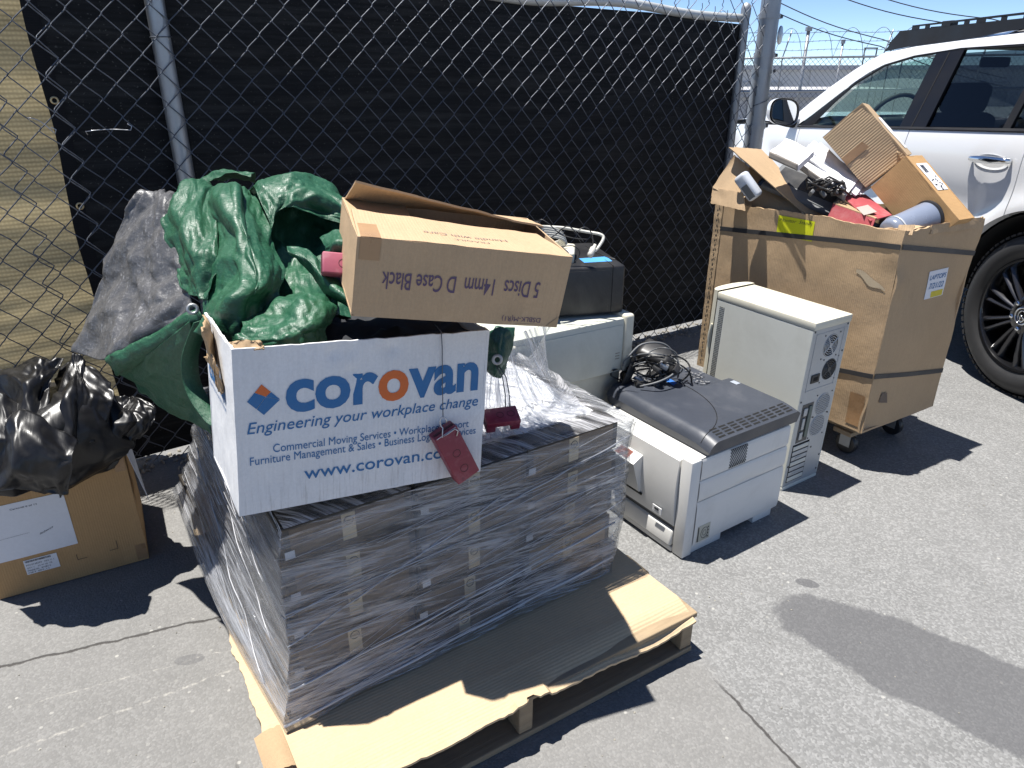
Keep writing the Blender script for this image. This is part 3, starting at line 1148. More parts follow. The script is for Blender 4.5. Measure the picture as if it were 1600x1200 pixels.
    # roof, windscreen, bonnet, nose, tail
    def roofp(u, v):
        k = [(1.60, 1.522), (1.338, 1.556), (0.95, 1.575), (0.574, 1.587), (0.0, 1.590), (-0.45, 1.582), (-0.80, 1.55)]
        x = u * (len(k) - 1)
        i = min(len(k) - 2, int(x))
        p = Vector(k[i]).lerp(Vector(k[i + 1]), x - i)
        g = G(p.x, p.y, -0.012)
        y = g.y + (-WID - 2 * g.y) * v
        return Vector((p.x + 0.10 * math.sin(math.pi * v) * max(0, 1 - u * 4), y, p.y + 0.055 * math.sin(math.pi * v) ** 0.6))
    mb = MB(); mb.grid(roofp, 24, 16, False); mb.build('roof', M_PAINT, root, smooth=True, world=False)
    mb = MB(); mb.grid(lambda u, v: roofp(u, v) - Vector((0, 0, 0.035)), 24, 16, True); mb.build('headliner', pm('headliner', (0.10, 0.10, 0.095), 0.9), root, smooth=True, world=False)
    def wsp(u, v):
        a = roofp(0, v)
        g = G(2.40, 1.085, -0.012)
        b = Vector((2.40 + 0.22 * math.sin(math.pi * v), g.y + (-WID - 2 * g.y) * v, 1.085 + 0.01 * math.sin(math.pi * v)))
        return a.lerp(b, u)
    mb = MB(); mb.grid(wsp, 8, 16, True); mb.build('windscreen', M_GLASS, root, smooth=True, world=False)
    def hoodp(u, v):
        s = 2.28 + 1.40 * u
        y0 = Y(s, min(belt(s), hood_z(s))) - 0.006
        w = math.sin(math.pi * v) ** 0.5
        return Vector((s, y0 + (-WID - 2 * y0) * v, hood_z(s) + 0.055 * w * (1 - u ** 3) + 0.012 * math.exp(-((v - 0.16) / 0.05) ** 2)))
    mb = MB(); mb.grid(hoodp, 20, 20, True); mb.build('bonnet', M_PAINT, root, smooth=True, world=False)
    mb = MB()
    mb.grid(lambda u, v: Vector((3.68 + 0.12 * math.sin(math.pi * v), -0.25 - (WID - 0.5) * u, 0.40 + (hood_z(3.68) - 0.40) * v)), 10, 6, True)
    mb.build('front_bumper', M_PAINT, root, smooth=True, world=False)
    mb = MB()
    mb.grid(lambda u, v: Vector((-1.0 - 0.08 * math.sin(math.pi * v * 0.6) + 0.22 * max(0, v - 0.6) / 0.4, -0.09 - 0.16 * max(0, v - 0.6) - (WID - 0.18 - 0.32 * max(0, v - 0.6)) * u, 0.45 + 1.10 * v)), 10, 10)
    mb.build('tailgate', M_PAINT, root, smooth=True, world=False)
    # door handles
    for s0, s1, door in ((0.515, 0.265, rd[0]), (1.40, 1.15, fd[0])):
        zc = 1.035 - 0.01 * (s0 > 1)
        mb = MB()
        pts = [(s0 + (s1 - s0) * q / 10, Y(s0, zc) + 0.010 + 0.030 * math.sin(math.pi * q / 10) ** 0.4, zc + 0.006 * (q / 10) * 2 - 0.004) for q in range(11)]
        mb.tube(pts, 0.016, 10, True, [0.012 + 0.006 * math.sin(math.pi * q / 10) for q in range(11)])
        mb.build('handle', M_CHROME, door, smooth=True, world=False)
        mb = MB()
        sc = (s0 + s1) / 2
        mb.grid(lambda u, v: Vector((sc + 0.105 * v * math.cos(2 * math.pi * u), Y(sc, zc) + 0.0035 - 0.012 * (1 - v) , zc - 0.010 + 0.034 * v * math.sin(2 * math.pi * u))), 24, 5)
        mb.build('handle_recess', M_PAINT, door, smooth=True, world=False)
    # mirror on the front door
    for sd, pr in ((1, fd[0]), (-1, fd[1])):
        yy = lambda y: y if sd > 0 else -WID - y
        def shell(mb, sx, off, k0, k1):
            def f(u, v):
                a = math.pi * 2 * u
                r = math.sin(math.pi * (0.5 + 0.5 * v)) if True else 1
                d = 0.10 * math.cos(math.pi * 0.5 * v) - 0.03 * v
                c = abs(math.cos(a)) ** 0.7 * math.copysign(1, math.cos(a))
                s_ = abs(math.sin(a)) ** 0.7 * math.copysign(1, math.sin(a))
                rr = math.sin(math.pi * 0.5 * v) ** 0.55
                return Vector((2.245 + d, yy(0.088 + 0.112 * c * rr), 1.158 + 0.088 * s_ * rr + 0.012 * c * rr))
            mb.grid(f, 32, 10, sd < 0)
        mb = MB(); shell(mb, 1, 0, 0, 1)
        mb.build('mirror_shell', M_PAINT, pr, smooth=True, world=False)
        mb = MB()
        def rimf(u, v, x=2.245, k=1.0):
            a = math.pi * 2 * u
            c = abs(math.cos(a)) ** 0.7 * math.copysign(1, math.cos(a))
            s_ = abs(math.sin(a)) ** 0.7 * math.copysign(1, math.sin(a))
            return Vector((x, yy(0.083 + 0.104 * k * c), 1.158 + 0.088 * k * s_ + 0.012 * c * k))
        mb.grid(lambda u, v: rimf(u, v, 2.230 - 0.01 * math.sin(math.pi * v), 1.0 - 0.12 * v), 32, 4, sd < 0)
        mb.build('mirror_bezel', M_BLACKG, pr, smooth=True, world=False)
        mb = MB()
        mb.grid(lambda u, v: rimf(u, v, 2.2285, 0.90 * v), 32, 3, sd > 0)
        mb.build('mirror_glass', M_MIR, pr, smooth=True, world=False)
        mb = MB()
        mb.tube([(2.26, yy(-0.04), 1.075), (2.265, yy(0.03), 1.085), (2.27, yy(0.09), 1.10)], 0.03, 8)
        mb.build('mirror_arm', M_TRIM, pr, smooth=True, world=False)
    # cabin
    for yc in (-0.50, -1.36):
        mb = MB()
        mb.box((1.36, yc, 0.92), (0.13, 0.50, 0.56), (0, R(-14), 0), 0.05, 3)
        mb.build('seat_back', M_IN, root, smooth=True, world=False)
        mb = MB()
        mb.box((1.255, yc, 1.275), (0.10, 0.28, 0.17), (0, R(-10), 0), 0.045, 3)
        mb.tube([(1.28, yc - 0.06, 1.15), (1.265, yc - 0.06, 1.24)], 0.007, 6)
        mb.tube([(1.28, yc + 0.06, 1.15), (1.265, yc + 0.06, 1.24)], 0.007, 6)
        mb.build('headrest', M_IN, root, smooth=True, world=False)
    mb = MB()
    mb.box((0.42, -WID / 2, 0.94), (0.14, 1.36, 0.55), (0, R(-14), 0), 0.05, 3)
    mb.build('rear_seat', M_IN, root, smooth=True, world=False)
    for yc in (-0.46, -0.93, -1.40):
        mb = MB()
        mb.box((0.33, yc, 1.27), (0.09, 0.26, 0.15), (0, R(-10), 0), 0.04, 3)
        mb.build('headrest', M_IN, root, smooth=True, world=False)
    mb = MB()
    mb.box((2.16, -WID / 2, 1.00), (0.40, 1.62, 0.17), (0, R(8), 0), 0.05, 3)
    mb.build('dashboard', M_IN, root, smooth=True, world=False)
    mb = MB()
    pts = [Vector((1.86 + 0.19 * math.sin(a) * -0.35, -0.50 + 0.19 * math.cos(a), 1.10 + 0.19 * math.sin(a) * 0.94)) for a in [q * math.pi / 14 for q in range(29)]]
    mb.tube(pts, 0.014, 8, False)
    mb.box((1.875, -0.50, 1.09), (0.05, 0.16, 0.10), (0, R(-20), 0), 0.02)
    mb.box((1.872, -0.50, 1.10), (0.02, 0.36, 0.03), (0, R(-20), 0), 0.005)
    mb.build('steering_wheel', M_IN, root, smooth=True, world=False)
    mb = MB()
    mb.box((1.60, -WID / 2, 1.47), (0.03, 0.20, 0.06), None, 0.012)
    mb.build('rear_view_mirror', M_IN, root, smooth=True, world=False)
    # roof rack
    yr = -0.17
    def side_plate(y):
        mb = MB()
        Mx = Matrix.Translation((0, y, 0)) @ Matrix.Rotation(R(90), 4, 'X')
        mb.poly([(1.61, 1.527), (1.505, 1.632), (1.40, 1.636), (1.40, 1.548)], 0.004, Mx)
        mb.poly([(1.40, 1.548), (1.40, 1.636), (0.62, 1.648), (-0.75, 1.650), (-0.85, 1.62), (-0.85, 1.606), (0.6, 1.602), (1.0, 1.570)], 0.004, Mx)
        mb.poly([(1.40, 1.649), (1.40, 1.658), (0.62, 1.673), (-0.80, 1.675), (-0.80, 1.664), (0.62, 1.662)], 0.004, Mx)
        x = 1.40
        k = 0
        while x > -0.8:
            w = 0.035 if k % 2 else 0.06
            z0 = 1.636 + 0.015 * (1.40 - max(x, 0.62)) / 0.78 - 0.003
            mb.poly([(x, z0), (x - w, z0), (x - w, z0 + 0.02), (x, z0 + 0.02)], 0.0045, Mx)
            x -= w + (0.10 if k % 3 else 0.05)
            k += 1
        mb.box((0.3, y - 0.03, 1.640), (1.9, 0.05, 0.006))
        return mb
    rack = sub(bpy.data.objects.new('roof_rack', None), root)
    COL.objects.link(rack)
    rack.parent = root
    for y in (yr, -WID - yr):
        side_plate(y).build('side_rail', M_RACK, rack, world=False)
    for i, s in enumerate((1.35, 1.05, 0.75, 0.45, 0.15, -0.15, -0.45, -0.75)):
        mb = MB()
        mb.bx(s - 0.04, s + 0.04, -WID - yr + 0.004, yr - 0.006, 1.606, 1.628, 0.004)
        mb.build('crossbar', M_RACK, rack, world=False)
    mb = MB()
    Mx = Matrix.Translation((0, 0, 0))
    mb.grid(lambda u, v: Vector((1.60 - 0.095 * v + 0.06 * math.sin(math.pi * u), yr - 0.005 + (-WID - 2 * yr + 0.01) * u, 1.56 + 0.075 * v + 0.04 * math.sin(math.pi * u))), 12, 2, True)
    mb.build('wind_deflector', M_RACK, rack, smooth=True, world=False)
    for s in (1.15, 0.30, -0.55):
        for y in (yr - 0.04, -WID - yr + 0.04):
            mb = MB()
            mb.bx(s - 0.04, s + 0.04, y - 0.02, y + 0.02, 1.578, 1.668, 0.004)
            mb.build('mount_foot', M_RACK, rack, world=False)

    # wheels
    def wheel(c, zc, y0, sgn):
        Mx = Matrix.Translation((c, y0, zc)) @ Matrix.Rotation(R(-90 * sgn), 4, 'X')   # local z -> outward
        w = sub(bpy.data.objects.new('wheel', None), root)
        COL.objects.link(w)
        w.parent = root
        mb = MB()
        prof = [(0.262, -0.235), (0.30, -0.242), (0.345, -0.240), (0.372, -0.215), (0.383, -0.16), (0.385, -0.12), (0.383, -0.08), (0.373, -0.03), (0.366, -0.016), (0.350, -0.004), (0.335, 0.004), (0.32, 0.007), (0.30, 0.006), (0.283, 0.0), (0.272, -0.008), (0.262, -0.012)]
        mb.lathe(prof, 72, Mx, True)
        # tread blocks
        for k in range(72):
            a = 2 * math.pi * k / 72
            for zz, ln in ((-0.045, 0.05), (-0.115, 0.055), (-0.19, 0.05)):
                T = Mx @ Matrix.Rotation(a + (0.03 if zz == -0.115 else 0), 4, 'Z') @ Matrix.Translation((0.383, 0, zz))
                mb.box((0, 0, 0), (0.010, 0.024, ln), None, 0, M=T)
        mb.build('tyre', M_RUB, w, smooth=True, world=False, angle=30)
        mb = MB()
        mb.lathe([(0.0, -0.075), (0.10, -0.085), (0.20, -0.11), (0.235, -0.13), (0.245, -0.02), (0.252, -0.006), (0.262, -0.004), (0.268, -0.010), (0.268, -0.2), (0.25, -0.21)], 64, Mx)
        rim = mb.build('rim', M_BLACKG, w, smooth=True, world=False, angle=30)
        for k in range(20):
            a = 2 * math.pi * (k + (0.16 if k % 2 else -0.16)) / 20
            T = Mx @ Matrix.Rotation(a, 4, 'Z')
            mb = MB()
            # a tapered spoke with a ridge
            r0, r1 = 0.062, 0.255
            pts = []
            for r, wd, zt in ((r0, 0.012, -0.012), (0.12, 0.011, -0.008), (0.19, 0.012, -0.010), (r1, 0.016, -0.018)):
                pts.append([(r, -wd, zt - 0.022), (r, -wd * 0.55, zt - 0.004), (r, 0, zt), (r, wd * 0.55, zt - 0.004), (r, wd, zt - 0.022)])
            vs = [T @ Vector(q) for p in pts for q in p]
            fs = []
            for i in range(3):
                for j in range(4):
                    fs.append([i * 5 + j, (i + 1) * 5 + j, (i + 1) * 5 + j + 1, i * 5 + j + 1])
            mb.add(vs, fs)
            mb.build('spoke', M_SPOKE, w, smooth=True, world=False, angle=50)
        mb = MB()
        mb.lathe([(0.098, -0.04), (0.092, -0.02), (0.075, -0.012), (0.05, -0.012), (0.046, -0.004), (0.036, 0.001), (0, 0.002)], 40, Mx)
        hub = mb.build('hub', M_BLACKG, w, smooth=True, world=False, angle=40)
        for k in range(6):
            a = 2 * math.pi * k / 6 + 0.3
            mb = MB()
            mb.lathe([(0.011, -0.03), (0.011, -0.006), (0.007, -0.002), (0, -0.001)], 6, Mx @ Matrix.Translation((0.068 * math.cos(a), 0.068 * math.sin(a), 0)))
            mb.build('lug_nut', M_CHROME, w, smooth=False, world=False)
        mb = MB()
        T = Mx @ Matrix.Translation((0, 0, 0.0035)) @ Matrix.Rotation(R(90), 4, 'Z')
        mb.tube([T @ Vector((0.038 * math.cos(a), 0.038 * math.sin(a), -0.002)) for a in [q * math.pi / 16 for q in range(33)]], 0.004, 8, False)
        mb.tube([T @ Vector((0.026 * math.cos(a), 0.019 * math.sin(a), 0)) for a in [q * math.pi / 12 for q in range(25)]], 0.0026, 6, False)
        mb.tube([T @ Vector(q) for q in ((0.010, 0.014, 0), (0.0, 0.002, 0), (-0.008, -0.006, 0), (0.004, -0.007, 0), (0.018, -0.004, 0))], 0.0026, 6)
        mb.build('emblem', M_CHROME, w, smooth=True, world=False)
        return w
    for c in arches:
        zc = 0.385 + ground_z(0, 3.12 + 0.988 * c)
        wheel(c, zc, -0.02, 1)
        wheel(c, zc, -WID + 0.02, -1)


suv()

# ================================================================== PALLET, CARDBOARD, WRAPPED COMPUTERS
C_KRAFT = cardboard('kraft', (0.43, 0.305, 0.185))
C_KRAFT_H = cardboard('kraft_flat', (0.50, 0.375, 0.235), 240, 0.5, False)
C_INNER = cardboard('kraft_inner', (0.40, 0.28, 0.165))
C_CASE = cardboard('case_board', (0.46, 0.325, 0.20), 300, 0.2)
C_LABEL = cardboard('golden_board', (0.44, 0.27, 0.125), 300, 0.2)
C_CORR = cardboard('corrugated_outside', (0.45, 0.325, 0.20), 210, 1.0, stripe=0.13)
C_WHITE = cardboard('white_board', (0.70, 0.70, 0.70), 260, 0.16, grime=True)
M_PAPER = pm('paper', (0.72, 0.72, 0.74), 0.8, 0, 0.04, 8)
M_TAPE = pm('brown_tape', (0.34, 0.20, 0.10), 0.3, 0, 0.15, 30)
M_INK = pm('black_ink', (0.03, 0.03, 0.035), 0.7, 0, 0.2, 60)
M_BLUEINK = pm('blue_ink', (0.020, 0.135, 0.33), 0.6, 0, 0.06, 60)
M_ORANGEINK = pm('orange_ink', (0.60, 0.13, 0.025), 0.6, 0, 0.06, 60)
M_PURPLEINK = pm('purple_ink', (0.10, 0.065, 0.12), 0.7, 0, 0.2, 80)
M_STRAP = pm('black_strap', (0.035, 0.035, 0.037), 0.5, 0, 0.1)


def wood_mat():
    t = NT('pallet_wood')
    co = t.coord('Object', (1.2, 22, 22))
    n1 = t.noise(co, 3.5, 6, 0.65, 0.8)
    n2 = t.noise(t.coord(), 5, 6, 0.7)
    c = t.mix(n1, (0.18, 0.125, 0.075, 1), (0.42, 0.32, 0.20, 1))
    c = t.mix(t.ramp(n2, 0.5, 0.75, 0, 0.7), c, (0.13, 0.115, 0.10, 1))
    t.l(c, t.p.inputs['Base Color'])
    t.p.inputs['Roughness'].default_value = 0.85
    t.bump(n1, 0.5, 0.003)
    return t.m


PAL_C, PAL_YAW, PAL_W, PAL_D, PAL_H = Vector((-0.41, 0.904, 0)), 0.55, 1.045, 1.225, 0.135


def pallet():
    root = thing('wooden_pallet', 'weathered wooden pallet under the cardboard sheet and wrapped computers', 'pallet', PAL_C, (0, 0, PAL_YAW))
    m = wood_mat()
    r2 = random.Random(3)
    def plank(name, x0, x1, y0, y1, z0, z1, along='x'):
        mb = MB()
        mb.bx(x0, x1, y0, y1, z0, z1, 0.003)
        for p in mb.v:
            p.z += 0.0015 * nz(p, 8, r2.random() * 10)
            p.x += 0.002 * nz(p, 9, 4)
        o = mb.build(name, m, root, world=False)
        return o
    for x in (0.0, PAL_W / 2 - 0.02, PAL_W - 0.04):
        plank('stringer', x, x + 0.038, 0.004, PAL_D - 0.004, 0.019, 0.112)
    for k in range(7):
        w = 0.092 + r2.uniform(-0.006, 0.006)
        y = k * (PAL_D - 0.095) / 6
        plank('deck_board', -0.004 + r2.uniform(-0.004, 0.004), PAL_W + r2.uniform(-0.004, 0.006), y, y + w, 0.1135, 0.130)
    for k in range(4):
        y = k * (PAL_D - 0.095) / 3
        plank('bottom_board', 0.002, PAL_W - 0.001 + r2.uniform(-0.004, 0.004), y, y + 0.092, 0.001, 0.0175)
    mb = MB()
    for x in (0.02, PAL_W / 2, PAL_W - 0.02):
        for y in (0.025, 0.065):
            mb.lathe([(0.004, 0.1305), (0.004, 0.1318), (0, 0.132)], 8, Matrix.Translation((x, y, 0)))
    mb.build('nail_head', M_DARKSTEEL, root, world=False)


pallet()


def slip_sheet():
    root = thing('cardboard_sheet', 'flat brown cardboard sheet laid over the wooden pallet, its front edge bent down', 'cardboard', PAL_C + Vector((0, 0, 0.132)), (0, 0, PAL_YAW))
    mb = MB()
    x0, x1, y0, y1 = -0.016, PAL_W - 0.012, -0.02, PAL_D - 0.17
    nu, nv = 90, 90
    def f(u, v, lay=0):
        x, y = x0 + (x1 - x0) * u, y0 + (y1 - y0) * v
        z = 0.010 + 0.0022 * nz((x, y, 0), 5, 2) + 0.0008 * nz((x, y, 0), 22, 3)
        # front edge droops between the stringers, worst near the right corner
        e = max(0.0, 0.075 - (y - y0))
        xa = x / PAL_W
        droop = 0.16 + 0.42 * math.exp(-((xa - 0.86) / 0.13) ** 2) + 0.14 * math.exp(-((xa - 0.62) / 0.09) ** 2)
        if 0.46 < xa < 0.545:
            droop *= 0.1
        z -= e * droop * (0.55 + 0.45 * min(1, e / 0.05))
        y += e * droop * 0.25
        if v == 0:
            y += 0.004 * nz((x, 0, 0), 8, 3) + 0.004 * nz((x, 0, 0), 50, 3) + (0.022 if 0.49 < xa < 0.52 else 0)
        if u == 0:
            x += 0.010 * nz((0, y, 0), 9, 6) + 0.006 * nz((0, y, 0), 45, 3) + 0.006
        if u == 1:
            x += 0.004 * nz((0, y, 0), 12, 9)
        # crease lines
        z += 0.003 * math.exp(-((y - y0 - 0.085 - 0.02 * math.sin(x * 3)) / 0.006) ** 2)
        return Vector((x, y, z - 0.006 * lay))
    vs, uv, fs = [], [], []
    for lay in (0, 1):
        for j in range(nv + 1):
            for i in range(nu + 1):
                vs.append(f(i / nu, j / nv, lay))
                uv.append((vs[-1].x, vs[-1].y))
    w = nu + 1
    o = w * (nv + 1)
    for j in range(nv):
        for i in range(nu):
            q = [j * w + i, j * w + i + 1, (j + 1) * w + i + 1, (j + 1) * w + i]
            fs += [q, [k + o for k in q[::-1]]]
    rim = [i for i in range(nu)] + [j * w + nu for j in range(nv)] + [nv * w + i for i in range(nu, 0, -1)] + [j * w for j in range(nv, 0, -1)]
    for a, b in zip(rim, rim[1:] + rim[:1]):
        fs.append([b, a, a + o, b + o])
    mb.add(vs, fs, uv)
    mb.build('sheet', C_KRAFT_H, root, smooth=True, world=False, angle=35)
    # torn curl at the near left corner
    mb = MB()
    mb.grid(lambda u, v: Vector((-0.030 + 0.055 * u, 0.075 + 0.12 * v + 0.004 * nz((u, v, 0), 6), 0.016 + 0.022 * math.sin(u * 2.4) * (1 - v * 0.6))), 8, 8)
    mb.build('torn_flap', C_INNER, root, smooth=True, world=False)


slip_sheet()

ST_Z0, ST_W, ST_LH = 0.146, 0.885, 0.0905
def st_corner(k):
    """near corner, yaw, of layer k (0 bottom .. 5 = top face)"""
    t = k / 5.0
    jx = (-0.003, 0.006, 0.008, 0.003, -0.003, 0.0)[k]
    c = Vector((-0.471, 1.098, 0)).lerp(Vector((-0.445, 1.168, 0)), t)
    return Vector((c.x + jx, c.y + jx * 0.6, ST_Z0 + ST_LH * k)), 0.605 - 0.03 * t


def st_depth(k):
    return 1.07 - 0.072 * k


def stacked_computers():
    M_BODY = pm('pc_steel', (0.034, 0.029, 0.024), 0.5, 0.4, 0.15, 8)
    M_BEZ = pm('pc_bezel', (0.045, 0.037, 0.029), 0.45, 0, 0.1)
    M_BADGE = pm('pc_badge', (0.66, 0.53, 0.34), 0.6, 0, 0.1)
    M_STK = pm('sticker', (0.8, 0.8, 0.8), 0.6)
    w, d, h = 0.290, 0.300, 0.0862
    # one computer: body, meshed bezel, badge strip with a ring logo, sticker
    t = NT('honeycomb')
    vo = t.n('TexVoronoi', feature='F1')
    mp = t.coord('Object', (1, 1, 1))
    t.l(mp, vo.inputs['Vector'])
    vo.inputs['Scale'].default_value = 150
    vo.inputs['Randomness'].default_value = 0.0
    hole = t.ramp(vo.outputs['Distance'], 0.30, 0.38, 0, 1)
    t.l(t.mix(hole, (0.002, 0.002, 0.002, 1), (0.20, 0.152, 0.10, 1)), t.p.inputs['Base Color'])
    t.p.inputs['Roughness'].default_value = 0.5
    t.bump(hole, 0.8, 0.002)
    M_GRL = t.m
    M_TAN = pm('tan_front', (0.40, 0.28, 0.15), 0.7, 0, 0.2, 30)
    M_BRN = pm('brown_front', (0.17, 0.12, 0.075), 0.6, 0, 0.25, 40)
    def make():
        root = thing('desktop_computer', 'x', 'computer')
        mb = MB(); mb.bx(0, w, 0.012, d, 0, h, 0.002, 1)
        mb.build('body', M_BODY, root, world=False)
        mb = MB(); mb.bx(0.0, w, 0.0, 0.0115, 0.001, h - 0.001, 0.003, 1)
        bz = mb.build('front_bezel', M_BEZ, root, world=False)
        mb = MB(); mb.bx(0.020, w - 0.018, -0.001, 0.0005, 0.012, h - 0.010)
        mb.build('grille', M_GRL, bz, world=False)
        mb = MB(); mb.bx(0.128, 0.158, -0.0025, -0.0011, 0.010, h - 0.012)
        bd = mb.build('badge_strip', M_BADGE, bz, world=False)
        mb = MB()
        cx, cz = 0.143, h - 0.030
        mb.tube([(cx + 0.010 * math.cos(a), -0.0030, cz + 0.010 * math.sin(a)) for a in [q * math.pi / 12 for q in range(25)]], 0.0009, 5, False)
        letter(mb, 'DELL', lambda a, b: Vector((cx + a, -0.0032, cz + b)), -0.0075, -0.0022, 0.015, 0.0045, 0.02)
        mb.build('logo', M_INK, bz, world=False)
        mb = MB(); mb.bx(0.006, 0.026, -0.0022, -0.0012, 0.010, 0.028)
        mb.build('sticker', M_STK, root, world=False)
        return root
    proto = None
    lay = ('bottom layer', 'second layer up', 'middle layer', 'second layer down', 'top layer')
    col = ('at the near corner', 'in the middle of the long front', 'at the printer end')
    row = ('', 'second back along the left side', 'at the back of the left side')
    for k in range(5):
        c, yaw = st_corner(k)
        Mx = Matrix.Translation(c) @ Matrix.Rotation(yaw, 4, 'Z')
        for i in range(3):
            for j in range(3):
                if i > 0 and j > 0 and k < 4:
                    continue
                if proto is None:
                    proto = make()
                    o = proto
                else:
                    o = copy_tree(proto)
                p = Mx @ Vector((i * 0.2955 + rnd.uniform(-0.002, 0.002), j * (st_depth(k) - 0.31) / 2 + rnd.uniform(-0.006, 0.006) + 0.006, 0.0005))
                o.location = p
                o.rotation_euler = (0, 0, yaw + rnd.uniform(-0.012, 0.012))
                if j == 0 and (i, k) in ((0, 0), (0, 1), (2, 1), (1, 0)):
                    for ch in o.children:
                        for g in ch.children:
                            if g.name.startswith('grille'):
                                g.material_slots[0].link = 'OBJECT'
                                g.material_slots[0].material = M_TAN if (i, k) == (2, 1) else M_BRN
                where = col[i] if j == 0 else (row[j] if i == 0 else ('beneath the white paper' if (i, j) == (1, 1) else ('beside the film tent' if (i, j) == (1, 2) else ('printer side' if j == 1 else 'back corner'))))
                tag(o, 'black computer under stretch film, %s, %s' % (lay[k], where), 'computer', 'black desktop computers stacked under stretch film')


stacked_computers()


def film_mat(name, ang, dens, seed, low=False):
    """Stretch film: mostly see-through, with pulled streaks and wrinkles that catch the light."""
    t = NT(name)
    def streak(rot, sx, sy, det):
        co = t.coord('UV', (1, 1, 1), (0, 0, rot))
        mp = t.n('Mapping')
        t.l(co, mp.inputs[0])
        mp.inputs['Scale'].default_value = (sx, sy, 1)
        mp.inputs['Location'].default_value = (seed, seed * 2, 0)
        return t.noise(mp.outputs[0], 1.0, det, 0.7, 0.25)
    a = streak(ang, 2.2, 75, 3)
    b = streak(ang + 0.10, 3.5, 190, 2)
    c = streak(ang - 0.16, 1.3, 26, 3)
    uv = t.coord('UV')
    patch = streak(ang + 0.05, 2.4, 13, 4)
    fa = t.ramp(a, 0.48, 0.57)
    fb = t.ramp(b, 0.49, 0.58)
    fc = t.ramp(c, 0.47, 0.62)
    f = t.math('ADD', t.math('MULTIPLY', fa, 0.46), t.math('MULTIPLY', fb, 0.50))
    f = t.math('ADD', f, t.math('MULTIPLY', fc, 0.34))
    f = t.math('MULTIPLY', f, t.ramp(patch, 0.42, 0.58, 0.06, 1.55))
    if low:
        su = t.n('SeparateXYZ')
        t.l(uv, su.inputs[0])
        edge = t.math('ADD', su.outputs[1], t.math('MULTIPLY', t.math('SUBTRACT', patch, 0.5), 0.10))
        f = t.math('MULTIPLY', f, t.ramp(edge, 0.05, 0.11, 1.9, 1.0))
        f = t.math('ADD', f, t.math('MULTIPLY', t.ramp(su.outputs[0], 2.60, 2.66, 0.0, 0.14), 1.0))
    al = t.math('ADD', dens * 0.07, t.math('MULTIPLY', f, dens), clamp=True)
    t.p.inputs['Base Color'].default_value = (0.66, 0.66, 0.68, 1)
    t.p.inputs['Roughness'].default_value = 0.20
    t.p.inputs['Specular IOR Level'].default_value = 0.9
    tr = t.n('BsdfTransparent')
    tr.inputs[0].default_value = (0.95, 0.96, 0.97, 1)
    tl = t.n('BsdfTranslucent')
    tl.inputs[0].default_value = (0.55, 0.58, 0.64, 1)
    m0 = t.n('MixShader')
    m0.inputs[0].default_value = 0.35
    t.l(t.p.outputs[0], m0.inputs[1])
    t.l(tl.outputs[0], m0.inputs[2])
    ms = t.n('MixShader')
    t.l(al, ms.inputs[0])
    t.l(tr.outputs[0], ms.inputs[1])
    t.l(m0.outputs[0], ms.inputs[2])
    # a clear glossy skin over it all
    gl = t.n('BsdfGlossy')
    gl.inputs['Roughness'].default_value = 0.10
    fr = t.n('LayerWeight')
    fr.inputs['Blend'].default_value = 0.5
    fac = t.math('ADD', 0.03, t.math('MULTIPLY', t.math('POWER', fr.outputs['Facing'], 4.0), 0.5))
    ms2 = t.n('MixShader')
    t.l(fac, ms2.inputs[0])
    t.l(ms.outputs[0], ms2.inputs[1])
    t.l(gl.outputs[0], ms2.inputs[2])
    t.l(ms2.outputs[0], t.out.inputs[0])
    h = t.math('ADD', t.math('MULTIPLY', a, 0.8), t.math('ADD', t.math('MULTIPLY', b, 0.35), t.math('MULTIPLY', c, 0.8)))
    bp = t.n('Bump')
    bp.inputs['Strength'].default_value = 0.9
    bp.inputs['Distance'].default_value = 0.010
    t.l(h, bp.inputs['Height'])
    t.l(bp.outputs[0], t.p.inputs['Normal'])
    t.l(bp.outputs[0], gl.inputs['Normal'])
    t.l(bp.outputs[0], fr.inputs['Normal'])
    return t.m


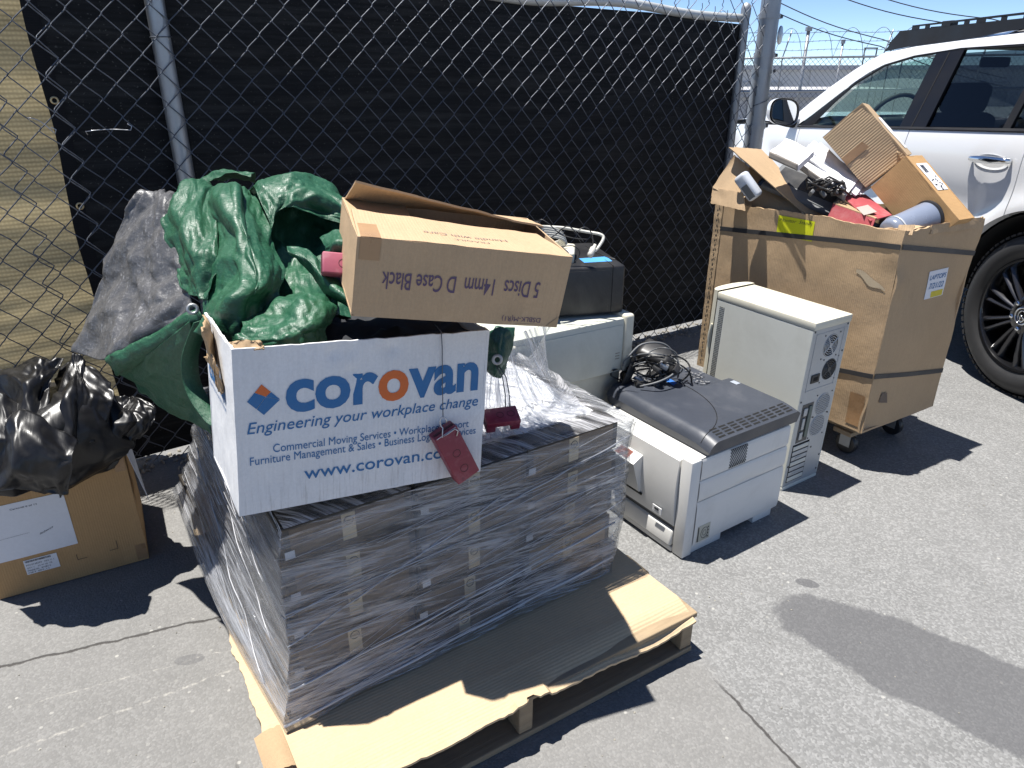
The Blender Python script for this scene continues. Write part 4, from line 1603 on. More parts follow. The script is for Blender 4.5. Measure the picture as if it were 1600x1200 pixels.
def stretch_film():
    c0, y0 = st_corner(0)
    root = thing('stretch_film', 'clear stretch film wound tight round the stack of black desktop computers', 'plastic wrap', c0)
    def hull(k):
        """corner loop of level k with an outward clearance"""
        kk = min(5, max(0, k))
        i = min(4, int(kk))
        a, ya = st_corner(i)
        b, yb = st_corner(i + 1)
        t = kk - i
        # follow the steps of the layers a little
        t2 = max(0.0, (t - 0.30) / 0.70)
        c = a.lerp(b, t2)
        c.z = a.z + (b.z - a.z) * t
        return c, ya + (yb - ya) * t2
    D = st_depth(4)
    L = [0, ST_W, ST_W + D, 2 * ST_W + D, 2 * (ST_W + D)]
    def pos(s, k, off):
        c, yaw = hull(k)
        s = s % L[4]
        for e in range(4):
            if s < L[e + 1] - 1e-7:
                break
        t = (s - L[e]) / (L[e + 1] - L[e])
        kc = min(4.999, max(0, k))
        dk = st_depth(int(kc) + max(0.0, (kc % 1 - 0.30) / 0.70) if kc < 4 else 4)
        per = [(-off, -off), (ST_W + off, -off), (ST_W + off, dk + off), (-off, dk + off)]
        p0, p1 = Vector(per[e]), Vector(per[(e + 1) % 4])
        p = p0.lerp(p1, t)
        n = Vector(((0, -1), (1, 0), (0, 1), (-1, 0))[e])
        # rounded corner clearance
        q = p
        wpt = Matrix.Rotation(yaw, 2) @ q
        return Vector((c.x + wpt.x, c.y + wpt.y, c.z)), e, t
    for lay, (off, ang, dens, kmax, kmin) in enumerate(((0.014, 0.10, 0.74, 5.02, -0.02), (0.018, -0.06, 0.34, 4.9, 0.05))):
        mb = MB()
        def f(u, v, lay=lay, off=off, kmax=kmax, kmin=kmin):
            e4 = min(3, int(u * 4 + 1e-6))
            s = L[e4] + (u * 4 - e4) * (L[e4 + 1] - L[e4])
            k = kmin + (kmax - kmin) * v
            o = off + 0.0016 * nz((s * 3, k, lay), 1.6, 3) + 0.0016 * nz((s * 1.5, k * 6 + s * 1.2, lay), 2.0, 5)
            # pinch between layers
            o -= 0.0015 * (0.5 + 0.5 * math.cos(2 * math.pi * k)) * (1 if 0.3 < k < 4.7 else 0)
            p, e, t = pos(s, k, o)
            # loose skirt bellying out low on the left side
            if e == 3:
                p += Vector((-0.80, -0.56, 0)) * (0.022 * math.sin(math.pi * min(1, t * 1.0)) ** 1.0 * max(0, 1 - k / 3.2) ** 1.3)
            # frayed lower edge
            if v == 0:
                p.z += 0.012 * nz((s * 8, lay, 0), 1.0, 4) - 0.002
                p.z = max(p.z, ST_Z0 - 0.003)
            if v == 1 and e in (2, 3):
                p.z += 0.01 * nz((s * 6, lay, 0), 1.0, 4)
            return p
        n = 180
        mb.grid(f, n, 44)
        # true-length UVs: around, up
        for fi, q in enumerate(mb.uv):
            mb.uv[fi] = [(L[min(3, int(max(a for a, _ in q) * 4 - 1e-6))] + (a * 4 - min(3, int(max(a for a, _ in q) * 4 - 1e-6))) * (L[min(3, int(max(a for a, _ in q) * 4 - 1e-6)) + 1] - L[min(3, int(max(a for a, _ in q) * 4 - 1e-6))]), b * 0.46) for a, b in q]
        mb.build('side_wrap', film_mat('film_side_%d' % lay, ang, dens, lay * 3.3, True), root, smooth=True)
    # pulled ropes of film at the edges
    r2 = random.Random(11)
    mb = MB()
    for (s0, k0, s1, k1, r) in ((0.0, 1.02, 0.86, 1.75, 0.003), (0.0, 0.15, 0.88, 0.55, 0.004), (0.0, 2.2, 0.5, 4.0, 0.0016), (0.3, 3.3, 0.88, 4.5, 0.002), (0, 3.0, 0.88, 3.3, 0.0015), (3.25, 0.4, 2.58, 3.2, 0.0016), (3.25, 1.6, 2.58, 4.6, 0.0012), (3.2, 2.8, 2.6, 4.9, 0.001)):
        pts = []
        for q in range(25):
            t = q / 24
            p, e, tt = pos(s0 + (s1 - s0) * t, k0 + (k1 - k0) * t, 0.017 + 0.002 * math.sin(q))
            if e == 3:
                kk = k0 + (k1 - k0) * t
                p += Vector((-0.80, -0.56, 0)) * (0.022 * math.sin(math.pi * min(1, tt)) * max(0, 1 - kk / 3.2) ** 1.3)
            pts.append(p)
        mb.tube(pts, r, 5)
    for q_ in range(90):  # thin strands added to draw the glint lines on the film
        left = q_ % 3 == 0
        s0 = r2.uniform(2.62, 3.3) if left else r2.uniform(-0.02, 0.6)
        ln = r2.uniform(0.15, 0.6) * (-1 if left else 1)
        k0 = r2.uniform(0.1, 4.4)
        dk = r2.uniform(-0.1, 0.9)
        if not left and s0 + ln > 0.9:
            ln = 0.9 - s0
        pts = []
        for t in range(11):
            q, e, tt = pos(s0 + ln * t / 10, min(4.95, k0 + dk * t / 10), 0.0195 + 0.001 * math.sin(t + q_))
            pts.append(q)
        mb.tube(pts, r2.choice((0.0005, 0.0007, 0.0011)), 4)
    o = mb.build('film_rope', film_mat('film_rope', 0.0, 0.9, 1.7), root, smooth=True)
    o['kind'] = 'stuff'
    # film over the top, wrinkled
    c, yaw = st_corner(5)
    Mt = Matrix.Translation(c) @ Matrix.Rotation(yaw, 4, 'Z')
    mb = MB()
    def ftop(u, v):
        x, y = -0.008 + (ST_W + 0.016) * u, -0.010 + (D + 0.02) * v
        z = 0.010 + 0.006 * abs(nz((x, y, 0), 7, 2)) + 0.004 * nz((x, y, 0), 24, 2)
        e = min(u, 1 - u, v, 1 - v)
        z *= min(1, e * 14)
        return Mt @ Vector((x, y, z + 0.002))
    mb.grid(ftop, 70, 70)
    for fi, q in enumerate(mb.uv):
        mb.uv[fi] = [(a * ST_W, b * D) for a, b in q]
    mb.build('top_wrap', film_mat('film_top', 0.9, 0.8, 6.1), root, smooth=True)
    # the tent of film pulled up from the printer side to the brown case
    A = [at(772, 545, 1.62), at(795, 528, 1.66), at(822, 516, 1.70), at(848, 508, 1.75), at(862, 505, 1.80)]
    tl = lambda x, y, z=0.012: Mt @ Vector((x, y, z))
    B = [tl(0.42, 0.10), tl(0.60, 0.05), tl(0.80, 0.05), tl(ST_W + 0.004, 0.30), tl(ST_W + 0.004, 0.62)]
    def lerp_poly(P, t):
        x = t * (len(P) - 1)
        i = min(len(P) - 2, int(x))
        return P[i].lerp(P[i + 1], x - i)
    mb = MB()
    def ft(u, v):
        a, b = lerp_poly(A, u), lerp_poly(B, u)
        p = b.lerp(a, v)
        # hanging curve
        p.z -= 0.30 * (a.z - b.z) * math.sin(math.pi * v) ** 1.1 * (0.55 + 0.9 * u)
        p += Vector((0.5, -0.3, 0.2)) * (0.006 * nz((u * 9, v * 2, 0), 1.4, 3) + 0.004 * nz((u * 24, v * 2, 0), 1.2, 4))
        return p
    mb.grid(ft, 70, 46)
    for fi, q in enumerate(mb.uv):
        mb.uv[fi] = [(b * 0.4, a * 0.55) for a, b in q]
    mb.build('film_tent', film_mat('film_tent', 0.16, 1.0, 9.4), root, smooth=True)
    mb = MB()
    for u in (0.02, 0.30, 0.48, 0.62, 0.78, 0.97, 1.0):
        mb.tube([ft(min(1, max(0, u + 0.05 * math.sin(q * 0.5) * (1 - q / 12))), q / 12) + Vector((0, -0.004, 0.002)) for q in range(13)], 0.0022, 5)
    mb.build('film_rope', film_mat('film_rope_b', 0.0, 0.8, 4.7), root, smooth=True)


stretch_film()


def top_papers():
    c, yaw = st_corner(5)
    Mt = Matrix.Translation(c) @ Matrix.Rotation(yaw, 4, 'Z')
    root = thing('paper_sheet', 'white paper sheet with handwriting lying under the film on the computer stack', 'paper', Mt @ Vector((0.7, 0.25, 0)), (0, 0, yaw))
    mb = MB()
    f = lambda a, b: Mt @ Vector((0.47 + a, 0.07 + b, 0.0045 + 0.002 * nz((a, b, 0), 9)))
    mb.grid(lambda u, v: f(u * 0.36, v * 0.46), 12, 12)
    mb.build('sheet', M_PAPER, root, smooth=True)
    mb = MB()
    g = lambda a, b: f(a, b) + Vector((0, 0, 0.0012))
    for (a, b, w) in ((0.05, 0.16, 0.10), (0.17, 0.11, 0.12)):
        pts = [g(a + w * q / 20, b + 0.012 * math.sin(q * 2.1) + 0.006 * math.sin(q * 5)) for q in range(21)]
        mb.tube(pts, 0.0012, 4)
    mb.build('handwriting', M_INK, root)


top_papers()

# ================================================================== CARTONS
M_MAROON = pm('maroon_plastic', (0.20, 0.017, 0.040), 0.42, 0, 0.12, 20, 0.08, 120, 0.15, 90, dirt=(0.42, 0.22, 0.24), dscale=22, damount=0.35)


def quad_carton(root, M, w, d, h, mat, seed, warp=0.003, rag=0.004, parts=('front', 'right', 'back', 'left', 'bottom'), inner=None, th=0.005, dents=None, nu=26, nv=18):
    P = lambda x, y, z: M @ Vector((x, y, z))
    faces = {'front': (P(0, 0, 0), P(w, 0, 0), P(w, 0, h), P(0, 0, h)),
             'right': (P(w, 0, 0), P(w, d, 0), P(w, d, h), P(w, 0, h)),
             'back': (P(w, d, 0), P(0, d, 0), P(0, d, h), P(w, d, h)),
             'left': (P(0, d, 0), P(0, 0, 0), P(0, 0, h), P(0, d, h)),
             'bottom': (P(0, d, 0), P(w, d, 0), P(w, 0, 0), P(0, 0, 0)),
             'top': (P(0, 0, h), P(w, 0, h), P(w, d, h), P(0, d, h))}
    out = {}
    for i, k in enumerate(parts):
        mb = MB()
        fn, n = sheet(mb, *faces[k], th, nu, nv, warp, 7, seed + i * 3.1, (0, 0, rag if 'top' not in parts else 0, 0), (dents or {}).get(k))
        nm = {'bottom': 'bottom_panel', 'top': 'top_panel'}.get(k, 'side_panel')
        o = mb.build(nm, mat, root, smooth=True, angle=35)
        lu, lv = (faces[k][1] - faces[k][0]).length, (faces[k][3] - faces[k][0]).length
        out[k] = (lambda u, v, fn=fn, n=n, lu=lu, lv=lv, e=0.0011: fn(min(1, max(0, u / lu)), min(1, max(0, v / lv))) + n * e, o, n)
    return out


def patch(fn, u0, u1, v0, v1, nu=8, nv=6, lift=0.0, n=None, skew=0.0):
    mb = MB()
    mb.grid(lambda u, v: fn(u0 + (u1 - u0) * u + skew * v, v0 + (v1 - v0) * v) + (n * lift if n is not None else Vector()), nu, nv)
    return mb


# ---- the white moving carton
COR_M = rot_box(-0.512, 1.123, 0.652, 0.533, -0.041, 0.11)
COR_W, COR_D, COR_H = 0.514, 0.285, 0.329


def moving_box():
    root = thing('moving_carton', 'white moving carton with blue company lettering standing on the wrapped computers', 'moving box', COR_M.translation, COR_M.to_euler())
    F = quad_carton(root, COR_M, COR_W, COR_D, COR_H, C_WHITE, 2.0, 0.0022, 0.003, ('front', 'right', 'left', 'bottom'),
                    dents={'front': [(0.35, 0.93, 0.012, -0.005), (0.42, 0.80, 0.010, -0.004), (0.42, 0.93, 0.008, -0.003), (0.58, 0.93, 0.012, -0.005), (0.50, 0.96, 0.008, 0.002), (0.97, 0.45, 0.03, 0.004)]}, nu=60, nv=40)
    fn, pan, n = F['front']
    k = 0.961
    mb = MB()
    letter(mb, 'cor', fn, 0.094 * k, 0.208 * k, 0.186 * k, 0.0905, 0.030)
    mb.build('lettering', M_BLUEINK, pan)
    mb = MB()
    letter(mb, 'van', fn, 0.347 * k, 0.208 * k, 0.168 * k, 0.0905, 0.030)
    mb.build('lettering', M_BLUEINK, pan)
    mb = MB()
    letter(mb, 'o', fn, 0.281 * k, 0.208 * k, 0.066 * k, 0.0905, 0.030)
    mb.build('lettering', M_ORANGEINK, pan)
    mb = MB()
    letter(mb, 'Engineering your workplace change', fn, 0.020 * k, 0.171 * k, 0.497 * k, 0.0235, 0.002, 0.22, v1=0.168 * k)
    mb.build('lettering', M_BLUEINK, pan)
    mb = MB()
    letter(mb, 'www.corovan.com', fn, 0.126 * k, 0.057 * k, 0.342 * k, 0.027, 0.006, v1=0.051 * k)
    mb.build('lettering', M_BLUEINK, pan)
    mb = MB()
    letter(mb, 'Commercial Moving Services • Workplace Support', fn, 0.067 * k, 0.126 * k, 0.430 * k, 0.0175, 0.0, v1=0.118 * k)
    mb.build('lettering', M_BLUEINK, pan)
    mb = MB()
    letter(mb, 'Furniture Management & Sales • Business Logistics Services', fn, 0.023 * k, 0.105 * k, 0.493 * k, 0.0175, 0.0, v1=0.099 * k)
    mb.build('lettering', M_BLUEINK, pan)
    # diamond mark: four facets
    L, T, Rr, B = (0.022, 0.237), (0.050, 0.269), (0.084, 0.234), (0.052, 0.206)
    c = (0.057, 0.243)
    mid = lambda a, b, t=0.5: (a[0] * (1 - t) + b[0] * t, a[1] * (1 - t) + b[1] * t)
    l2, r2, b2 = mid(L, T, 0.52), mid(Rr, T, 0.50), mid(L, B, 0.56)
    g = 0.0012
    def pol(ps, mat):
        mb = MB()
        cx, cy = sum(p[0] for p in ps) / len(ps), sum(p[1] for p in ps) / len(ps)
        ps = [(cx + (p[0] - cx) * 0.965, cy + (p[1] - cy) * 0.965) for p in ps]
        mb.add([fn(p[0] * k, p[1] * k) for p in ps], [list(range(len(ps)))])
        mb.build('logo', mat, pan)
    pol([l2, c, r2, T], M_ORANGEINK)
    pol([L, b2, c, l2], M_BLUEINK)
    pol([b2, B, Rr, c], M_BLUEINK)
    pol([c, Rr, r2], M_BLUEINK)
    fl, pl, nl = F['left']
    mb = MB()
    letter(mb, 'corovan', fl, 0.02, 0.198, 0.175, 0.045, 0.03)
    mb.build('lettering', M_BLUEINK, pl)
    mb = MB()
    letter(mb, 'Engineering your workplace change', fl, 0.01, 0.180, 0.19, 0.009, 0.0, 0.22)
    mb.build('lettering', M_BLUEINK, pl)
    # torn brown board at the left top corner and along the top edge
    P = lambda x, y, z: COR_M @ Vector((x, y, z))
    for a, (q, sd) in enumerate((((P(-0.002, 0.20, 0.245), P(-0.004, 0.12, 0.235), P(-0.030, 0.10, 0.345), P(-0.014, 0.20, 0.350)), 4),
                                 ((P(-0.006, 0.13, 0.20), P(-0.010, 0.08, 0.215), P(-0.022, 0.09, 0.29), P(-0.024, 0.14, 0.285)), 8),
                                 ((P(0.0, 0.01, 0.318), P(0.06, -0.004, 0.322), P(0.055, 0.012, 0.336), P(0.002, 0.03, 0.336)), 5))):
        mb = MB()
        sheet(mb, *q, 0.003, 14, 10, 0.010, 22, sd, (0.010, 0.008, 0.012, 0.008))
        mb.build('torn_flap', C_INNER, root, smooth=True)
    mb = MB()
    sheet(mb, P(COR_W, COR_D, 0), P(0, COR_D, 0), P(0, COR_D, 0.235), P(COR_W, COR_D, 0.27), 0.005, 20, 12, 0.003, 7, 9, (0, 0, 0.004, 0))
    mb.build('side_panel', C_WHITE, root, smooth=True, angle=35)
    # brown liner showing inside
    mb = MB()
    sheet(mb, P(COR_W - 0.008, 0.008, 0.02), P(0.008, 0.008, 0.02), P(0.008, 0.008, COR_H - 0.004), P(COR_W - 0.008, 0.008, COR_H - 0.004), 0.002, 10, 8, 0.001, 5, 2)
    mb.build('liner', C_INNER, root, smooth=True)
    # dark clutter filling the carton
    mb = MB()
    mb.grid(lambda u, v: P(0.012 + (COR_W - 0.024) * u, 0.012 + (COR_D - 0.03) * v, 0.285 + 0.07 * v * u + 0.03 * nz((u * 3, v * 3, 0), 2, 4) + 0.015 * nz((u * 9, v * 7, 0), 2, 4)), 30, 20)
    f = mb.build('dark_cloth', pm('dark_cloth', (0.015, 0.017, 0.022), 0.8, 0, 0.3), smooth=True)
    tag(f, 'dark bundled cloth filling the top of the white moving carton', 'cloth')
    return fn, n


COR_FN, COR_N = moving_box()


def bracket(name, label, M, L=0.112, Wd=0.048, T=0.030, notch=False, mat=None):
    """maroon moulded block with two round sockets and a slotted end"""
    root = thing(name, label, 'bracket', M.translation, M.to_euler(), 'maroon plastic blocks on the pallet pile')
    mb = MB()
    if notch:
        mb.box((0, 0, T * 0.25), (L, Wd, T * 0.5), None, 0.003)
        mb.box((-L * 0.36, 0, -T * 0.25 + 0.0005), (L * 0.28, Wd * 0.99, T * 0.5), None, 0.003)
        mb.box((L * 0.36, 0, -T * 0.25 + 0.0005), (L * 0.28, Wd * 0.99, T * 0.5), None, 0.003)
    else:
        mb.box((0, 0, 0), (L, Wd, T), None, 0.0035, 3)
    mb.build('block', mat or M_MAROON, root, smooth=True, world=False, angle=30)
    for x, r in ((-0.006 * L / .112, 0.0082), (0.030 * L / .112, 0.0085), (0.049 * L / .112, 0.0028)):
        mb = MB()
        Mx = Matrix.Translation((x, 0 if r > .005 else -0.014, T / 2))
        mb.lathe([(r * 1.12, -0.0012), (r * 1.12, 0.0004), (r, 0.0006), (r * 0.92, -0.0005), (r * 0.9, -0.001), (0, -0.001)], 20, Mx)
        mb.build('socket', pm('socket_dark', (0.055, 0.006, 0.012), 0.6), root, smooth=True, world=False, angle=40)
    mb = MB()
    mb.box((-L / 2 - 0.0004, 0, 0.004), (0.001, Wd * 0.86, 0.007))
    mb.build('slot', pm('socket_dark', (0.055, 0.006, 0.012), 0.6), root, world=False)
    return root


def hang_bracket():
    k = 0.961
    top = COR_FN(0.408 * k, 0.141 * k)
    bot = COR_FN(0.470 * k, 0.030 * k)
    top = COR_FN(0.419 * k, 0.132 * k) + COR_N * 0.024
    bot = COR_FN(0.484 * k, 0.012 * k) + COR_N * 0.024
    ax = (bot - top).normalized()
    zz = (COR_N + ax * 0.10).normalized()
    zz = (zz - ax * zz.dot(ax)).normalized()
    yy = zz.cross(ax)
    M = Matrix((ax, yy, zz)).transposed().to_4x4()
    M.translation = (top + bot) / 2
    b = bracket('plastic_block', 'maroon plastic block hanging on a thin wire over the white moving carton', M, (bot - top).length, 0.056, 0.034)
    w = thing('hanging_wire', 'thin steel wire loop tied over the rim of the white moving carton', 'wire', top)
    mb = MB()
    a = COR_FN(0.417 * k, COR_H) + COR_N * 0.003
    pts = [a + COR_N * -0.03 + Vector((0, 0, 0.012)), a + Vector((0, 0, 0.004)), COR_FN(0.420 * k, 0.30) + COR_N * 0.004, COR_FN(0.424 * k, 0.22) + COR_N * 0.004, top + Vector((0.003, -0.002, 0.03))]
    mb.tube(pts, 0.0011, 6)
    mb.build('strand', M_WIRE, w, smooth=True)
    mb = MB()
    c = top + Vector((0.004, -0.004, 0.012))
    pts = [c + Vector((0.007 * math.cos(q), -0.006, 0.013 * math.sin(q) + 0.010)) for q in [i * 0.5 for i in range(10)]]
    pts += [top + ax * 0.004 + zz * 0.019 + yy * s for s in (-0.012, 0.0, 0.012, 0.020)]
    pts += [top + ax * 0.012 + zz * 0.020 + yy * 0.024, top + ax * 0.020 + zz * 0.021 + yy * 0.016]
    mb.tube(pts, 0.0014, 6)
    mb.build('twist', M_WIRE_LIGHT, w, smooth=True)
    mb = MB()
    mb.tube([top + zz * 0.016 + yy * s + ax * 0.003 for s in (-0.024, 0, 0.024)], 0.0013, 6)
    mb.build('loop', M_WIRE_LIGHT, w, smooth=True)
    # the other two blocks
    c, yaw = st_corner(5)
    M2 = Matrix.Translation(at(778, 653, 1.46)) @ Euler((R(22), 0, 0.30)).to_matrix().to_4x4()
    M2.translation = on(783, 655, 0.645)
    bracket('plastic_block', 'maroon notched block lying on the stretch film beside the white moving carton', M2, 0.085, 0.05, 0.034, True)
    M3 = Matrix.Translation(at(538, 415, 1.42)) @ Euler((R(60), R(10), 0.35)).to_matrix().to_4x4()
    bracket('plastic_block', 'maroon block coloured sunlit pink tucked in the tarp beside the brown case carton', M3, 0.09, 0.045, 0.03, mat=pm('sunlit_pink', (0.36, 0.085, 0.13), 0.6, 0, 0.15, 20, 0.08, 120, dirt=(0.5, 0.3, 0.32), dscale=20, damount=0.5))  # paler pink and patches paint sunlight onto the same maroon
    w = thing('tie_wire', 'thin doubled wire running from the tarp eyelet to the notched maroon block', 'wire', on(785, 650, 0.66))
    for off in (0.0, 0.006):
        mb = MB()
        a, b = at(780 - off * 800, 572, 1.50), at(797 - off * 1200, 636, 1.46)
        mb.tube([a, a.lerp(b, 0.3) + Vector((0.008, 0, 0.004)), a.lerp(b, 0.7) + Vector((0.006, 0, 0)), b], 0.0014, 6)
        mb.build('strand', M_WIRE, w, smooth=True)


hang_bracket()

# ---- the brown case carton lying on top, upside down
CASE_M = rot_box(-0.294, 1.235, 1.011, 0.323, 0.093, 0.164)


def case_box():
    w, d, h = 0.411, 0.274, 0.149
    root = thing('case_carton', 'brown disc-case carton lying upside down and half open across the white moving carton', 'cardboard box', CASE_M.translation, CASE_M.to_euler())
    F = quad_carton(root, CASE_M, w, d, h, C_CASE, 21.0, 0.002, 0.0, th=0.004)
    fn, pan, n = F['front']
    mb = MB()
    letter(mb, '5 Discs  14mm  D Case Black', fn, 0.356, 0.092, 0.308, 0.034, 0.006, flip=True, v1=0.089)
    mb.build('lettering', M_PURPLEINK, pan)
    mb = MB()
    letter(mb, 'DSBLK-M(R1)', fn, 0.372, 0.018, 0.082, 0.0105, 0.0, flip=True)
    mb.build('lettering', M_PURPLEINK, pan)
    P = lambda x, y, z: CASE_M @ Vector((x, y, z))
    mb = MB()
    f2, n2 = sheet(mb, P(0, 0.0005, h), P(w, 0.0005, h), P(w - 0.03, 0.135, h + 0.004), P(0.004, 0.150, h + 0.010), 0.004, 24, 10, 0.003, 8, 31, (0, 0, 0.006, 0))
    fl = mb.build('flap', C_CASE, root, smooth=True, angle=35)
    mb = MB()
    g = lambda a, b: f2(a / w, b / 0.14) + n2 * 0.001
    letter(mb, 'Handle with Care', g, 0.30, 0.062, 0.17, 0.012, 0.0, flip=True)
    mb.build('lettering', pm('faded_ink', (0.22, 0.16, 0.14), 0.8, 0, 0.3, 90), fl)
    mb = MB()
    letter(mb, 'FRAGILE', g, 0.255, 0.040, 0.07, 0.008, 0.0, flip=True)
    mb.build('lettering', pm('faded_ink', (0, 0, 0)), fl)
    mb = MB()
    sheet(mb, P(w, d, h - 0.002), P(0.006, d, h - 0.002), P(0.010, d - 0.105, h + 0.058), P(w - 0.01, d - 0.125, h + 0.016), 0.004, 24, 10, 0.004, 8, 37, (0, 0, 0.005, 0))
    mb.build('flap', C_CASE, root, smooth=True, angle=35)
    mb = MB()
    sheet(mb, P(0.0, d - 0.004, h - 0.004), P(0.0, 0.006, h - 0.004), P(0.125, 0.012, h - 0.012), P(0.125, d - 0.02, h + 0.006), 0.004, 10, 10, 0.002, 8, 41)
    mb.build('flap', C_INNER, root, smooth=True, angle=35)
    # brown tape over the left and right edges
    for u0, u1 in ((0.004, 0.040),):
        mb = MB()
        mb.grid(lambda u, v: fn(u0 + (u1 - u0) * u, h - 0.040 + 0.040 * v) + n * 0.0004, 4, 4)
        mb.grid(lambda u, v: f2((u0 + (u1 - u0) * u) / w, v * 0.45) + n2 * 0.0006, 4, 4)
        mb.build('tape', pm('clear_brown_tape', (0.36, 0.22, 0.115), 0.35, 0, 0.1, 30), root, smooth=True)
    mb = MB()
    fr, pr, nr = F['front']
    mb.add([fr(w - 0.001, 0.002) + n * 0.0004, fr(w - 0.001, 0.024) + n * 0.0004, fr(w - 0.026, 0.001) + n * 0.0004], [[0, 1, 2]])
    mb.build('worn_corner', C_INNER, root)
    return F


case_box()

# ---- the carton at the far left
LC_M = rot_box(-1.501, 1.648, 0.003, 0.505)


def left_carton():
    w, d, h = 0.398, 0.36, 0.395
    root = thing('shipping_carton', 'tan shipping carton with a white paper sheet, under the black bag', 'cardboard box', LC_M.translation, LC_M.to_euler())
    F = quad_carton(root, LC_M, w, d, h, C_LABEL, 51.0, 0.002, 0.002, th=0.006)
    fn, pan, n = F['front']
    mb = patch(fn, 0.0, 0.226, 0.120, 0.300, 14, 12, 0.0003, n, -0.0)
    pp = mb.build('paper_label', M_PAPER, pan, smooth=True)
    mb = MB()
    f1 = lambda a, b: fn(a, b) + n * 0.0010
    letter(mb, 'Carton# 6 of 12', f1, 0.092, 0.279, 0.066, 0.0055)
    mb.build('lettering', M_INK, pan)
    mb = MB()
    letter(mb, 'Rebecca', f1, 0.142, 0.180, 0.036, 0.006, 0, 0.3, v1=0.194)
    mb.add([f1(0.03, 0.193), f1(0.12, 0.196), f1(0.12, 0.1965), f1(0.03, 0.1935)], [[0, 1, 2, 3]])
    mb.build('lettering', M_INK, pan)
    mb = patch(fn, 0.083, 0.167, 0.058, 0.108, 6, 5, 0.0003, n)
    mb.build('barcode_label', M_PAPER, pan, smooth=True)
    mb = MB()
    r2 = random.Random(8)
    a = 0.087
    while a < 0.150:
        wd = r2.choice((0.0006, 0.001, 0.0016))
        mb.add([f1(a, 0.099), f1(a + wd, 0.099), f1(a + wd, 0.1055), f1(a, 0.1055)], [[0, 1, 2, 3]])
        a += wd + r2.choice((0.0007, 0.0012))
    for row, (v, s) in enumerate(((0.088, 'P/N 0138294   REV C 1'), (0.078, 'QTY 1    33 41 18  TR'), (0.069, 'MADE IN   81082 0'), (0.061, 'NET 001.11'))):
        letter(mb, s, f1, 0.087, v, 0.070 - 0.006 * row, 0.005)
    # handling corner marks
    for (u0, v0, du, dv) in ((0.213, 0.064, 0.026, 0.020), (0.322, 0.066, -0.022, 0.030)):
        t = 0.0014
        mb.add([f1(u0, v0), f1(u0 + du, v0), f1(u0 + du, v0 + t), f1(u0, v0 + t)], [[0, 1, 2, 3] if du > 0 else [3, 2, 1, 0]])
        mb.add([f1(u0, v0), f1(u0 + t, v0), f1(u0 + t, v0 + dv), f1(u0, v0 + dv)], [[0, 1, 2, 3]])
    mb.build('lettering', M_INK, pan)
    for v0, v1 in ((0.006, 0.060), (0.325, 0.392)):
        mb = patch(fn, 0.368, 0.396, v0, v1, 4, 4, 0.0004, n)
        mb.build('tape', M_TAPE, pan, smooth=True)
    # papers pushed against its right side
    P = lambda x, y, z: LC_M @ Vector((x, y, z))
    mb = MB()
    sheet(mb, P(0.436, 0.02, 0.19), P(0.425, 0.14, 0.17), P(0.412, 0.13, 0.41), P(0.405, 0.01, 0.40), 0.0012, 8, 10, 0.004, 6, 5)
    t = mb.build('loose_sheet', M_PAPER, smooth=True)
    tag(t, 'loose white paper sheet slipped down behind the right side of the tan shipping carton', 'paper')


left_carton()

# ---- the large carton on a dolly
BB_M = rot_box(0.884, 3.121, 0.145, -1.016, -0.012, -0.010)
BB_W, BB_D, BB_H = 0.848, 0.49, 0.775


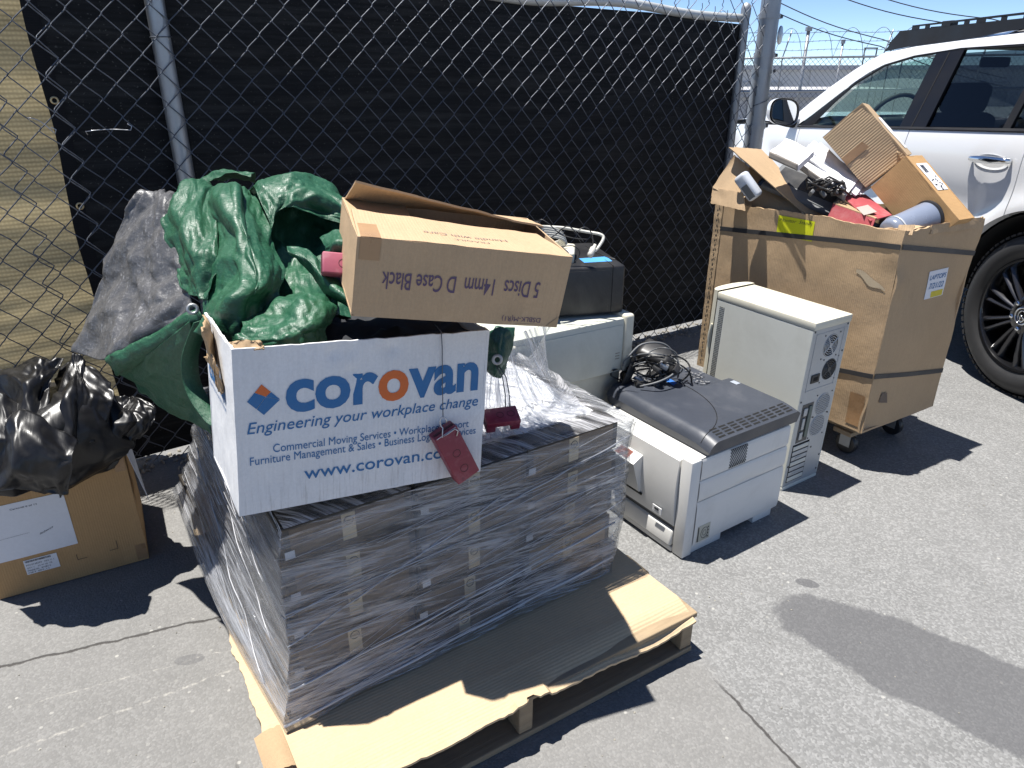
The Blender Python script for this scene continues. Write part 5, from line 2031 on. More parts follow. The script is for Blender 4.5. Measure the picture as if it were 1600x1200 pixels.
def big_carton():
    w, d, h = BB_W, BB_D, BB_H
    root = thing('large_carton', 'large battered brown carton with black straps, overflowing with scrap on a dolly', 'cardboard box', BB_M.translation, BB_M.to_euler())
    F = quad_carton(root, BB_M, w, d, h, C_KRAFT, 71.0, 0.0028, 0.014, th=0.008, nu=44, nv=34,
                    dents={'front': [(0.98, 0.9, 0.05, 0.008), (0.97, 0.08, 0.08, -0.008), (0.9, 0.3, 0.12, 0.004)],
                           'right': [(0.04, 0.75, 0.04, 0.014), (0.05, 0.05, 0.06, -0.012), (0.5, 0.5, 0.2, 0.014), (0.95, 0.6, 0.08, -0.015), (0.95, 0.95, 0.08, 0.014)]})
    fn, pf, n = F['front']
    fr, pr, nr = F['right']
    P = lambda x, y, z: BB_M @ Vector((x, y, z))
    # straps all round
    for hs in ((0.645, 0.715, 0.640, 0.63), (0.118, 0.236, 0.160, 0.12)):
        mb = MB()
        fb, fl_ = F['back'][0], F['left'][0]
        loops = [(F['front'], w, hs[0], hs[1]), (F['right'], d, hs[1], hs[2]), (F['back'], w, hs[2], hs[3]), (F['left'], d, hs[3], hs[0])]
        for (g, pan, nn), L, a, b in loops:
            mb.grid(lambda u, v: g(L * u, a + (b - a) * u - 0.009 + 0.018 * v) + nn * 0.0022, 22, 1)
            mb.grid(lambda u, v: g(L * u, a + (b - a) * u + 0.009) + nn * 0.0022 * (1 - v), 22, 1)
            mb.grid(lambda u, v: g(L * u, a + (b - a) * u - 0.009) + nn * 0.0022 * v, 22, 1)
        mb.build('strap', M_STRAP, root, smooth=True)
    # glued edge strip with punched holes on the left
    mb = MB()
    mb.grid(lambda u, v: fn(0.0 + 0.040 * u, h * v) + n * (0.006 - 0.004 * u + 0.002 * nz((v * 40, 0, 0), 1, 2)), 4, 60)
    mb.grid(lambda u, v: fn(0.0, h * v) + n * (0.006 * u) , 1, 60, True)
    mb.build('edge_strip', C_CORR, pf, smooth=True)
    for k in range(34):
        mb = MB()
        v = 0.03 + (h - 0.06) * k / 33
        c = fn(0.018 + 0.004 * (k % 2), v) + n * 0.0065
        mb.add([c + (P(0.0035 * math.cos(a), 0, 0.006 * math.sin(a)) - P(0, 0, 0)) for a in [q * math.pi / 4 for q in range(8)]], [list(range(8))])
        mb.build('punched_hole', M_DARKSTEEL, pf)
    # notes
    mb = patch(fn, 0.330, 0.498, 0.672, 0.748, 8, 5, 0.0008, n)
    nt = mb.build('yellow_note', pm('yellow_note', (0.58, 0.60, 0.010), 0.7, 0, 0.05), pf, smooth=True)
    mb = MB()
    letter(mb, 'Monitor  Stands', lambda a, b: fn(a, b) + n * 0.0016, 0.338, 0.726, 0.152, 0.013, -0.004, 0.3, v1=0.732)
    mb.build('handwriting', M_INK, pf)
    mb = patch(fr, 0.198, 0.325, 0.502, 0.605, 6, 6, 0.0008, nr, 0.006)
    mb.build('white_note', M_PAPER, pr, smooth=True)
    mb = patch(fr, 0.238, 0.318, 0.504, 0.527, 6, 3, 0.0014, nr)
    mb.build('yellow_mark', pm('yellow_mark', (0.62, 0.50, 0.05), 0.7), pr, smooth=True)
    mb = MB()
    g = lambda a, b: fr(a, b) + nr * 0.0018
    letter(mb, 'LAPTOPS', g, 0.212, 0.572, 0.108, 0.018, 0.004, 0.25)
    mb.build('handwriting', M_BLUEINK, pr)
    mb = MB()
    letter(mb, '7/21/22', g, 0.216, 0.538, 0.095, 0.022, 0.004, 0.25)
    mb.build('handwriting', M_BLUEINK, pr)
    # old tape smear, torn patches
    mb = MB()
    mb.grid(lambda u, v: fn(0.700 + 0.122 * u, 0.602 - 0.048 * u + 0.004 * math.sin(u * 9) - 0.034 * (v - 0.5) * (1.02 - 1.5 * abs(u - 0.45))) + n * 0.0009, 14, 4, True)
    mb.build('tape', pm('old_tape', (0.40, 0.32, 0.22), 0.22, 0, 0.15, 40), pf, smooth=True)
    mb = MB()
    mb.add([fr(0.07, 0.115) + nr * 0.002, fr(0.12, 0.105) + nr * 0.006, fr(0.105, 0.15) + nr * 0.004, fr(0.075, 0.155) + nr * 0.002], [[0, 1, 2, 3]])
    mb.build('torn_flap', pm('torn_dark', (0.16, 0.12, 0.09), 0.9), pr)
    mb = patch(fn, 0.775, 0.835, 0.02, 0.150, 6, 6, 0.0012, n)
    mb.build('tape', M_TAPE, pf, smooth=True)
    # folded-in top edges and the ripped corner
    for q, sd in (((P(0.50, 0.012, h - 0.012), P(w - 0.02, 0.012, h - 0.010), P(w - 0.06, 0.075, h - 0.03), P(0.50, 0.06, h - 0.035)), 1),
                  ((P(w - 0.012, 0.02, h - 0.010), P(w - 0.012, d - 0.02, h - 0.010), P(w - 0.10, d - 0.04, h + 0.010), P(w - 0.12, 0.05, h - 0.02)), 2),
                  ((P(w - 0.03, 0.0, h - 0.02), P(w + 0.012, 0.03, h - 0.02), P(w + 0.004, 0.05, h + 0.018), P(w - 0.04, 0.016, h + 0.012)), 3),
                  ((P(w + 0.004, d * 0.3, h - 0.03), P(w + 0.016, d - 0.01, h - 0.035), P(w + 0.010, d - 0.01, h + 0.006), P(w, d * 0.3, h + 0.004)), 5)):
        mb = MB()
        sheet(mb, *q, 0.005, 18, 10, 0.008, 14, sd * 9.0, (0, 0.01, 0.014, 0.01))
        mb.build('flap', C_KRAFT, root, smooth=True, angle=40)
    # dolly
    dol = thing('moving_dolly', 'low wheeled dolly carrying the large battered carton', 'dolly', P(w / 2, d / 2, -0.145), (0, 0, -1.016))
    Md = Matrix.Translation(BB_M.translation * 1.0) @ Matrix.Rotation(-1.016, 4, 'Z')
    Md.translation.z = 0
    Q = lambda x, y, z: Md @ Vector((x, y, z))
    for y in (0.05, d - 0.13):
        mb = MB()
        mb.box((0, 0, 0), (w - 0.10, 0.08, 0.022), None, 0.003, M=Md @ Matrix.Translation((w / 2, y + 0.04, 0.128)))
        mb.build('deck_board', wood_mat(), dol)
    for x in (0.06, w - 0.14):
        mb = MB()
        mb.box((0, 0, 0), (0.08, d - 0.08, 0.02), None, 0.003, M=Md @ Matrix.Translation((x + 0.04, d / 2, 0.1065)))
        mb.build('cross_board', wood_mat(), dol)
    for x in (0.10, w - 0.10):
        for y in (0.09, d - 0.09):
            cst = MB()
            for sgn in (-1, 1):
                cst.box((0, 0, 0), (0.045, 0.003, 0.06), None, 0, M=Md @ Matrix.Translation((x, y + sgn * 0.017, 0.066)))
            cst.box((0, 0, 0), (0.06, 0.06, 0.004), None, 0, M=Md @ Matrix.Translation((x, y, 0.0935)))
            c = sub(cst.build('castor', M_GALV, dol), dol)
            mb = MB()
            mb.lathe([(0.012, -0.013), (0.040, -0.013), (0.045, -0.008), (0.045, 0.008), (0.040, 0.013), (0.012, 0.013)], 24, Md @ Matrix.Translation((x, y, 0.0455)) @ Matrix.Rotation(R(90), 4, 'X'), True)
            mb.lathe([(0, -0.015), (0.013, -0.015), (0.013, 0.015), (0, 0.015)], 16, Md @ Matrix.Translation((x, y, 0.0455)) @ Matrix.Rotation(R(90), 4, 'X'))
            mb.build('wheel', M_TRIMB, c, smooth=True, angle=40)


M_TRIMB = pm('black_plastic', (0.018, 0.018, 0.019), 0.42, 0, 0.12, 10, 0.05, 90, 0.1, 100, dirt=(0.09, 0.085, 0.08), dscale=12, damount=0.3)
M_GREYP = pm('grey_plastic', (0.12, 0.125, 0.13), 0.5, 0, 0.1)
big_carton()


def hexa(root, B, e1, e2, e3, mat, seed, warp=0.002, th=0.004, nu=14, nv=10):
    """closed carton from a corner and three edges; returns surface functions of faces e1e2, e1e3, e2e3 at the corner"""
    B, e1, e2, e3 = map(Vector, (B, e1, e2, e3))
    cen = B + (e1 + e2 + e3) / 2
    res = []
    for (a, b, c) in ((e1, e2, e3), (e1, e3, e2), (e2, e3, e1)):
        for o in (B, B + c):
            x, y = a, b
            if (x.cross(y)).dot(o + (x + y) / 2 - cen) < 0:
                x, y = b, a
            mb = MB()
            fn, n = sheet(mb, o, o + x, o + x + y, o + y, th, nu, nv, warp, 10, seed)
            seed += 2.3
            ob = mb.build('side_panel', mat, root, smooth=True, angle=35)
            if o is B or (o - B).length < 1e-9:
                sw = (x is b)
                res.append((lambda p, q, fn=fn, n=n, sw=sw, e=0.0012: (fn(q, p) if sw else fn(p, q)) + n * e, ob, n))
    return res


def contents():
    # corrugated box standing on its corner
    B = Vector((1.466, 2.75, 1.135))
    root = thing('corrugated_box', 'tilted tan box of ribbed corrugated board, highest in the large carton', 'cardboard box', B)
    f12, f13, f23 = hexa(root, B, (-0.104, 0.055, -0.126), (-0.154, 0.109, 0.175), Vector((0.433, 0.693, -0.052)) * 0.26, C_CORR, 3.0, 0.003)
    fn, ob, n = f12
    mb = MB()
    mb.grid(lambda u, v: fn(0.44 + 0.555 * u + 0.03 * v * (1 - u), 0.44 + 0.13 * v) + n * 0.0006, 6, 4)
    mb.build('tape', M_TAPE, ob, smooth=True)
    fn, ob, n = f23
    mb = MB()
    mb.grid(lambda u, v: fn(0.12 + 0.6 * u, 0.45 + 0.45 * v) + n * 0.0006, 6, 4)
    mb.build('paper_label', M_PAPER, ob, smooth=True)
    mb = MB()
    sheet(mb, B + Vector((-0.02, 0.0, -0.015)), B + Vector((0.045, 0.10, -0.012)), B + Vector((0.02, 0.09, 0.025)), B + Vector((-0.035, 0.005, 0.012)), 0.004, 8, 6, 0.006, 20, 4, (0.006, 0.006, 0.006, 0.006))
    mb.build('flap', C_CORR, root, smooth=True)
    # golden-brown carton with shipping label
    B = Vector((1.440, 2.71, 1.136))
    root = thing('labelled_carton', 'golden brown carton with a white barcode label, leaning out of the large carton', 'cardboard box', B)
    f12, f13, f23 = hexa(root, B, (-0.067, 0.079, -0.123), (0.135, -0.191, -0.196), (0.1, 0.076, -0.006), C_LABEL, 5.0, 0.002)
    fn, ob, n = f23
    mb = MB()
    mb.grid(lambda u, v: fn(0.13 + 0.42 * u, 0.18 + 0.66 * v) + n * 0.0006, 8, 5)
    mb.build('shipping_label', M_PAPER, ob, smooth=True)
    mb = MB()
    r2 = random.Random(3)
    for k in range(16):
        a = 0.16 + 0.12 * k / 16
        mb.add([fn(a, 0.30) + n * 0.0012, fn(a + 0.004, 0.30) + n * 0.0012, fn(a + 0.004, 0.52) + n * 0.0012, fn(a, 0.52) + n * 0.0012], [[0, 1, 2, 3], [3, 2, 1, 0]])
    mb.build('barcode', M_INK, ob)
    mb = MB()
    for k in range(14):
        a = 0.33 + 0.2 * r2.random()
        b = 0.25 + 0.5 * r2.random()
        mb.add([fn(a, b) + n * 0.0012, fn(a + 0.02, b) + n * 0.0012, fn(a + 0.02, b + 0.08) + n * 0.0012, fn(a, b + 0.08) + n * 0.0012], [[0, 1, 2, 3], [3, 2, 1, 0]])
    mb.build('address_print', M_INK, ob)
    # open carton with a long flap at the left end
    root = thing('open_carton', 'small open carton with a long raised flap at the left end of the large carton', 'cardboard box', at(1140, 300, 2.95))
    A = lambda x, y, f: at(x, y, f)
    for q, sd in (((A(1257, 334, 2.82), A(1298, 338, 2.84), A(1189, 233, 3.16), A(1137, 229, 3.04)), 1),
                  ((A(1113, 293, 3.04), A(1150, 318, 2.94), A(1172, 262, 3.03), A(1147, 240, 3.06)), 2),
                  ((A(1110, 318, 3.02), A(1165, 330, 2.88), A(1160, 300, 2.93), A(1113, 292, 3.045)), 3),
                  ((A(1175, 330, 3.02), A(1262, 345, 2.80), A(1200, 262, 3.15), A(1170, 258, 3.10)), 4)):
        mb = MB()
        sheet(mb, *q, 0.004, 24, 12, 0.004, 8, sd * 7.7, (0.003, 0.003, 0.004, 0.003))
        mb.build('flap', C_KRAFT if sd < 4 else C_INNER, root, smooth=True, angle=35)
    # things inside it
    root = thing('black_monitor', 'black flat monitor pushed into the small open carton', 'monitor', at(1210, 310, 2.86))
    M = Matrix.Translation(at(1208, 305, 3.02)) @ Euler((R(-25), R(38), R(-50))).to_matrix().to_4x4()
    mb = MB(); mb.box((0, 0, 0), (0.17, 0.03, 0.11), None, 0.006, M=M); mb.build('case', M_TRIMB, root, smooth=True, angle=30)
    mb = MB(); mb.box((0, -0.0165, 0), (0.15, 0.002, 0.09), None, 0, M=M); mb.build('screen', pm('screen', (0.006, 0.006, 0.007), 0.15), root)
    root = thing('white_plastic_tray', 'bluish white plastic piece sticking out of the small open carton', 'plastic piece', at(1168, 292, 2.93))
    M = Matrix.Translation(at(1169, 291, 2.92)) @ Euler((R(15), R(48), R(-30))).to_matrix().to_4x4()
    mb = MB(); mb.box((0, 0, 0), (0.115, 0.05, 0.055), None, 0.014, 3, M=M); mb.build('body', pm('white_plastic', (0.50, 0.53, 0.58), 0.35), root, smooth=True)
    mb = MB(); mb.box((0.02, -0.026, 0.0), (0.06, 0.003, 0.03), None, 0.001, M=M); mb.build('panel', M_GREYP, root)
    # reams of white paper
    root = thing('paper_stack', 'fanned stack of white paper and grey-edged pads leaning left of the ribbed box', 'paper', at(1270, 270, 2.9))
    for k, (a, b, c, mt) in enumerate((
            ((1203, 237), (1247, 257), (1228, 217), M_PAPER), ((1243, 250), (1322, 306), (1264, 226), M_PAPER), ((1252, 240), (1338, 305), (1272, 219), M_PAPER),
            ((1264, 232), (1346, 303), (1282, 223), M_PAPER))):
        y0 = 2.86 + 0.022 * k
        p0, p1, p2 = at(*a, y0 + 0.03), at(*b, y0 - 0.12), at(*c, y0 + 0.12)
        mb = MB()
        thk = 0.022 if k in (0, 1) else 0.006
        sheet(mb, p0, p1, p1 + (p2 - p0), p2, thk, 12, 10, 0.007, 9, k * 3.0)
        mb.build('paper_ream', [M_PAPER][0], root, smooth=True, angle=40)
        if k < 2:
            mb = MB()
            d = (p1 - p0)
            sheet(mb, p0 + Vector((-0.004, -0.006, -0.022)), p1 + Vector((-0.004, -0.006, -0.022)), p1 + Vector((-0.004, -0.006, 0.002)), p0 + Vector((-0.004, -0.006, 0.002)), 0.003, 12, 4, 0.002, 12, k)
            mb.build('cover', pm('grey_board', (0.27, 0.24, 0.21), 0.8), root, smooth=True)
    # red box files
    root = thing('red_box_file', 'faded red box file with a torn lid wedged below the paper stack', 'box file', at(1340, 325, 2.66))
    M_RED = pm('faded_red', (0.33, 0.055, 0.065), 0.6, 0, 0.15, 12, dirt=(0.45, 0.25, 0.24), dscale=14, damount=0.4)
    for q, sd, m in (((A(1293, 340, 2.72), A(1362, 356, 2.57), A(1368, 341, 2.58), A(1302, 317, 2.73)), 1, M_RED),
                     ((A(1302, 317, 2.73), A(1368, 341, 2.58), A(1378, 338, 2.66), A(1312, 312, 2.80)), 2, C_INNER),
                     ((A(1360, 345, 2.58), A(1394, 336, 2.63), A(1352, 303, 2.86), A(1313, 304, 2.82)), 3, M_RED)):
        mb = MB()
        sheet(mb, *q, 0.004, 12, 8, 0.002, 12, sd * 2.0, (0, 0, 0.004, 0))
        mb.build('board', m, root, smooth=True, angle=35)
    mb = MB()
    sheet(mb, A(1350, 336, 2.605), A(1370, 331, 2.635), A(1356, 320, 2.70), A(1338, 324, 2.68), 0.001, 4, 4, 0.001, 9, 1)
    mb.build('paper_label', pm('grey_label', (0.36, 0.30, 0.27), 0.8), root)
    # translucent bin
    p0, p1 = at(1394, 362, 2.54), at(1450, 340, 2.60)
    ax = (p1 - p0).normalized()
    M = ax.to_track_quat('Z', 'Y').to_matrix().to_4x4()
    M.translation = p0
    L = (p1 - p0).length
    root = thing('plastic_bin', 'small bluish grey plastic bin lying on its side at the corner of the large carton', 'bin', p0)
    t = pm('bluish_plastic', (0.19, 0.22, 0.29), 0.25, 0, 0.08, 8)
    mb = MB()
    mb.lathe([(0, -0.02), (0.036, -0.02), (0.046, -0.012), (0.050, 0.0), (0.058, L), (0.056, L), (0.05, 0.01)], 40, M)
    mb.build('body', t, root, smooth=True, angle=40)
    mb = MB()
    mb.lathe([(0.0585, L - 0.006), (0.063, L - 0.002), (0.063, L + 0.006), (0.057, L + 0.008), (0.052, L - 0.002), (0, L - 0.01)], 40, M)
    mb.build('rim', M_TRIMB, root, smooth=True, angle=40)
    mb = MB()
    mb.lathe([(0.0510, 0.010), (0.0535, 0.010), (0.0535, 0.016), (0.0515, 0.016)], 40, M, True)
    mb.build('band', pm('pale_band', (0.5, 0.52, 0.55), 0.3), root, smooth=True)
    # laptop bases, black odds and ends, cables
    root = thing('grey_laptop', 'dark grey laptop base lying flat below the paper stack', 'laptop', at(1260, 300, 2.92))
    M = Matrix.Translation(at(1262, 292, 2.96)) @ Euler((R(24), R(16), R(-40))).to_matrix().to_4x4()
    mb = MB(); mb.box((0, 0, 0), (0.30, 0.22, 0.022), None, 0.006, M=M); mb.build('base', M_GREYP, root, smooth=True, angle=30)
    mb = MB(); mb.box((0, 0, 0.0115), (0.26, 0.10, 0.002), None, 0, M=M); mb.build('keyboard', M_TRIMB, root)
    root = thing('cable_tangle', 'tangle of black connectors and cables between the raised flap and the paper stack', 'cables', at(1285, 302, 2.78))
    r2 = random.Random(4)
    for k in range(7):
        mb = MB()
        c = at(1272 + 7 * k, 300 + r2.uniform(-6, 6), 2.78)
        pts = [c + Vector((0.05 * math.sin(q * 0.9 + k), 0.05 * math.cos(q * 0.7 + k * 2), 0.018 * math.sin(q * 1.7 + k) + 0.02)) for q in range(9)]
        sm = []
        for i in range(len(pts) - 1):
            for t_ in range(3):
                sm.append(pts[i].lerp(pts[i + 1], t_ / 3))
        mb.tube(sm, 0.004, 6)
        mb.build('cable', M_TRIMB, root, smooth=True)
    for k in range(6):
        mb = MB()
        c = at(1268 + 9 * k, 296 + r2.uniform(-6, 8), 2.76)
        mb.box(c, (0.028, 0.018, 0.014), (r2.uniform(0, 3), r2.uniform(0, 3), r2.uniform(0, 3)), 0.003)
        mb.build('connector', M_TRIMB if k % 2 else M_GREYP, root, smooth=True, angle=30)
    # scrap bed that fills the large carton
    mb = MB()
    P = lambda x, y, z: BB_M @ Vector((x, y, z))
    mb.grid(lambda u, v: P(0.02 + (BB_W - 0.04) * u, 0.02 + (BB_D - 0.04) * v, BB_H - 0.075 + 0.03 * nz((u * 5, v * 3, 0), 2, 1) + 0.02 * nz((u * 15, v * 9, 0), 2, 1)), 40, 26)
    tag(mb.build('dark_scrap', pm('dark_scrap', (0.022, 0.022, 0.024), 0.55, 0, 0.4, 30), smooth=True), 'dark electronic scrap bedding filling the large battered carton', kind='stuff')


contents()

# ================================================================== OLD ELECTRONICS
M_BEIGE = pm('beige_plastic', (0.64, 0.61, 0.50), 0.42, 0, 0.04, 5, 0.02, 80, 0.0, spec=0.45, dirt=(0.40, 0.36, 0.27), dscale=7, damount=0.30)
M_CASE = pm('painted_case', (0.62, 0.62, 0.56), 0.40, 0, 0.05, 4, 0.015, 90, 0.0, dirt=(0.40, 0.39, 0.33), dscale=5, damount=0.25)
M_REAR = pm('rear_steel', (0.47, 0.48, 0.48), 0.42, 0.3, 0.08, 8)
M_PRN = pm('printer_shell', (0.67, 0.66, 0.63), 0.45, 0, 0.03, 5, 0.02, 100, 0.0, dirt=(0.36, 0.35, 0.32), dscale=6, damount=0.22)
M_LID = pm('printer_lid', (0.042, 0.048, 0.062), 0.40, 0, 0.10, 6, 0.06, 140, 0.08, 200, dirt=(0.13, 0.13, 0.14), dscale=5, damount=0.4)
M_HOLE = pm('dark_hole', (0.004, 0.004, 0.004), 0.9)
M_BLUETAPE = pm('blue_tape', (0.025, 0.13, 0.42), 0.6, 0, 0.1, 30)
M_BLACKCASE = pm('dusty_black', (0.016, 0.016, 0.017), 0.42, 0, 0.15, 6, 0.06, 120, 0.05, 200, dirt=(0.045, 0.044, 0.042), dscale=6, damount=0.8)


def printer():
    M = rot_box(0.353, 2.12, 0.0, -0.987)
    root = thing('laser_printer', 'pale grey laser printer with a dark curved lid standing on the asphalt', 'printer', M.translation, (0, 0, -0.987))
    w, d, h = 0.337, 0.46, 0.352
    x0 = -0.10
    def part(name, mb, mat, par=None, smooth=True, angle=30):
        o = mb.build(name, mat, par or root, smooth=smooth, world=False, angle=angle)
        return o
    # main body, standing on a set-back foot so the base line steps up between
    mb = MB()
    mb.bx(x0, w - 0.002, 0.030, d, 0.030, h, 0.006)
    part('body', mb, M_PRN)
    for a, b in ((0.032, 0.185), (0.345, d - 0.02)):
        mb = MB(); mb.bx(x0 + 0.01, w - 0.006, a, b, 0.001, 0.0295, 0.003)
        part('foot', mb, M_PRN)
    # right side: three stacked panels with seams, finger scoop
    for z0, z1 in ((0.034, 0.196), (0.1985, 0.272), (0.2745, 0.350)):
        mb = MB()
        def f(u, v, z0=z0, z1=z1):
            y = 0.040 + (d - 0.044) * u
            z = z0 + (z1 - z0) * v
            x = w + 0.004 * math.sin(math.pi * min(1, max(0, v)) * 1.0) ** 0.25
            if z0 == 0.1985 and v < 0.4:
                x -= 0.006 * math.exp(-((y - 0.27) / 0.05) ** 2) * (1 - v / 0.4)
            return Vector((x, y, z))
        mb.grid(f, 30, 10)
        part('side_panel', mb, M_PRN)
    mb = MB()
    for i in range(10):
        for j in range(13):
            y, z = 0.165 + i * 0.0078 + (j % 2) * 0.0039, 0.281 + j * 0.0053
            mb.bx(w + 0.0035, w + 0.0048, y, y + 0.0045, z, z + 0.0034)
    part('vent_grid', mb, M_HOLE, smooth=False)
    mb = MB(); mb.bx(w + 0.003, w + 0.0048, 0.055, 0.112, 0.036 + 0.008, 0.103)
    lb = part('rating_label', mb, pm('rating_label', (0.42, 0.41, 0.34), 0.5), smooth=False)
    mb = MB()
    X = w + 0.0052
    mb.add([(X, 0.056, 0.046), (X, 0.061, 0.046), (X, 0.061, 0.100), (X, 0.056, 0.100)], [[0, 1, 2, 3]])
    mb.tube([(X, 0.087 + 0.016 * math.cos(a), 0.072 + 0.02 * math.sin(a)) for a in [q * math.pi / 10 for q in range(21)]], 0.0008, 4, False)
    mb.tube([(X, 0.087 + 0.008 * math.cos(a), 0.072 + 0.010 * math.sin(a)) for a in [q * math.pi / 10 for q in range(21)]], 0.0006, 4, False)
    for q in range(4):
        mb.add([(X, 0.100, 0.050 + 0.012 * q), (X, 0.106, 0.050 + 0.012 * q), (X, 0.106, 0.055 + 0.012 * q), (X, 0.100, 0.055 + 0.012 * q)], [[0, 1, 2, 3]])
    part('marking', mb, M_INK, lb, smooth=False)
    mb = MB(); mb.bx(w + 0.0, w + 0.002, 0.012, 0.030, 0.300, 0.318, 0.001)
    part('button', mb, M_PRN)
    # front: corner strip, big door, pull-out handle plate, drawer
    mb = MB(); mb.bx(0.296, w + 0.003, -0.004, 0.0385, 0.004, 0.352, 0.004)
    part('corner_strip', mb, M_PRN)
    mb = MB()
    mb.grid(lambda u, v: Vector((x0 + (0.292 - x0) * u, 0.003 - 0.014 * math.sin(math.pi * (0.12 + 0.76 * v)) - 0.004 * v, 0.100 + 0.238 * v)), 8, 12)
    mb.grid(lambda u, v: Vector((x0 + (0.292 - x0) * u, 0.003 - 0.014 * math.sin(math.pi * 0.88) - 0.004 + 0.06 * v, 0.338 + 0.016 * v)), 8, 3)
    mb.grid(lambda u, v: Vector((x0 + (0.292 - x0) * u, 0.003 - 0.014 * math.sin(math.pi * 0.12) + 0.03 * v, 0.100)), 8, 2, True)
    mb.grid(lambda u, v: Vector((0.292, 0.003 - 0.014 * math.sin(math.pi * (0.12 + 0.76 * v)) - 0.004 * v + 0.03 * u, 0.100 + 0.238 * v)), 2, 12)
    door = part('front_door', mb, M_PRN)
    # handle plate: wedge that stands proud at the top
    mb = MB()
    P8 = [(0.0, -0.052, 0.268), (0.142, -0.052, 0.268), (0.142, -0.012, 0.290), (0.0, -0.012, 0.290), (0.0, -0.018, 0.155), (0.142, -0.018, 0.155), (0.142, -0.004, 0.150), (0.0, -0.004, 0.150)]
    mb.add(P8, [[0, 1, 2, 3], [4, 5, 1, 0], [1, 5, 6, 2], [0, 3, 7, 4], [7, 6, 5, 4], [3, 2, 6, 7]])
    hp = part('handle_plate', mb, M_PRN, door, smooth=False)
    mb = MB()
    mb.add([(0.045, -0.0465, 0.2720), (0.105, -0.0465, 0.2720), (0.105, -0.018, 0.2875), (0.045, -0.018, 0.2875)], [[0, 1, 2, 3]])
    part('display_window', mb, pm('display_red', (0.20, 0.075, 0.06), 0.25, 0, 0.5, 60), door, smooth=False)
    mb = MB(); mb.bx(-0.01, 0.15, -0.0125, -0.0105, 0.143, 0.152)
    part('handle_gap', mb, M_HOLE, door, smooth=False)
    mb = MB(); mb.bx(0.205, 0.245, -0.0145, -0.0118, 0.118, 0.142)
    bdg = part('badge', mb, pm('badge_white', (0.62, 0.62, 0.62), 0.4), door, smooth=False)
    mb = MB()
    mb.bx(0.215, 0.224, -0.0160, -0.0147, 0.130, 0.137)
    mb.bx(0.226, 0.233, -0.0160, -0.0147, 0.130, 0.138)
    letter(mb, 'laser print', lambda a, b: Vector((a, -0.0162, b)), 0.210, 0.1225, 0.030, 0.003)
    part('marking', mb, M_INK, door, smooth=False)
    mb = MB(); mb.bx(x0, 0.292, 0.008, 0.030, 0.060, 0.100)
    part('recess', mb, pm('recess_grey', (0.13, 0.13, 0.13), 0.6), smooth=False)
    mb = MB(); mb.bx(x0, 0.290, -0.012, 0.028, 0.024, 0.080, 0.007, 3)
    for q in mb.v:
        if q.z > 0.05 and q.y < 0.01:
            q.y += 0.010
    part('paper_drawer', mb, M_PRN)
    mb = MB(); mb.bx(x0, 0.2935, -0.005, 0.028, 0.004, 0.0205, 0.003)
    part('plinth', mb, M_PRN)
    # sloping white shelf under the lid
    mb = MB()
    mb.grid(lambda u, v: Vector((x0 + (w - x0 - 0.001) * u, 0.040 + 0.12 * v, 0.3525 + 0.012 * v)), 4, 4)
    part('shelf', mb, M_PRN)
    # dark lid with a rolled front edge
    lid0, lid1 = -0.125, 0.349
    def lf(u, v):
        x = lid0 + (lid1 - lid0) * u
        y = 0.045 + 0.437 * v
        z = 0.420 - 0.006 * u
        # front roll
        if v < 0.11:
            t = v / 0.11
            z -= 0.032 * (1 - math.sin(math.pi / 2 * t) ** 0.7)
            y += 0.010 * (1 - t) - 0.0
        # right chamfer with vents
        if u > 0.86:
            z -= 0.012 * ((u - 0.86) / 0.14) ** 1.4
        if v > 0.97:
            z -= 0.01 * (v - 0.97) / 0.03
        # output tray recess near the left rear
        k = 1 / (1 + math.exp(-(0.36 - u) * 90)) * 1 / (1 + math.exp(-(v - 0.68) * 90))
        z -= 0.022 * k
        return Vector((x, y, z))
    mb = MB()
    mb.grid(lf, 60, 60)
    rim = lambda t: lf(*((t * 4, 0) if t < .25 else (1, (t - .25) * 4) if t < .5 else (1 - (t - .5) * 4, 1) if t < .75 else (0, 1 - (t - .75) * 4)))
    def skirt(u, v):
        p = rim(min(u, 0.99999))
        zb = 0.364 if True else 0
        inx = 0.5 * (lid0 + lid1)
        q = Vector((inx + (p.x - inx) * (1 - 0.02 * v), 0.26 + (p.y - 0.26) * (1 - 0.02 * v), p.z + (min(p.z, zb) - 0.004 - p.z) * v))
        return q
    mb.grid(skirt, 160, 3, True)
    lid = part('lid', mb, M_LID, angle=40)
    mb = MB(); mb.bx(lid0 + 0.008, lid1 - 0.008, 0.060, 0.474, 0.356, 0.3625, 0.002)
    part('lid_base', mb, pm('lid_base', (0.025, 0.025, 0.028), 0.5), lid)
    mb = MB()
    def slit(y0, y1, u0):
        n = 6
        for q in range(n):
            pass
        x_a = lid0 + (lid1 - lid0) * u0
        pts = []
        for (xx, yy) in ((x_a, y0), (x_a + 0.0065, y0), (x_a + 0.0065, y1), (x_a, y1)):
            u = (xx - lid0) / (lid1 - lid0)
            v = (yy - 0.045) / 0.437
            p = lf(u, v)
            p.z += 0.0009
            pts.append(p)
        mb.add(pts, [[0, 1, 2, 3]])
    for g in range(9):
        y0 = 0.105 + g * 0.040
        for r in range(4):
            slit(y0, y0 + 0.029, 0.885 + 0.026 * r)
    part('vent_slots', mb, M_HOLE, lid, smooth=False)
    # moulded curve across the lid
    mb = MB()
    pts = []
    for q in range(25):
        t = q / 24
        x = -0.01 + 0.318 * math.sin(t * math.pi / 2) ** 0.9
        y = 0.285 - 0.235 * (1 - math.cos(t * math.pi / 2)) ** 1.0
        p = lf((x - lid0) / (lid1 - lid0), (y - 0.045) / 0.437)
        pts.append(p + Vector((0, 0, 0.0006)))
    mb.tube(pts, 0.0013, 5)
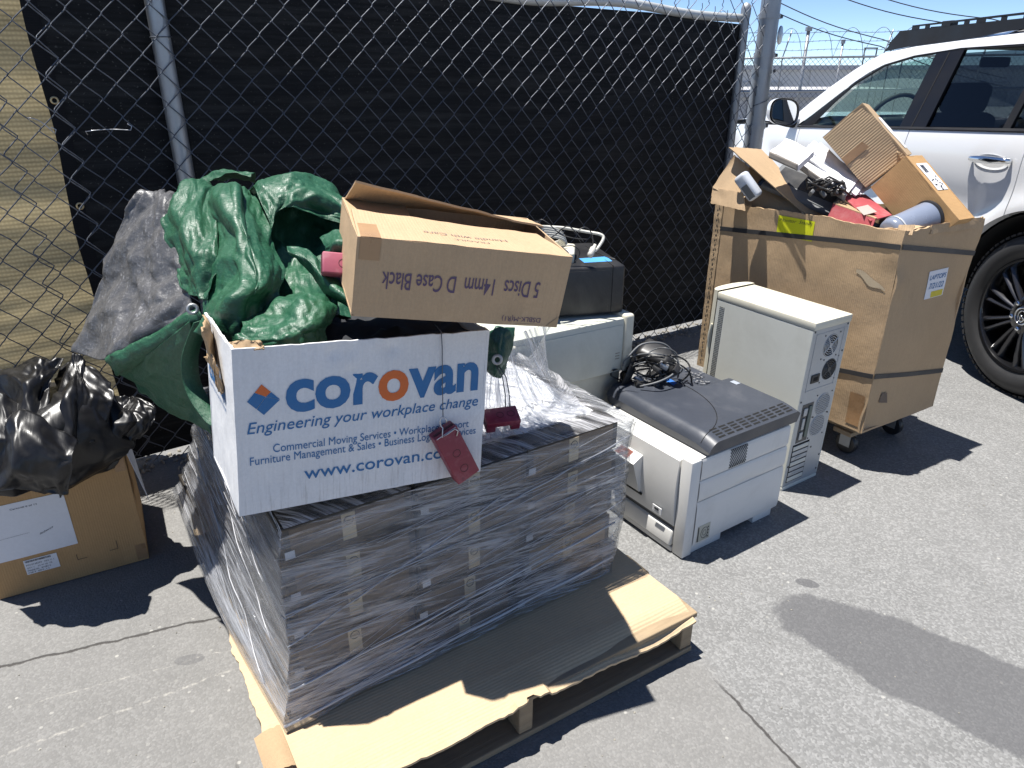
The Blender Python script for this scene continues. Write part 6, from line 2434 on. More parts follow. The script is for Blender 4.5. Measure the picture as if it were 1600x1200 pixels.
    part('moulded_line', mb, M_HOLE, lid)
    mb = MB()
    mb.grid(lambda u, v: lf((-0.055 + 0.058 * u - 0.010 * v - lid0) / (lid1 - lid0), (0.255 + 0.028 * v - 0.008 * u - 0.045) / 0.437) + Vector((0, 0, 0.0016)), 5, 5)
    part('blue_tape', mb, M_BLUETAPE, lid)
    mb = MB()
    mb.grid(lambda u, v: lf((0.085 + 0.03 * u - lid0) / (lid1 - lid0), (0.44 + 0.022 * v - 0.045) / 0.437) + Vector((0, 0, 0.0012)), 3, 3)
    part('rating_label', mb, pm('grey_label2', (0.30, 0.33, 0.38), 0.5), lid)
    return M


PR_M = printer()


def wires(root, name, paths, r, mat, n=6):
    for pts in paths:
        pts = [Vector(p) for p in pts]
        sm = []
        N = len(pts)
        for i in range(N - 1):
            p0, p1, p2, p3 = pts[max(0, i - 1)], pts[i], pts[i + 1], pts[min(N - 1, i + 2)]
            for q in range(5):
                t = q / 5
                sm.append(0.5 * ((2 * p1) + (p2 - p0) * t + (2 * p0 - 5 * p1 + 4 * p2 - p3) * t * t + (3 * p1 - p0 - 3 * p2 + p3) * t ** 3))
        sm.append(pts[-1])
        mb = MB()
        mb.tube(sm, r, n)
        mb.build(name, mat, root, smooth=True)


def printer_clutter():
    L = lambda x, y, z: PR_M @ Vector((x, y, z))
    # black dish (old webcam / speaker base) standing on edge behind
    c = at(975, 585, 2.300)
    root = thing('black_dish', 'round black plastic dish standing on edge at the back of the printer lid', 'plastic dish', c)
    M = Matrix.Translation(at(982, 585, 2.320)) @ Euler((R(8), R(-70), R(-20))).to_matrix().to_4x4()
    mb = MB()
    mb.lathe([(0, -0.012), (0.03, -0.012), (0.055, -0.004), (0.072, 0.012), (0.074, 0.016), (0.071, 0.016), (0.05, 0.003), (0, -0.004)], 40, M)
    mb.build('shell', M_TRIMB, root, smooth=True, angle=40)
    # pouch and cable heap
    root = thing('cable_heap', 'heap of black and grey cables with plugs piled on the back of the printer lid', 'cables', at(1020, 590, 2.320))
    r2 = random.Random(21)
    mb = MB()
    M = Matrix.Translation(at(1026, 556, 2.390)) @ Euler((R(18), R(12), R(-35))).to_matrix().to_4x4()
    mb.box((0, 0, 0), (0.135, 0.09, 0.062), None, 0.022, 3, M=M)
    for p in mb.v:
        p += Vector((1, 1, 1)) * 0.006 * nz(p, 22, 3)
    mb.build('pouch', M_BLACKCASE, root, smooth=True)
    for k in range(9):
        mb = MB()
        q = at(r2.uniform(985, 1070), r2.uniform(570, 607), r2.uniform(2.24, 2.34))
        M = Matrix.Translation(q) @ Euler((r2.uniform(-.6, .6), r2.uniform(-.6, .6), r2.uniform(0, 3))).to_matrix().to_4x4()
        s = r2.uniform(0.02, 0.036)
        mb.box((0, 0, 0), (s * 1.3, s, s * 0.7), None, 0.004, M=M)
        mb.build('plug', M_TRIMB if k % 3 else pm('metal_plug', (0.45, 0.46, 0.48), 0.35, 0.7), root, smooth=True, angle=30)
    paths = []
    for k in range(11):
        cx, cy = r2.uniform(998, 1045), r2.uniform(558, 596)
        rx, ry = r2.uniform(22, 46), r2.uniform(12, 30)
        a0 = r2.uniform(0, 6)
        paths.append([at(cx + rx * math.cos(a0 + q * 0.62), min(607, cy + ry * math.sin(a0 + q * 0.62)), 2.25 + 0.07 * r2.random()) for q in range(r2.randint(6, 11))])
    wires(root, 'cable', paths[:6], 0.0032, M_TRIMB)
    wires(root, 'cable', paths[6:9], 0.0026, M_GREYP)
    wires(root, 'cable', paths[9:], 0.0036, M_TRIMB)
    wires(root, 'cable', [[at(982, 557, 2.280), at(1003, 538, 2.300), at(1036, 537, 2.320), at(1056, 556, 2.320), at(1062, 575, 2.300)],
                          [at(1000, 604, 2.220), at(1028, 597, 2.210), at(1050, 586, 2.240), at(1058, 574, 2.270)]], 0.0036, M_GREYP)
    mb = MB()
    for k in range(24):
        q = L(-0.08 + 0.11 * r2.random(), 0.36 + 0.07 * r2.random(), 0.400 + 0.012 * r2.random())
        mb.box(q, (0.012, 0.006, 0.005), (0, 0, r2.uniform(0, 3)))
    mb.build('pin_header', pm('metal_plug', (0.45, 0.46, 0.48), 0.35, 0.7), root)


printer_clutter()


def tower():
    yaw = -0.985
    M = rot_box(0.748, 2.613, 0.004, yaw, -0.018, 0.012)
    root = thing('tower_computer', 'tall beige full-tower computer standing between the printer and the large carton, rear vents facing out', 'computer', M.translation, M.to_euler())
    w, d, h = 0.449, 0.205, 0.655
    def part(name, mb, mat, par=None, smooth=True, angle=30):
        return mb.build(name, mat, par or root, smooth=smooth, world=False, angle=angle)
    mb = MB(); mb.bx(0.03, w - 0.006, 0.004, d - 0.004, 0.016, h - 0.006, 0.002); part('chassis', mb, M_REAR)
    # big side panel with folded top edge
    mb = MB(); mb.bx(0.030, w - 0.001, -0.001, 0.004, 0.018, h - 0.030, 0.0015, 1); sp = part('side_panel', mb, M_CASE)
    mb = MB(); mb.bx(0.030, w - 0.001, d - 0.003, d + 0.001, 0.018, h - 0.010, 0.0015, 1); part('side_panel', mb, M_CASE)
    mb = MB(); mb.bx(0.028, w + 0.003, -0.002, d + 0.002, h - 0.0285, h, 0.004, 2); part('top_cover', mb, M_BEIGE)
    mb = MB(); mb.bx(0.020, w, -0.001, d + 0.001, 0.0, 0.0165, 0.003); part('base_tray', mb, M_CASE)
    # front bezel: curved plan
    mb = MB()
    def bf(u, v):
        a = math.pi * u
        return Vector((0.028 - 0.042 * math.sin(a) ** 0.6, d / 2 - (d / 2 + 0.002) * math.cos(a), 0.004 + (h + 0.001) * v))
    mb.grid(bf, 24, 14)
    tri = [bf(i / 24, 1) for i in range(25)]
    mb.add(tri, [list(range(25))])
    tri = [bf(i / 24, 0) for i in range(25)]
    mb.add(tri, [list(range(25))[::-1]])
    bz = part('front_bezel', mb, M_BEIGE, angle=60)
    mb = MB()
    mb.tube([(0.022 - 0.004 * math.sin(q * math.pi / 8), -0.003 - 0.004 * math.sin(q * math.pi / 8), 0.43 + 0.012 * q) for q in range(9)], 0.004, 8)
    part('finger_grip', mb, M_BEIGE, bz)
    mb = MB()
    for j in range(46):
        z = 0.285 + j * 0.0070
        for i in range(4):
            x = 0.047 + i * 0.0062
            mb.bx(x, x + 0.0036, -0.0022, -0.0008, z, z + 0.0024)
    part('vent_slots', mb, M_HOLE, sp, smooth=False)
    # rear plate
    X = w - 0.0055
    mb = MB(); mb.bx(w - 0.006, w - 0.002, 0.004, d - 0.004, 0.018, h - 0.030); rp = part('rear_plate', mb, M_REAR, smooth=False)
    RM = Matrix.Translation((w - 0.0015, 0, 0)) @ Matrix(((0, 0, 1, 0), (1, 0, 0, 0), (0, 1, 0, 0), (0, 0, 0, 1)))     # (a,b,c) -> y=a, z=b, x=c
    def ring(mb, cy, cz, r, t):
        mb.tube([RM @ Vector((cy + r * math.cos(a), cz + r * math.sin(a), 0)) for a in [q * math.pi / 14 for q in range(29)]], t, 5, False)
    for k, (cy, cz, r) in enumerate(((0.118, 0.553, 0.042), (0.138, 0.460, 0.040), (0.146, 0.322, 0.042), (0.140, 0.238, 0.042))):
        mb = MB()
        mb.add([RM @ Vector((cy + r * math.cos(a), cz + r * math.sin(a), -0.0002)) for a in [q * math.pi / 16 for q in range(32)]], [list(range(32))])
        fan = part('fan_opening', mb, M_HOLE, smooth=False)
        mb = MB()
        if k < 2:
            for q in range(1, 6):
                ring(mb, cy, cz, r * q / 5.3, 0.0016)
            for a in (0.6, 2.2, 3.7, 5.3):
                mb.tube([RM @ Vector((cy + r * 0.2 * math.cos(a), cz + r * 0.2 * math.sin(a), 0)), RM @ Vector((cy + r * math.cos(a), cz + r * math.sin(a), 0))], 0.0026, 5)
            mb.lathe([(0.010, 0), (0.010, 0.0012), (0, 0.0014)], 18, RM @ Matrix.Translation((cy, cz, 0)))
        else:
            for q in range(-5, 6):
                o = q * r / 5.5
                e = math.sqrt(max(0, r * r - o * o))
                mb.tube([RM @ Vector((cy + o, cz - e, 0)), RM @ Vector((cy + o, cz + e, 0))], 0.0015, 4)
                mb.tube([RM @ Vector((cy - e, cz + o, 0)), RM @ Vector((cy + e, cz + o, 0))], 0.0015, 4)
            ring(mb, cy, cz, r, 0.0018)
        part('fan_grille', mb, M_REAR if k != 1 else M_DARKSTEEL, fan)
    for cy, cz in ((0.118, 0.553), (0.138, 0.460), (0.146, 0.322), (0.140, 0.238)):
        for sy in (-1, 1):
            for sz in (-1, 1):
                y, z = cy + sy * 0.043, cz + sz * 0.043
                if 0.01 < y < d - 0.01:
                    mb = MB()
                    mb.lathe([(0.0032, -0.0004), (0.0030, 0.0008), (0, 0.001)], 8, RM @ Matrix.Translation((y, z, 0)))
                    part('screw', mb, M_DARKSTEEL, rp)
    mb = MB(); mb.bx(w - 0.0022, w + 0.002, 0.040, 0.086, 0.424, 0.456, 0.006)
    sk = part('power_socket', mb, M_TRIMB)
    mb = MB(); mb.bx(w + 0.0016, w + 0.0024, 0.050, 0.076, 0.432, 0.447, 0.001); part('socket_well', mb, M_HOLE, sk)
    mb = MB()
    mb.bx(w - 0.0020, w - 0.0006, 0.022, 0.182, 0.395, 0.398)
    mb.bx(w - 0.0020, w - 0.0006, 0.022, 0.182, 0.606, 0.609)
    mb.bx(w - 0.0020, w - 0.0006, 0.022, 0.0245, 0.395, 0.609)
    mb.bx(w - 0.0020, w - 0.0006, 0.180, 0.1825, 0.395, 0.609)
    part('supply_frame', mb, M_REAR, smooth=False)
    mb = MB(); mb.bx(w - 0.0020, w - 0.0008, 0.026, 0.088, 0.192, 0.345); io = part('port_plate', mb, pm('port_dark', (0.10, 0.10, 0.10), 0.5, 0.4), smooth=False)
    for z0, z1, y0, y1 in ((0.205, 0.235, 0.034, 0.052), (0.245, 0.290, 0.036, 0.050), (0.300, 0.330, 0.034, 0.054), (0.210, 0.335, 0.062, 0.080)):
        mb = MB(); mb.bx(w - 0.0010, w + 0.004, y0, y1, z0, z1, 0.002)
        part('port', mb, M_REAR if y0 < 0.06 else pm('slot_green', (0.12, 0.15, 0.13), 0.5), io)
    mb = MB(); mb.bx(w - 0.0020, w - 0.0012, 0.016, 0.112, 0.030, 0.186); part('slot_opening', mb, M_HOLE, smooth=False)
    for q in range(7):
        z = 0.034 + q * 0.0215
        mb = MB(); mb.bx(w - 0.0013, w + 0.001, 0.018, 0.108, z, z + 0.0165, 0.001)
        if q in (1, 4):
            mb.bx(w + 0.0008, w + 0.003, 0.040, 0.070, z + 0.004, z + 0.012)
        part('slot_cover', mb, M_REAR if q % 3 else M_CASE)
    for y, z in ((0.010, 0.62), (0.195, 0.62), (0.195, 0.52), (0.010, 0.36), (0.195, 0.10), (0.010, 0.10), (0.195, 0.04), (0.13, 0.15)):
        mb = MB()
        mb.lathe([(0.004, -0.0004), (0.0036, 0.001), (0, 0.0012)], 8, RM @ Matrix.Translation((y, z, 0)))
        part('screw', mb, M_DARKSTEEL, rp)


tower()


def back_pile():
    """the machines between the wrapped stack and the fence"""
    yaw = 0.53
    # lower cream case standing on the ground
    M = rot_box(-0.02, 2.10, 0.003, yaw)
    root = thing('cream_cabinet', 'cream computer case on the ground, under the greenish grey one', 'computer', M.translation, (0, 0, yaw))
    mb = MB(); mb.bx(0, 0.47, 0, 0.42, 0, 0.452, 0.008); mb.build('case', M_BEIGE, root, smooth=True, world=False, angle=30)
    mb = MB(); mb.bx(0.005, 0.465, -0.003, 0.0005, 0.24, 0.446, 0.002); mb.build('side_panel', M_BEIGE, root, smooth=True, world=False, angle=30)
    # flat grey-green desktop case above
    M2 = rot_box(-0.035, 2.055, 0.457, yaw)
    root = thing('flat_desktop_case', 'pale greenish grey desktop case with a cream end bezel, lying under the dusty black computer', 'computer', M2.translation, (0, 0, yaw))
    mb = MB(); mb.bx(0, 0.485, 0, 0.42, 0, 0.193, 0.003); mb.build('case', pm('greenish_case', (0.52, 0.53, 0.47), 0.45, 0, 0.05, 5, dirt=(0.33, 0.34, 0.29), dscale=5, damount=0.35), root, smooth=True, world=False, angle=30)
    mb = MB(); mb.bx(0.012, 0.477, -0.0025, 0.0005, 0.008, 0.172, 0.002); mb.build('side_panel', pm('greenish_case', (0, 0, 0)), root, smooth=True, world=False, angle=30)
    mb = MB(); mb.bx(0.486, 0.525, -0.008, 0.428, -0.004, 0.205, 0.010, 3); mb.build('end_bezel', M_BEIGE, root, smooth=True, world=False, angle=30)
    mb = MB(); mb.lathe([(0, 0), (0.010, 0), (0.012, -0.004), (0.012, -0.007), (0, -0.007)], 16, Matrix.Translation((0.04, -0.001, 0.176)))
    mb.build('cap', M_BEIGE, root, smooth=True, world=False)
    mb = MB()
    for z in (0.05, 0.06, 0.07):
        mb.bx(0.452, 0.470, -0.0035, -0.0022, z, z + 0.003)
    mb.build('scuff', pm('scuff', (0.25, 0.23, 0.19), 0.8), root, world=False)
    # dusty black computer
    yb = 0.22
    M3 = rot_box(-0.02, 2.245, 0.653, yb)
    root = thing('dusty_black_computer', 'dusty black desktop computer lying flat on top of the greenish grey case', 'computer', M3.translation, (0, 0, yb))
    mb = MB(); mb.bx(0, 0.412, 0, 0.36, 0.004, 0.172, 0.010, 3); mb.build('case', M_BLACKCASE, root, smooth=True, world=False, angle=30)
    mb = MB(); mb.bx(0.366, 0.3675, -0.0008, 0.30, 0.01, 0.1735); mb.build('panel_seam', M_HOLE, root, world=False)
    mb = MB(); mb.bx(0.02, 0.355, -0.002, 0.001, 0.016, 0.160, 0.002); mb.build('side_panel', M_BLACKCASE, root, smooth=True, world=False, angle=30)
    mb = MB(); mb.grid(lambda u, v: Vector((0.285 + 0.10 * u, 0.06 + 0.06 * v, 0.1728 + 0.002 * u * v)), 4, 4); mb.build('blue_tape', pm('blue_tape_pale', (0.06, 0.27, 0.60), 0.6), root, smooth=True, world=False)
    for x in (0.05, 0.36):
        for y in (0.05, 0.3):
            mb = MB(); mb.bx(x, x + 0.02, y, y + 0.02, -0.002, 0.005); mb.build('rubber_foot', M_TRIMB, root, world=False)
    # white hub box, adapter, cables on it
    Z = 0.653 + 0.1725
    B = lambda x, y, z: M3 @ Vector((x, y, z))
    root = thing('white_router', 'small white network box with rounded edges on top of the dusty black computer', 'network box', B(0.09, 0.10, 0.174), (0, 0, 0.05))
    M = Matrix.Translation(B(0.175, 0.155, 0.195)) @ Euler((R(2), R(4), -0.10)).to_matrix().to_4x4()
    mb = MB(); mb.box((0, 0, 0), (0.20, 0.13, 0.042), None, 0.009, 3, M=M); mb.build('case', M_BEIGE, root, smooth=True, angle=30)
    mb = MB()
    for k in range(3):
        mb.box((0.06 - 0.05 * k, -0.02, 0.0215), (0.03, 0.003, 0.0012), None, 0, M=M)
    mb.build('vent_slots', M_HOLE, root)
    root = thing('power_adapter', 'black power adapter brick perched on the cables at the fence side', 'power adapter', at(830, 360, 2.30))
    M = Matrix.Translation(at(831, 361, 2.28)) @ Euler((R(6), R(0), R(8))).to_matrix().to_4x4()
    mb = MB(); mb.box((0, 0, 0), (0.056, 0.045, 0.055), None, 0.006, 3, M=M); mb.build('body', M_TRIMB, root, smooth=True, angle=30)
    mb = MB(); mb.box((0, -0.0228, 0.002), (0.034, 0.001, 0.034), None, 0, M=M); mb.build('label', M_GREYP, root)
    mb = MB()
    for x in (-0.008, 0.008):
        mb.box((x, 0.028, 0.005), (0.002, 0.014, 0.006), None, 0, M=M)
    mb.build('prong', M_CHR, root)
    root = thing('white_cable_coil', 'coil of thick off-white cable with a moulded plug on the dusty black computer', 'cables', at(870, 375, 2.35))
    M_WC = pm('white_cable', (0.52, 0.51, 0.46), 0.4, 0, 0.06)
    co = []
    for k in range(5):
        c = Vector((835 + 4 * k, 368 + 3 * k))
        co.append([at(c.x + (46 - 3 * k) * math.cos(a), c.y + (15 - k) * math.sin(a), 2.36 + 0.09 * math.sin(a)) for a in [q * 0.6 for q in range(11)]])
    wires(root, 'cable', co, 0.0042, M_WC, 8)
    wires(root, 'cable', [[at(846, 354, 2.34), at(880, 356, 2.33), at(915, 362, 2.32), at(937, 366, 2.30), at(943, 372, 2.29), at(936, 385, 2.27), at(929, 393, 2.25)]], 0.005, M_WC, 8)
    mb = MB()
    a, b = at(930, 382, 2.265), at(921, 401, 2.24)
    mb.tube([a, a.lerp(b, 0.25), a.lerp(b, 0.3), a.lerp(b, 0.8), b], 0.008, 8, True, [0.005, 0.006, 0.010, 0.011, 0.009])
    mb.build('plug', M_WC, root, smooth=True)
    root = thing('thin_black_leads', 'thin black leads looping over the white network box', 'cables', at(870, 380, 2.26))
    wires(root, 'lead', [[at(840, 352, 2.27), at(845, 343, 2.27), at(858, 350, 2.26), at(875, 365, 2.25), at(895, 372, 2.24), at(918, 374, 2.25)],
                         [at(846, 375, 2.25), at(866, 368, 2.25), at(880, 356, 2.25), at(890, 354, 2.26), at(902, 366, 2.25), at(912, 378, 2.24)],
                         [at(858, 374, 2.24), at(872, 385, 2.23), at(895, 384, 2.22), at(906, 395, 2.22), at(898, 410, 2.21)],
                         [at(900, 362, 2.28), at(915, 355, 2.29), at(925, 366, 2.28), at(927, 385, 2.26)],
                         [at(920, 392, 2.25), at(935, 396, 2.25), at(950, 402, 2.24), at(962, 405, 2.23)]], 0.0018, M_TRIMB, 5)


M_CHR = pm('plug_metal', (0.6, 0.6, 0.6), 0.25, 1.0)
back_pile()


def spline_patch(rows, nu, nv):
    """a smooth surface through rows of points"""
    def cr(P, t):
        n = len(P) - 1
        x = min(max(t, 0), 0.999999) * n
        i = int(x)
        f = x - i
        a, b, c, d = P[max(0, i - 1)], P[i], P[i + 1], P[min(n, i + 2)]
        return 0.5 * ((2 * b) + (c - a) * f + (2 * a - 5 * b + 4 * c - d) * f * f + (3 * b - a - 3 * c + d) * f ** 3)
    cols = [[cr(r, i / nu) for r in rows] for i in range(nu + 1)]
    return [[cr(cols[i], j / nv) for i in range(nu + 1)] for j in range(nv + 1)]


def facet(u, v, seed):
    """flat facets meeting in sharp creases: straight-line interpolation of random heights on a jittered triangle net"""
    def h(i, j, c):
        return noise.cell(Vector((i * 1.13 + seed * 7.7 + 0.01, j * 1.71 + 0.02, c * 3.1 + seed)))
    iu, iv = math.floor(u), math.floor(v)
    best = None
    def node(i, j):
        return (i + 0.36 * h(i, j, 1), j + 0.36 * h(i, j, 2), h(i, j, 3))
    for a in (-1, 0, 1):
        for b in (-1, 0, 1):
            i, j = iu + a, iv + b
            q = [node(i, j), node(i + 1, j), node(i + 1, j + 1), node(i, j + 1)]
            tris = ((q[0], q[1], q[2]), (q[0], q[2], q[3])) if h(i, j, 4) > 0 else ((q[0], q[1], q[3]), (q[1], q[2], q[3]))
            for A, B, C in tris:
                d = (B[0] - A[0]) * (C[1] - A[1]) - (C[0] - A[0]) * (B[1] - A[1])
                if abs(d) < 1e-9:
                    continue
                s = ((u - A[0]) * (C[1] - A[1]) - (C[0] - A[0]) * (v - A[1])) / d
                t = ((B[0] - A[0]) * (v - A[1]) - (u - A[0]) * (B[1] - A[1])) / d
                m = min(s, t, 1 - s - t)
                if m >= 0:
                    return A[2] + (B[2] - A[2]) * s + (C[2] - A[2]) * t
                if best is None or m > best[0]:
                    best = (m, A[2] + (B[2] - A[2]) * s + (C[2] - A[2]) * t)
    return best[1]


def cloth_obj(name, rows, mat, parent=None, folds=(), nu=70, nv=70, thick=0.0012, soft=1, fade=0.0):
    """a sheet through rows of points with sharp creases: folds = (height, facets across, facets down, seed)"""
    Q = spline_patch(rows, nu, nv)
    nr, nc = nv + 1, nu + 1
    N = [[None] * nc for _ in range(nr)]
    for j in range(nr):
        for i in range(nc):
            du = Q[j][min(nc - 1, i + 2)] - Q[j][max(0, i - 2)]
            dv = Q[min(nr - 1, j + 2)][i] - Q[max(0, j - 2)][i]
            N[j][i] = dv.cross(du).normalized()
    H = [[0.0] * nc for _ in range(nr)]
    for a, fu, fv, sd in folds:
        for j in range(nr):
            for i in range(nc):
                u, v = i / nu, j / nv
                wu = 0.10 * noise.noise(Vector((u * 2.2, v * 2.2, sd)))
                wv = 0.10 * noise.noise(Vector((u * 2.2, v * 2.2, sd + 7)))
                H[j][i] += a * facet((u + wu) * fu + 0.3 * v * fv * 0.4, (v + wv) * fv, sd)
    for _ in range(soft):
        H = [[(H[j][i] * 2 + H[j][max(0, i - 1)] + H[j][min(nc - 1, i + 1)] + H[max(0, j - 1)][i] + H[min(nr - 1, j + 1)][i]) / 6 for i in range(nc)] for j in range(nr)]
    for j in range(nr):
        for i in range(nc):
            Q[j][i] = Q[j][i] + N[j][i] * H[j][i]
    mb = MB()
    lu, lv = (rows[len(rows) // 2][0] - rows[len(rows) // 2][-1]).length * 1.2, (rows[0][len(rows[0]) // 2] - rows[-1][len(rows[0]) // 2]).length * 1.2
    mb.add([q for r in Q for q in r], [[j * nc + i, j * nc + i + 1, (j + 1) * nc + i + 1, (j + 1) * nc + i] for j in range(nv) for i in range(nu)],
           [(i / nu * lu * 2.4, j / nv * lv * 2.4) for j in range(nr) for i in range(nc)])
    o = mb.build(name, mat, parent, smooth=True)
    m = o.modifiers.new('thickness', 'SOLIDIFY')
    m.thickness = thick
    m.offset = -1
    return o, Q


def net(*rows):
    return [[at(*q) for q in r] for r in rows]


def tarp_mat(name, base, rough, spark, metal=0.0, crumple=0.010):
    """woven poly sheeting: crinkled skin with a broken sheen and pale flecks"""
    t = NT(name)
    co = t.coord()
    uv = t.coord('UV')
    big = t.noise(co, 7, 5, 0.6)
    a = t.noise(t.coord('UV', (46, 9, 1), (0, 0, 0.35)), 1.0, 4, 0.65, 0.8)
    b = t.noise(t.coord('UV', (12, 40, 1), (0, 0, 0.1)), 1.0, 4, 0.65, 0.8)
    c = t.noise(co, 170, 3, 0.6)
    k = t.math('ADD', 0.82, t.math('MULTIPLY', big, 0.22))
    k = t.math('ADD', k, t.math('MULTIPLY', t.math('SUBTRACT', a, 0.5), 0.35))
    k = t.math('ADD', k, t.math('MULTIPLY', t.math('SUBTRACT', c, 0.5), 0.25))
    sc = t.n('VectorMath', operation='SCALE')
    sc.inputs[0].default_value = base
    t.l(k, sc.inputs['Scale'])
    sparkle = t.ramp(t.math('MULTIPLY', a, c), 0.30, 0.42, 0, spark)  # pale flecks: sparkle of the crinkles painted into the base colour
    col = t.mix(sparkle, sc.outputs[0], tuple(min(1, x * 1.8 + 0.07) for x in base))
    t.l(col, t.p.inputs['Base Color'])
    t.l(t.ramp(c, 0.3, 0.7, rough - 0.10, rough + 0.14), t.p.inputs['Roughness'])
    t.p.inputs['Specular IOR Level'].default_value = 0.5
    t.p.inputs['Metallic'].default_value = metal
    vs = []
    for sc_, rot in ((24, 0.4), (62, 1.1)):
        v = t.n('TexVoronoi', feature='F1')
        w = t.n('VectorMath', operation='ADD')
        t.l(co, w.inputs[0])
        nn = t.n('TexNoise')
        nn.inputs['Scale'].default_value = 14
        t.l(co, nn.inputs['Vector'])
        ws = t.n('VectorMath', operation='SCALE')
        t.l(nn.outputs['Color'], ws.inputs[0])
        ws.inputs['Scale'].default_value = 0.05
        t.l(ws.outputs[0], w.inputs[1])
        t.l(w.outputs[0], v.inputs['Vector'])
        v.inputs['Scale'].default_value = sc_
        vs.append(v.outputs['Distance'])
    cr = t.math('ADD', vs[0], t.math('MULTIPLY', vs[1], 0.4))
    n0 = t.bump(cr, 0.55, crumple)
    n1 = t.bump(t.math('ADD', a, b), 0.5, 0.0022, n0)
    t.bump(c, 0.5, 0.0016, n1)
    return t.m


def bag_mat():
    t = NT('black_film')
    co = t.coord()
    a = t.noise(t.coord('UV', (30, 6, 1), (0, 0, 0.5)), 1.0, 5, 0.65, 0.7)
    d = t.noise(co, 9, 5, 0.65, 0.5)
    c = t.mix(t.ramp(d, 0.48, 0.72, 0, 0.6), (0.007, 0.007, 0.008, 1), (0.034, 0.033, 0.034, 1))
    t.l(c, t.p.inputs['Base Color'])
    t.l(t.ramp(d, 0.3, 0.7, 0.26, 0.46), t.p.inputs['Roughness'])
    t.p.inputs['Specular IOR Level'].default_value = 0.42
    t.bump(a, 0.4, 0.0015)
    return t.m


M_GREEN = tarp_mat('green_tarp', (0.017, 0.086, 0.043), 0.44, 0.40, crumple=0.004)
M_GREYT = tarp_mat('grey_tarp', (0.095, 0.095, 0.099), 0.36, 0.8, 0.0, 0.006)
M_BAG = bag_mat()


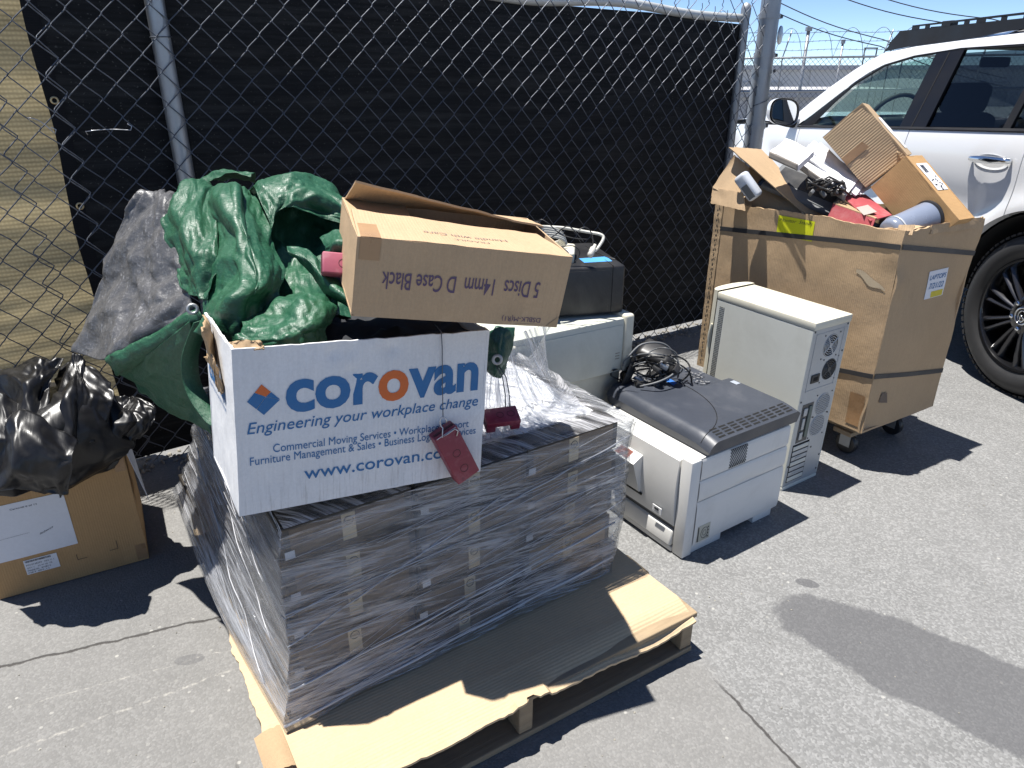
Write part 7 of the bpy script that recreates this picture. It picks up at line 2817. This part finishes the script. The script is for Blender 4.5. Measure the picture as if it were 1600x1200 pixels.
def tarps():
    root = thing('green_tarp', 'big crumpled green tarp with a grey underside heaped behind the white moving carton', 'tarp', at(400, 500, 1.45))
    F = lambda s, k=1.0: ((0.020 * k, 4, 5, s), (0.008 * k, 10, 11, s + 1), (0.0026, 26, 28, s + 2))
    # the deep inside of the heap, mostly in shade
    cloth_obj('inner_fold', net([(405, 300, 1.86), (470, 290, 1.90), (550, 318, 1.84)], [(412, 350, 1.72), (475, 350, 1.78), (552, 360, 1.76)],
                                [(425, 420, 1.58), (480, 420, 1.62), (552, 430, 1.64)], [(430, 500, 1.44), (490, 490, 1.46), (560, 500, 1.50)]), M_GREEN, root, F(3))
    # arch over the top right, and the lip behind
    cloth_obj('arched_fold', net([(388, 330, 1.98), (470, 315, 2.02), (552, 335, 1.96)], [(385, 296, 1.90), (472, 272, 1.93), (546, 312, 1.87)],
                                 [(396, 292, 1.76), (470, 278, 1.78), (545, 318, 1.76)], [(408, 318, 1.66), (462, 300, 1.70), (545, 338, 1.71)],
                                 [(424, 350, 1.60), (448, 326, 1.66), (540, 352, 1.70)]), M_GREEN, root, F(6, 0.8))
    cloth_obj('raised_lip', net([(310, 290, 2.02), (350, 280, 2.03), (400, 285, 2.0)], [(308, 284, 1.96), (346, 267, 1.97), (396, 271, 1.94)], [(316, 290, 1.90), (348, 272, 1.91), (392, 276, 1.89)]), M_GREEN, root, F(9, 0.4), 40, 24)
    # left drum
    cloth_obj('left_fold', net([(285, 310, 1.92), (318, 296, 1.94), (352, 305, 1.92)], [(270, 316, 1.82), (303, 285, 1.80), (340, 300, 1.78)],
                               [(256, 342, 1.74), (292, 322, 1.67), (338, 345, 1.62)], [(266, 390, 1.68), (300, 384, 1.57), (342, 392, 1.54)],
                               [(272, 428, 1.62), (304, 430, 1.52), (338, 430, 1.48)], [(292, 458, 1.56), (312, 466, 1.49), (332, 470, 1.46)]), M_GREEN, root, F(12))
    # the big ridge down the middle
    cloth_obj('main_fold', net([(322, 310, 1.88), (362, 288, 1.88), (400, 300, 1.86)], [(318, 318, 1.72), (366, 292, 1.70), (410, 318, 1.74)],
                               [(326, 352, 1.62), (376, 340, 1.54), (424, 352, 1.64)], [(338, 392, 1.55), (392, 396, 1.44), (438, 396, 1.56)],
                               [(330, 440, 1.50), (396, 446, 1.36), (448, 430, 1.50)], [(316, 472, 1.46), (372, 486, 1.33), (440, 470, 1.44)],
                               [(310, 520, 1.42), (370, 540, 1.31), (440, 530, 1.38)]), M_GREEN, root, F(15), 84, 90)
    # the roll lying along the front of the carton
    cloth_obj('front_fold', net([(372, 500, 1.44), (420, 478, 1.48), (470, 462, 1.50), (524, 470, 1.50)], [(376, 500, 1.36), (420, 482, 1.38), (470, 460, 1.40), (522, 462, 1.44)],
                                [(380, 512, 1.30), (425, 500, 1.30), (475, 478, 1.33), (527, 480, 1.38)], [(368, 530, 1.27), (430, 528, 1.24), (480, 512, 1.27), (518, 508, 1.33)],
                                [(366, 556, 1.27), (430, 556, 1.24), (480, 545, 1.27), (508, 540, 1.31)]), M_GREEN, root, F(18, 0.7), 80, 60)
    # grey side turned back over the left
    _, G_ = cloth_obj('grey_underside', net([(228, 320, 1.93), (246, 306, 1.92), (264, 305, 1.90), (288, 320, 1.86)],
        [(212, 315, 1.86), (238, 303, 1.84), (262, 309, 1.80), (286, 332, 1.76)], [(178, 372, 1.84), (212, 360, 1.79), (244, 362, 1.73), (284, 376, 1.68)],
        [(152, 440, 1.82), (196, 430, 1.74), (238, 430, 1.66), (290, 428, 1.62)], [(130, 508, 1.80), (182, 500, 1.69), (232, 480, 1.60), (298, 455, 1.56)],
        [(117, 550, 1.78), (172, 563, 1.65), (228, 530, 1.57), (300, 480, 1.52)]), M_GREYT, root, ((0.020, 3, 4, 31), (0.010, 9, 11, 32), (0.0036, 24, 30, 33)), 70, 80)
    cloth_obj('grey_crest', net([(236, 312, 1.95), (258, 300, 1.97), (290, 305, 1.95)], [(243, 318, 1.90), (258, 306, 1.92), (292, 318, 1.90)], [(250, 336, 1.88), (270, 325, 1.88), (294, 335, 1.86)]), M_GREYT, root, ((0.010, 3, 2, 41), (0.004, 8, 6, 42)), 36, 24)
    cloth_obj('hanging_edge', net([(186, 572, 1.63), (232, 552, 1.56), (299, 499, 1.48)], [(180, 584, 1.68), (236, 590, 1.61), (312, 560, 1.51)],
        [(206, 606, 1.74), (256, 625, 1.68), (326, 630, 1.57)], [(222, 616, 1.78), (275, 640, 1.72), (342, 676, 1.56)]), M_GREEN, root, ((0.016, 3, 2, 51), (0.006, 8, 6, 52), (0.002, 18, 14, 53)), 50, 40)
    # rolled green hem along the low edge of the grey side
    low = G_[-1][24:]
    mb = MB()
    n = len(low)
    def hem(u, v):
        x = u * (n - 1)
        i = min(n - 2, int(x))
        q = low[i].lerp(low[i + 1], x - i)
        a = v * math.pi * 1.25
        w = 0.021 * (1 - 0.2 * u)
        return q + Vector((0.006, -0.014, 0.0)) + Vector((0.007 * math.sin(a) + 0.02 * v, -0.012 * math.sin(a), 0.010 - 2.4 * w * v)) + Vector((1, 1, 1)) * 0.003 * nz((u * 8, v * 2, 0), 2, 3)
    mb.grid(hem, 50, 8)
    o = mb.build('hem', M_GREEN, root, smooth=True)
    o.modifiers.new('thickness', 'SOLIDIFY').thickness = 0.0016
    mb = MB()
    E_ = [at(303, 505, 1.43), at(284, 560, 1.44), at(290, 610, 1.43), at(318, 655, 1.39), at(338, 668, 1.37)]
    mb.grid(lambda u, v: spline_patch([E_, E_], 30, 1)[0][int(u * 30)] + Vector((0.030 * v * (1 - 0.4 * u), 0.03 * v, 0.004 * v)), 30, 2)
    o = mb.build('hem', M_GREEN, root, smooth=True)
    o.modifiers.new('thickness', 'SOLIDIFY').thickness = 0.002
    # band and scraps by the brown case
    cloth_obj('strip', net([(448, 384, 1.47), (478, 388, 1.47), (500, 408, 1.45), (530, 440, 1.42), (565, 462, 1.38)], [(450, 394, 1.44), (478, 404, 1.43), (504, 432, 1.40), (535, 462, 1.37), (570, 478, 1.34)],
        [(462, 404, 1.45), (486, 428, 1.44), (512, 458, 1.41), (545, 482, 1.38), (575, 492, 1.35)]), M_GREEN, root, ((0.006, 6, 2, 61), (0.002, 14, 5, 62)), 50, 20)
    cloth_obj('fold', net([(500, 372, 1.50), (520, 358, 1.50), (545, 360, 1.50), (565, 372, 1.50)], [(505, 385, 1.46), (522, 376, 1.44), (545, 380, 1.44), (570, 392, 1.44)],
        [(506, 402, 1.46), (525, 398, 1.44), (548, 402, 1.44), (575, 410, 1.44)]), M_GREEN, root, ((0.008, 4, 3, 71), (0.002, 10, 8, 72)), 36, 24)
    cloth_obj('grey_fold', net([(497, 426, 1.46), (520, 418, 1.46), (560, 428, 1.44)], [(500, 434, 1.42), (525, 440, 1.42), (562, 450, 1.40)], [(508, 442, 1.40), (532, 462, 1.38), (564, 478, 1.36)]), M_GREYT, root, ((0.006, 4, 3, 81), (0.002, 10, 8, 82)), 36, 24)
    mb = MB()
    M = Matrix.Translation(at(301, 483, 1.455)) @ Euler((R(70), 0, R(25))).to_matrix().to_4x4()
    mb.lathe([(0.006, 0.001), (0.007, 0.003), (0.010, 0.0035), (0.0125, 0.002), (0.013, 0)], 22, M)
    mb.build('grommet', M_GALV, root, smooth=True)
    root = thing('tarp_corner', 'dark green tarp corner with a metal eyelet, hanging behind the white moving carton', 'tarp', at(780, 560, 1.55))
    cloth_obj('green_sheet', net([(762, 520, 1.60), (775, 512, 1.60), (790, 510, 1.60), (806, 512, 1.62)], [(763, 545, 1.56), (774, 545, 1.53), (786, 545, 1.54), (797, 540, 1.60)],
        [(764, 570, 1.54), (773, 575, 1.50), (782, 578, 1.51), (789, 570, 1.58)], [(766, 585, 1.53), (772, 590, 1.51), (778, 590, 1.52), (783, 586, 1.56)]),
        tarp_mat('dark_green_tarp', (0.010, 0.062, 0.035), 0.45, 0.4, crumple=0.004), root, ((0.008, 3, 5, 91), (0.003, 8, 12, 92)), 30, 40)
    mb = MB()
    M = Matrix.Translation(at(777, 562, 1.495)) @ Euler((R(80), 0, R(10))).to_matrix().to_4x4()
    mb.lathe([(0.006, 0.001), (0.007, 0.003), (0.010, 0.0035), (0.0125, 0.002), (0.013, 0)], 22, M)
    mb.build('grommet', M_GALV, root, smooth=True)
    # the black bag: a draped body and folds that stand up where it was gathered
    root = thing('black_plastic_bag', 'crumpled black plastic bag draped over the tan shipping carton at the far left', 'plastic bag', LC_M @ Vector((0.2, 0.0, 0.39)))
    fl = Vector((math.sin(0.505), -math.cos(0.505), 0))
    def ff(px, py, off):
        d = (at(px, py, 1.0) - Vector((0, 0, CAM_H)))
        o = LC_M.translation + fl * off
        return Vector((0, 0, CAM_H)) + d * ((o - Vector((0, 0, CAM_H))).dot(fl) / d.dot(fl))
    B = lambda s, k=1.0: ((0.034 * k, 3, 3, s), (0.012 * k, 7, 5, s + 1), (0.0035, 16, 12, s + 2))
    rows = [[at(-70, 640, 1.98), at(10, 600, 1.98), at(70, 600, 1.98), at(130, 605, 1.97), at(190, 640, 1.96)],
            [at(-70, 640, 1.86), at(10, 610, 1.84), at(70, 610, 1.84), at(140, 620, 1.86), at(212, 650, 1.90)],
            [at(-70, 680, 1.76), at(15, 650, 1.72), at(75, 640, 1.74), at(140, 650, 1.78), at(214, 690, 1.85)],
            [ff(-70, 715, .10), ff(20, 690, .08), ff(75, 690, .10), ff(130, 692, .07), ff(196, 704, .02)],
            [ff(-70, 750, .06), ff(15, 740, .06), ff(70, 745, .055), ff(114, 735, .05), ff(183, 717, .018)],
            [ff(-70, 780, .02), ff(20, 772, .02), ff(88, 788, .022), ff(112, 768, .02), ff(176, 730, .012)]]
    cloth_obj('body_film', rows, M_BAG, root, B(101), 100, 80, 0.0006, 0)
    for s, nt in ((111, net([(-20, 590, 1.90), (20, 572, 1.90), (60, 556, 1.88), (100, 558, 1.90)], [(-25, 620, 1.82), (15, 600, 1.80), (50, 590, 1.79), (82, 585, 1.82)], [(-30, 690, 1.70), (10, 690, 1.66), (40, 680, 1.68), (75, 650, 1.74)])),
                  (121, net([(86, 590, 1.88), (112, 556, 1.92), (136, 560, 1.92), (158, 590, 1.90)], [(80, 630, 1.78), (110, 600, 1.80), (140, 605, 1.82), (172, 625, 1.84)], [(84, 700, 1.68), (112, 690, 1.68), (140, 690, 1.72), (166, 690, 1.76)])),
                  (131, net([(160, 600, 1.95), (186, 612, 1.94), (214, 618, 1.94), (244, 640, 1.92)], [(165, 640, 1.88), (190, 640, 1.86), (215, 650, 1.87), (238, 662, 1.88)], [(168, 696, 1.80), (186, 694, 1.80), (200, 694, 1.82), (206, 692, 1.84)])),
                  (141, net([(-40, 640, 1.72), (0, 615, 1.74), (50, 640, 1.74), (120, 690, 1.70)], [(-45, 700, 1.66), (0, 690, 1.63), (50, 700, 1.62), (112, 720, 1.62)], [(-50, 770, 1.60), (0, 765, 1.585), (60, 775, 1.60), (104, 778, 1.615)]))):
        cloth_obj('standing_fold', nt, M_BAG, root, B(s, 0.8), 60, 50, 0.0006, 0)


tarps()

for _o in bpy.data.objects:
    if '_m' in _o:
        del _o['_m']
